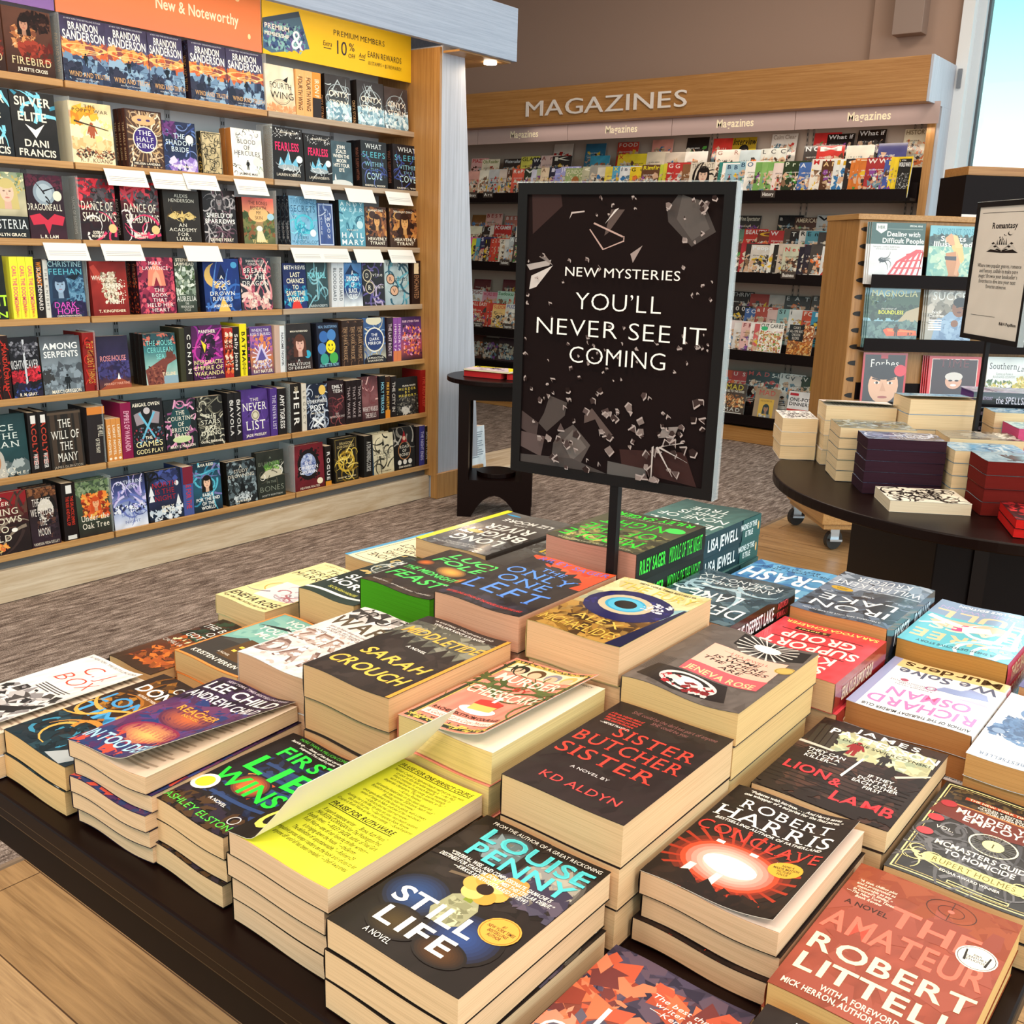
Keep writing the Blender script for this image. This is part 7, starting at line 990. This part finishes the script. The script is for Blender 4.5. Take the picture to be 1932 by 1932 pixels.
stack(-.512, 1.106, .14, .177, .915, 3, 'd8444c d03c44', [T('SARATOGA SCHAEFER', .5, .94, .9, .05, 'f0dc78', 'b'), TL('SERIAL|KILLER|SUPPORT|GROUP', .5, .04, .78, .9, 'f4ecdc', 'b'), P([(.46, .81), (.8, .81), (.8, .87), (.46, .87)], '241a1a'), T('a novel', .63, .84, .26, .03, 'f0dc78', 'bi'), *[P([(.12, .2+.19*k), (.5, .215+.19*k), (.9, .2+.19*k), (.9, .21+.19*k), (.5, .225+.19*k), (.12, .21+.19*k)], '4a1418') for k in range(1, 4)]], 'bright red paperback with cream curved title, turned away', flip=True, spine=('8a1c20', [T('SERIAL KILLER SUPPORT GROUP', .42, .5, .6, .4, 'e8c8a0', 'b')]), pages='d8b48c', mat_=M_GLOSS)
stack(-.509, 1.289, .134, .208, .93, 3, '5a6a80 7888a0 4a5868 2a3440', [NZ(0, .5, 1, 1, 30, .35, '6a7a90 8494a8 5a6878 98a4b4'), NZ(0, .56, .6, .64, 10, .2, '3a444e 4a5660'), Rc(0, .66, 1, .67, 'c8d4e0'), NZ(0, 0, 1, .5, 30, .35, '3a4654 4a5664 2c3640 5a6878'), TL('WILLIAM KENT|KRUEGER', .5, .68, .97, .94, 'dfe6ee', 'r'), E(.8, .6, .12, .045, 'c8a030'), TL('EDGAR|AWARD', .8, .58, .62, .12, '3a2c10'), T('A NOVEL', .48, .52, .14, .025, 'e8ecf0', 'r'), TL('IRON|LAKE', .5, .12, .46, .84, 'f0f4f8', 'r'), T('A MASTERFUL NEW VOICE IN CRIME FICTION', .5, .06, .8, .022, 'dfe6ee', 'r')], 'slate blue paperback of a lake under clouds, turned away', flip=True, spine=('1c2430', [T('KRUEGER', .3, .5, .3, .5, 'e8ecf0', 'b'), T('IRON LAKE', .72, .5, .34, .5, 'c8d0dc', 'b')]), pages='c89460', mat_=M_GLOSS)
stack(-.371, 1.322, .138, .206, .91, 3, '5aa0b8 58b4c4 7a92b4', [Rc(0, 0, 1, .66, '58b4c4'), Rc(0, .66, 1, 1, '8098b8'), T('DELUXE EDITION', .5, .94, .6, .045, 'f4f4f4', 'b'), T('LEONIE SWANN', .5, .85, .9, .06, 'a89ac8', 'r'), T('FULL', .5, .72, .94, .15, 'f0c49c', 'b'), P([(.1, .5), (.4, .42), (.8, .44), (.92, .52), (.8, .6), (.3, .62), (.12, .58)], 'e0b898'), P([(.45, .42), (.66, .4), (.7, .54), (.48, .55)], 'd8387a'), P([(.62, .48), (.97, .58), (.95, .64), (.6, .54)], 'f0ece8'), T('BAGS', .46, .44, .86, .13, 'f0dcc0', 'b'), P([(.3, .46), (.56, .4), (.6, .52), (.36, .56)], 'f0ece8'), T('THREE', .5, .22, .94, .15, 'f0c090', 'b'), SW(.0, .1, .28, .4, 12, .3, 'dff0f4 8ad0dc a8e0e8'), P([(.76, .5), (.98, .4), (.98, .42), (.78, .54)], 'f0e8e0'), T('A SHEEP DETECTIVE STORY', .5, .07, .7, .035, '2c4a58', 'b')], 'light blue paperback with a reclining sheep and peach title, turned away', flip=True, spine=('c8384c', [T('THREE BAGS FULL', .4, .5, .6, .5, 'f0d0a0', 'b')]), pages='b88848', mat_=M_GLOSS)
stack(-.368, 1.137, .143, .178, .886, 3, 'e8ecf2 f2f2f4', [Rc(.92, 0, 1, 1, '9aa0c8'), Rc(0, .84, .92, 1, 'e8c890'), T('Murders', .46, .92, .84, .10, '1c1a1c', 'b'), T('We Solve', .46, .78, .84, .12, '4a5a78', 'b'), E(.76, .62, .035, .025, 'a83850'), TL('“A breakneck mystery|and a splashy success.”|—THE WASHINGTON POST', .64, .5, .6, .46, '6a4a5a', 'r'), P([(.06, .6), (.3, .56), (.5, .58), (.44, .66), (.3, .66), (.24, .73), (.1, .69)], '8a94c0'), O(.52, .58, .05, .035, .3, 'a85a8a'), P([(.02, .5), (.3, .5), (.1, .56)], 'e8b0d0'), TL('RICHARD|OSMAN', .47, .1, .47, .88, 'f07cb8', 'b'), T('AUTHOR OF THE THURSDAY MURDER CLUB', .46, .05, .86, .04, '2a2424', 'b')], 'white paperback with pink author name and cat figure, turned away', flip=True, spine=('f4f4f6', [T('We Solve Murders', .45, .5, .6, .55, '2a2424', 'b'), Rc(.88, .1, .98, .9, 'e8889c')]), pages='b07c4c', mat_=M_GLOSS)
stack(-.222, 1.105, .14, .205, .88, 3, 'eef2f6 f4f4f4', [NZ(.55, .3, .95, .5, 24, .12, '3a5a88 4a6a98 2a4470 5a7aa4'), E(.8, .55, .12, .09, '3a5a88'), NZ(.72, .46, .9, .66, 16, .08, '4a6a98 2a4470'), E(.74, .75, .1, .08, '4a6a98'), NZ(.3, .55, .6, .85, 26, .12, '3a5a88 5a7aa4 2a4470'), E(.45, .7, .14, .1, '34548a'), E(.9, .4, .05, .035, '7a90b0'), T('NEW YORK TIMES BESTSELLER', .5, .06, .86, .035, '5a7090', 'r'), T('THE', .5, .86, .3, .06, 'c89858', 's')], 'white paperback with dark blue footprints at the right edge, turned away', flip=True, spine=('dfe4ea',), pages='c89c64', mat_=M_GLOSS)
stack(-.218, 1.325, .13, .2, .885, 3, '6a6a98 5a5a8c', [NZ(0, 0, 1, 1, 16, .3, '7474a4 5a5a8a'), T('NIGHT', .5, .6, .9, .2, 'f0808c', 'b')], 'violet paperback with salmon letters at the right edge, turned away', flip=True, spine=('3a3a68', [T('A NIGHT', .5, .5, .5, .5, 'f0a060')]), pages='c89c74')
# ================================================================== stacks on the round table; reflected sky is put into the blue tops
RBASE = TR(RC.x, RC.y, 0) @ RZ(32)
def rstack(u, v, wu, dv, z, n, bg, items, desc, lng=1, rz=0, pages='e8d2ac', flip=True, **kw):
    """u, v: nearest left corner in the table's own grid; lng = 1 when the pages run along u"""
    base = RBASE @ TR(u, v, 0) @ RZ(rz)
    if lng: base = base @ TR(wu, 0, 0) @ RZ(90); w, d = dv, wu
    else: w, d = wu, dv
    stack(0, 0, w, d, z, n, bg, items, desc, pages=pages, base=base, amp=kw.pop('amp', .0015), tz=TZ, fine=.03, flip=flip, jx=kw.pop('jx', .002), **kw)
SKY_SHEEN = [NZ(0, 0, 1, 1, 24, .3, '8ab4d0 a8c8dc 6a9cc0'), T('A NOVEL', .5, .8, .4, .05, 'e8f0f4', 'r'), SW(.1, .1, .9, .6, 10, .3, '4a78a0 c8dce8')]  # blue cover print with the reflected sky put into its colour
PUR = [NZ(0, 0, 1, 1, 26, .3, '5a6a98 7a8ab0 3a4878'), SW(.1, .1, .9, .9, 12, .3, 'c8d0e8 3a3a68'), TL('THE|KISS|CURSE', .5, .2, .6, .7, 'e8ecf4', 's')]  # blue dabs stand for sky reflected on the cover
rstack(-.457, -.183, .212, .128, .912, 5, '2c2840 7a8ab0', PUR, 'blue covered paperback with dark purple page edges on the round table', pages='35202e', mat_=M_GLOSS)
rstack(-.503, -.040, .215, .152, .917, 5, '8a9aa0 5a5a48', [NZ(0, 0, 1, 1, 30, .3, '6a7a80 4a4a3a a8b8bc 8a8a70')], 'paperback with a misty cover behind the purple edged stack', mat_=M_GLOSS)
rstack(-.502, .20, .215, .135, .944, 4, 'e8e4e0 d8c8c0', [NZ(.2, .1, .8, .9, 14, .3, '5a4a7a c88a9a e8e4e0'), T('HER', .5, .5, .6, .2, '3a2c4a', 's')], 'paperback with a lifted white cover at the back left of the round table', curl=curl_up(.016, .08, .6), top=('d8cfc0', TXT(.1, .9, 18, 'a89c90')))
rstack(-.622, .262, .112, .17, .89, 3, 'e8e6e2', [NZ(.05, .05, .95, .95, 40, .14, '3a3438 8a8488 5a5a60 c8c4c8'), TL('THE|LOVE|SCRIPT', .5, .2, .7, .8, '2a2428')], 'paperback with a black and white cover at the left rim of the round table', lng=0)
rstack(-.272, .122, .21, .14, .985, 5, '9ab8d8 b8d0e4', SKY_SHEEN, 'pale blue paperback topping the tallest stack behind the tall sign pole', curl=curl_up(.010, .04, 1), rz=6, mat_=M_GLOSS)
rstack(-.205, -.072, .205, .14, .905, 4, '6a6258 8a8478', [NZ(0, 0, 1, .5, 30, .25, '4a4038 c8c0b4 2c2420'), NZ(.3, .2, .8, .7, 20, .3, '8a8a8a a8a498'), T('FUNNY', .5, .2, .7, .1, 'f0ece4')], 'grey brown paperback in the middle of the round table', mat_=M_GLOSS)
rstack(-.235, -.225, .195, .135, .897, 4, '6aa4d0 8abce0', SKY_SHEEN, 'sky blue paperback wedged between the purple and dark red edged stacks', mat_=M_GLOSS)
rstack(-.200, -.378, .20, .138, .90, 4, '4a2224 9ab8c8 9ab8c8', [NZ(0, 0, 1, 1, 14, .3, 'a8c4d4 8aacc0'), P([(.3, .3), (.7, .2), (.8, .6), (.4, .7)], '2a3038'), NZ(.3, .3, .8, .7, 14, .14, '2a3038 5a3438')], 'hardcover with dark red page edges at the right of the round table', pages='6a1c18', jx=.003, mat_=M_GLOSS)
rstack(-.431, -.382, .206, .165, .786, 1, 'efe8d8', [SW(.02, .02, .98, .98, 46, .2, '241e1c 3a3230'), TL('BLOOD|STOOD', .5, .25, .6, .7, '241e1c', 's'), NZ(.3, .6, .7, .8, 8, .12, '241e1c')], 'single cream paperback with black ink drawings lying at the table rim', pages='e8dcc4', amp=0)
rstack(-.190, -.585, .13, .19, .802, 2, '3a1416', [NZ(0, 0, 1, 1, 30, .25, '8a1c20 5a1418 c83034 241012'), E(.5, .5, .3, .2, 'a82428')], 'paperback with bright red page edges at the right rim', pages='c8201e', lng=0, rz=-8)
rstack(-.035, .296, .215, .14, .995, 5, 'c8b8dc d8e0ec', [NZ(0, 0, 1, 1, 24, .3, 'd0dcec b8c4e0 e4ecf4'), T('the SPELLSHOP', .5, .3, .8, .1, '6a5a8a')], 'lilac hardcover with a black lettered spine at the back of the round table', flip=False, spine=('1c181a', [T('SARAH BETH DURST', .16, .4, .22, .2, 'c8b8d8', 'r'), T('the SPELLSHOP', .60, .5, .56, .46, 'e8e0f0', 'r')]), pages='6a4a90', hard=True, mat_=M_GLOSS)
rstack(-.005, .172, .2, .105, .95, 4, '9cc0d8 b8d4e4', SKY_SHEEN, 'pale blue paperback right of the sign pole on the round table', mat_=M_GLOSS)
rstack(.018, .03, .2, .135, .925, 4, '8ac0d8 a8d0e0', [NZ(0, 0, 1, 1, 20, .3, '9ccadc b8dce8 78b0cc')], 'paperback with pink page edges at the right edge of the view', pages='d0588a', mat_=M_GLOSS)
# ================================================================== sign stands
def sign_stand(foot, tz, top, w, h, th, rot, bgart, label, key, fr=.014, depth=.016, pole_r=.006, px=.0):
    M = TR(foot[0], foot[1], 0) @ RZ(rot); o = empty('sign_stand', M @ TR(0, 0, tz), label, 'sign'); I = TR(0, 0, -tz)
    mb = MB(); mb.box(-.009, -.009, tz+.0005, .009, .009, tz+.0045, '15110f'); mb.build('foot', M_BLKMETAL, o, I)
    mb = MB(); mb.box(-pole_r, -pole_r, tz+.0045, pole_r, pole_r, top-h-.0002, '15110f'); mb.build('pole', M_BLKMETAL, o, I)
    f = MB(); z0, z1 = top-h, top; x0, x1 = px-w/2, px+w/2; d = depth/2
    for a in ((x0, z0, x1, z0+fr), (x0, z1-fr, x1, z1), (x0, z0+fr, x0+fr, z1-fr), (x1-fr, z0+fr, x1, z1-fr)): f.box(a[0], -d, a[1], a[2], d, a[3], '17110f')
    f.box(x0+.002, -d+.004, z0+.002, x1-.002, d-.002, z1-.002, '17110f'); f.build('frame', M_BLKMETAL, o, I)
    mb = MB(); W, H = w-2*fr, h-2*fr
    paint(mb, bgart[0], bgart[1], W, H, lambda x, y, l: (x, y, l*2), key, jit=bgart[2], nx=8, ny=10); mb.build('poster', M_POSTER, o, I @ TR(x0+fr, -d+.0035, z0+fr) @ RX(90))
    mb = MB(); mb.box(x0-.0006, -d-.001, z1+.0003, x1+.0006, d+.001, z1+.0018, 'd8dce0'); mb.box(x1+.0003, -d-.001, z0, x1+.0018, d+.001, z1, 'c8d4e0'); mb.build('clear_edge', M_ACRYL, o, I)
    return o
rs = random.Random(3); SH = []; DAB[:] = [1, 1]; LAY[:] = [1e-5, 5e-5]
def shard(x, v, r, c, n=5, e_='a89894'):
    a0 = rs.uniform(0, 6.3); p = [(x+r*rs.uniform(.5, 1)*math.cos(a0+i*6.283/n), v+.75*r*rs.uniform(.5, 1)*math.sin(a0+i*6.283/n)) for i in range(n)]
    SH.append(P(p, c)); k = rs.randrange(n)
    for q in range(2):
        a, b = p[(k+q) % n], p[(k+q+1) % n]; SH.append(P([a, b, (b[0]+.004, b[1]+.006), (a[0]+.004, a[1]+.005)], e_))
SH += [P([(.02, .0), (.18, .0), (.19, .04), (.03, .14)], '3a2826'), P([(.78, .0), (.9, .02), (.97, .12), (.86, .17), (.74, .09), (.73, .05)], '4a4240'), P([(.8, .0), (.88, .02), (.94, .11), (.86, .15), (.78, .08)], '5a524f'),
       P([(.24, .06), (.31, .055), (.31, .06), (.245, .066), (.23, .085)], 'b8a8a4'), P([(.45, .05), (.52, .05), (.44, .13), (.42, .14)], '5a4a46'), P([(.47, .05), (.49, .045), (.42, .1), (.41, .11)], 'd8ccc8'), P([(.34, .12), (.345, .118), (.42, .185), (.415, .19)], 'b89890'), P([(.415, .19), (.42, .185), (.52, .155), (.52, .16)], 'b89890'), P([(.52, .14), (.525, .14), (.525, .16), (.52, .16)], 'b89890'), P([(.36, .10), (.365, .095), (.52, .14), (.515, .145)], 'b89890'), P([(.56, .2), (.62, .17), (.575, .23)], '9a8884'),
       P([(.0, .25), (.14, .23), (.13, .25), (.02, .27)], 'a89c98'), P([(.03, .29), (.15, .25), (.06, .33), (.02, .34)], 'c8bcb8'), P([(.07, .22), (.1, .21), (.15, .25)], '8a7c78'),
       P([(.0, .80), (.1, .84), (.09, .90), (.0, .87)], '4a3c3a'), P([(.16, .73), (.26, .75), (.25, .80), (.15, .87), (.1, .84), (.13, .80)], '4c423f'), P([(.0, .88), (.14, .89), (.12, .97), (.0, .94)], '5a4a48'), P([(.22, .87), (.3, .83), (.4, .90), (.34, .99), (.18, .99), (.19, .91)], '544a47'), P([(.24, .9), (.3, .85), (.38, .91), (.3, .97)], '6a605c'), P([(.56, .9), (.9, .88), (.97, 1), (.58, .97)], '3a2422'), P([(.5, .95), (.7, .96), (.72, 1), (.5, 1)], '5a5452'), P([(.0, .97), (.3, .96), (.5, 1), (.0, 1)], '4a4240'), P([(.36, .79), (.4, .76), (.52, .85), (.48, .87), (.42, .80), (.36, .82)], '5a4a46'), P([(.78, .80), (.86, .79), (.84, .83), (.76, .84)], '8a7e7a')]
for x, v, n, s in ((.5, .8, 26, .03), (.85, .8, 22, .03), (.15, .72, 16, .02), (.1, .3, 10, .02), (.5, .55, 18, .012), (.9, .5, 14, .014), (.5, .03, 8, .015), (.2, .55, 8, .014), (.85, .05, 12, .02), (.75, .93, 14, .035), (.25, .92, 14, .03), (.92, .26, 6, .014)):
    for _ in range(n): shard(min(.98, max(.02, rs.gauss(x, .12))), min(.99, max(.01, rs.gauss(v, .05))), s*rs.uniform(.4, 1.1), rs.choice(['3a2c2a', '5a4a48', '7a6a66', '241816', '4a3a38', '8a7a76', '2e201e']), rs.choice((3, 4, 5)))
SH += [P([(.75+.03*math.cos(a), .86+.01), (.77+.16*math.cos(a), .89+.09*math.sin(a)), (.775+.16*math.cos(a), .893+.09*math.sin(a)), (.76+.03*math.cos(a), .865)], 'b8aca8') for a in (.2, 1.0, 1.7, -.6)]
SH += [T('NEW MYSTERIES', .535, .268, .60, .032, 'eee6e2', 'r'), T('YOU’LL', .53, .370, .46, .060, 'f6f0ea', 'l'), T('NEVER SEE IT', .53, .467, .90, .060, 'f6f0ea', 'l'), T('COMING', .535, .564, .52, .060, 'f6f0ea', 'l')]
sign_stand((-.69, 1.111), TF, 1.478, .292, .378, .02, 7, ('1a0f0e 180d0d', SH, .03), 'tall black framed sign with white lettering over broken glass on the front table', 'mys', px=-.012)
RO = [Rc(.06, .045, .98, .049, '3a302c'), T('Romantasy', .50, .145, .46, .045, '2a2220', 's'), T('Romantasy', .503, .146, .46, .042, '2a2220', 'b'),
      P([(.24, .335), (.3, .29), (.5, .32), (.7, .29), (.78, .34), (.5, .345)], 'd8cec4'), P([(.22, .345), (.3, .325), (.5, .34), (.7, .325), (.8, .35), (.5, .352)], '2a2220'), *[P([(.5, .335), (.34+.02*k, .27+.012*k), (.30+.02*k, .28+.012*k), (.48, .34)], ('2a2220', 'd8cec4')[k % 2]) for k in range(5)], *[P([(.5, .335), (.66-.02*k, .27+.012*k), (.70-.02*k, .28+.012*k), (.52, .34)], ('2a2220', 'd8cec4')[k % 2]) for k in range(5)], *[P([(.4+.04*k, .29), (.405+.04*k, .25-.012*(k % 3)), (.425+.04*k, .29)], '2a2220') for k in range(5)], NZ(.44, .215, .58, .27, 12, .012, '2a2220'), E(.62, .205, .04, .016, '2a2220'), E(.633, .2, .036, .014, 'e6dbd0'),
      TL('Where two popular genres, romance|and fantasy, collide to make pure|magic! Browse your bookseller’s|favorites to dive into your next|favorite universe.', .5, .43, .63, .8, '2a2220', 's'), Rc(.1, .84, .56, .843, '3a302c'), T('B&N Papillion', .80, .885, .30, .022, '2a2220', 'b')]
RS = ((-0.7608, 3.2280), 1.562, .325, .395, -48)
# ---- the second stand, on the round table
sign_stand(RS[0], TZ, RS[1], RS[2], RS[3], .02, RS[4], ('e6dbd0 e2d6ca', RO, .01), 'tall cream sign in a black frame on a pole above the round table', 'rom', px=.01)
# ================================================================== books on the side table, book on the low plinth
c = at(845, 675, 2, RT+.03)
me = book_meshes('curse', .15, .225, .034, '3a1c1c', [T('CURSE', .5, .3, .8, .1, 'c88a50', 's')], ('1c1312', [T('A CURSE CARVED IN BONE', .46, .58, .74, .40, 'e8dcd0', 's'), T('DANIELLE L JENSEN', .42, .22, .6, .22, 'a84a38', 's')]), 'c83034', True)
SB = ST @ TR(-.215, -.13, RT-.0035)
put_book(me, SB @ RZ(-26) @ TR(0, .225, 0) @ RZ(-90), 'dark hardcover with red page edges under a yellow magazine on the side table', 'book')
put_book(me, SB @ RZ(-26) @ TR(.232, .235, 0) @ RZ(-84), 'second red edged hardcover further right on the side table', 'book')
me2 = book_meshes('yel', .15, .26, .008, 'f0e020 f0e428', [P([(.0, .3), (1, .0), (1, 1), (.4, 1)], 'd8c8d4'), NZ(.3, .2, .8, .7, 14, .2, '4a4458 8a7a98 c8b8c8'), SW(.1, .4, .5, .8, 5, .3, '2a2420')], None, 'f0ece4')
put_book(me2, SB @ RZ(-26) @ TR(.005, .215, .0345) @ RZ(-88), 'thin yellow and lilac paperback lying on top of the red edged hardcover', 'book')
y1 = at(918, 860, 0, -3.75).y
me3 = book_meshes('floorbk', .17, .27, .05, 'dfe8f0', [*TXT(.12, .7, 12, '8a98a8', .12, .9), Rc(.55, .84, .72, .94, '2a2c30'), Rc(.76, .84, .86, .94, '2a2c30')], ('c83040',), 'f0e8e0')
put_book(me3, TR(-3.80, y1-.17, .0985) @ RZ(90) @ RX(85), 'pale blue book standing on the low plinth beyond the bookcase pillar', 'book')
me4 = book_meshes('floorbk2', .15, .34, .03, 'e8e4e0', [Rc(0, 0, 1, .06, 'c83040')], ('c83040',), 'f0e8e0')
put_book(me4, TR(-3.87, y1-.21, .0985) @ RZ(90) @ RX(86), 'taller book with a red top edge behind the pale blue one', 'book')
bpy.context.view_layer.update()
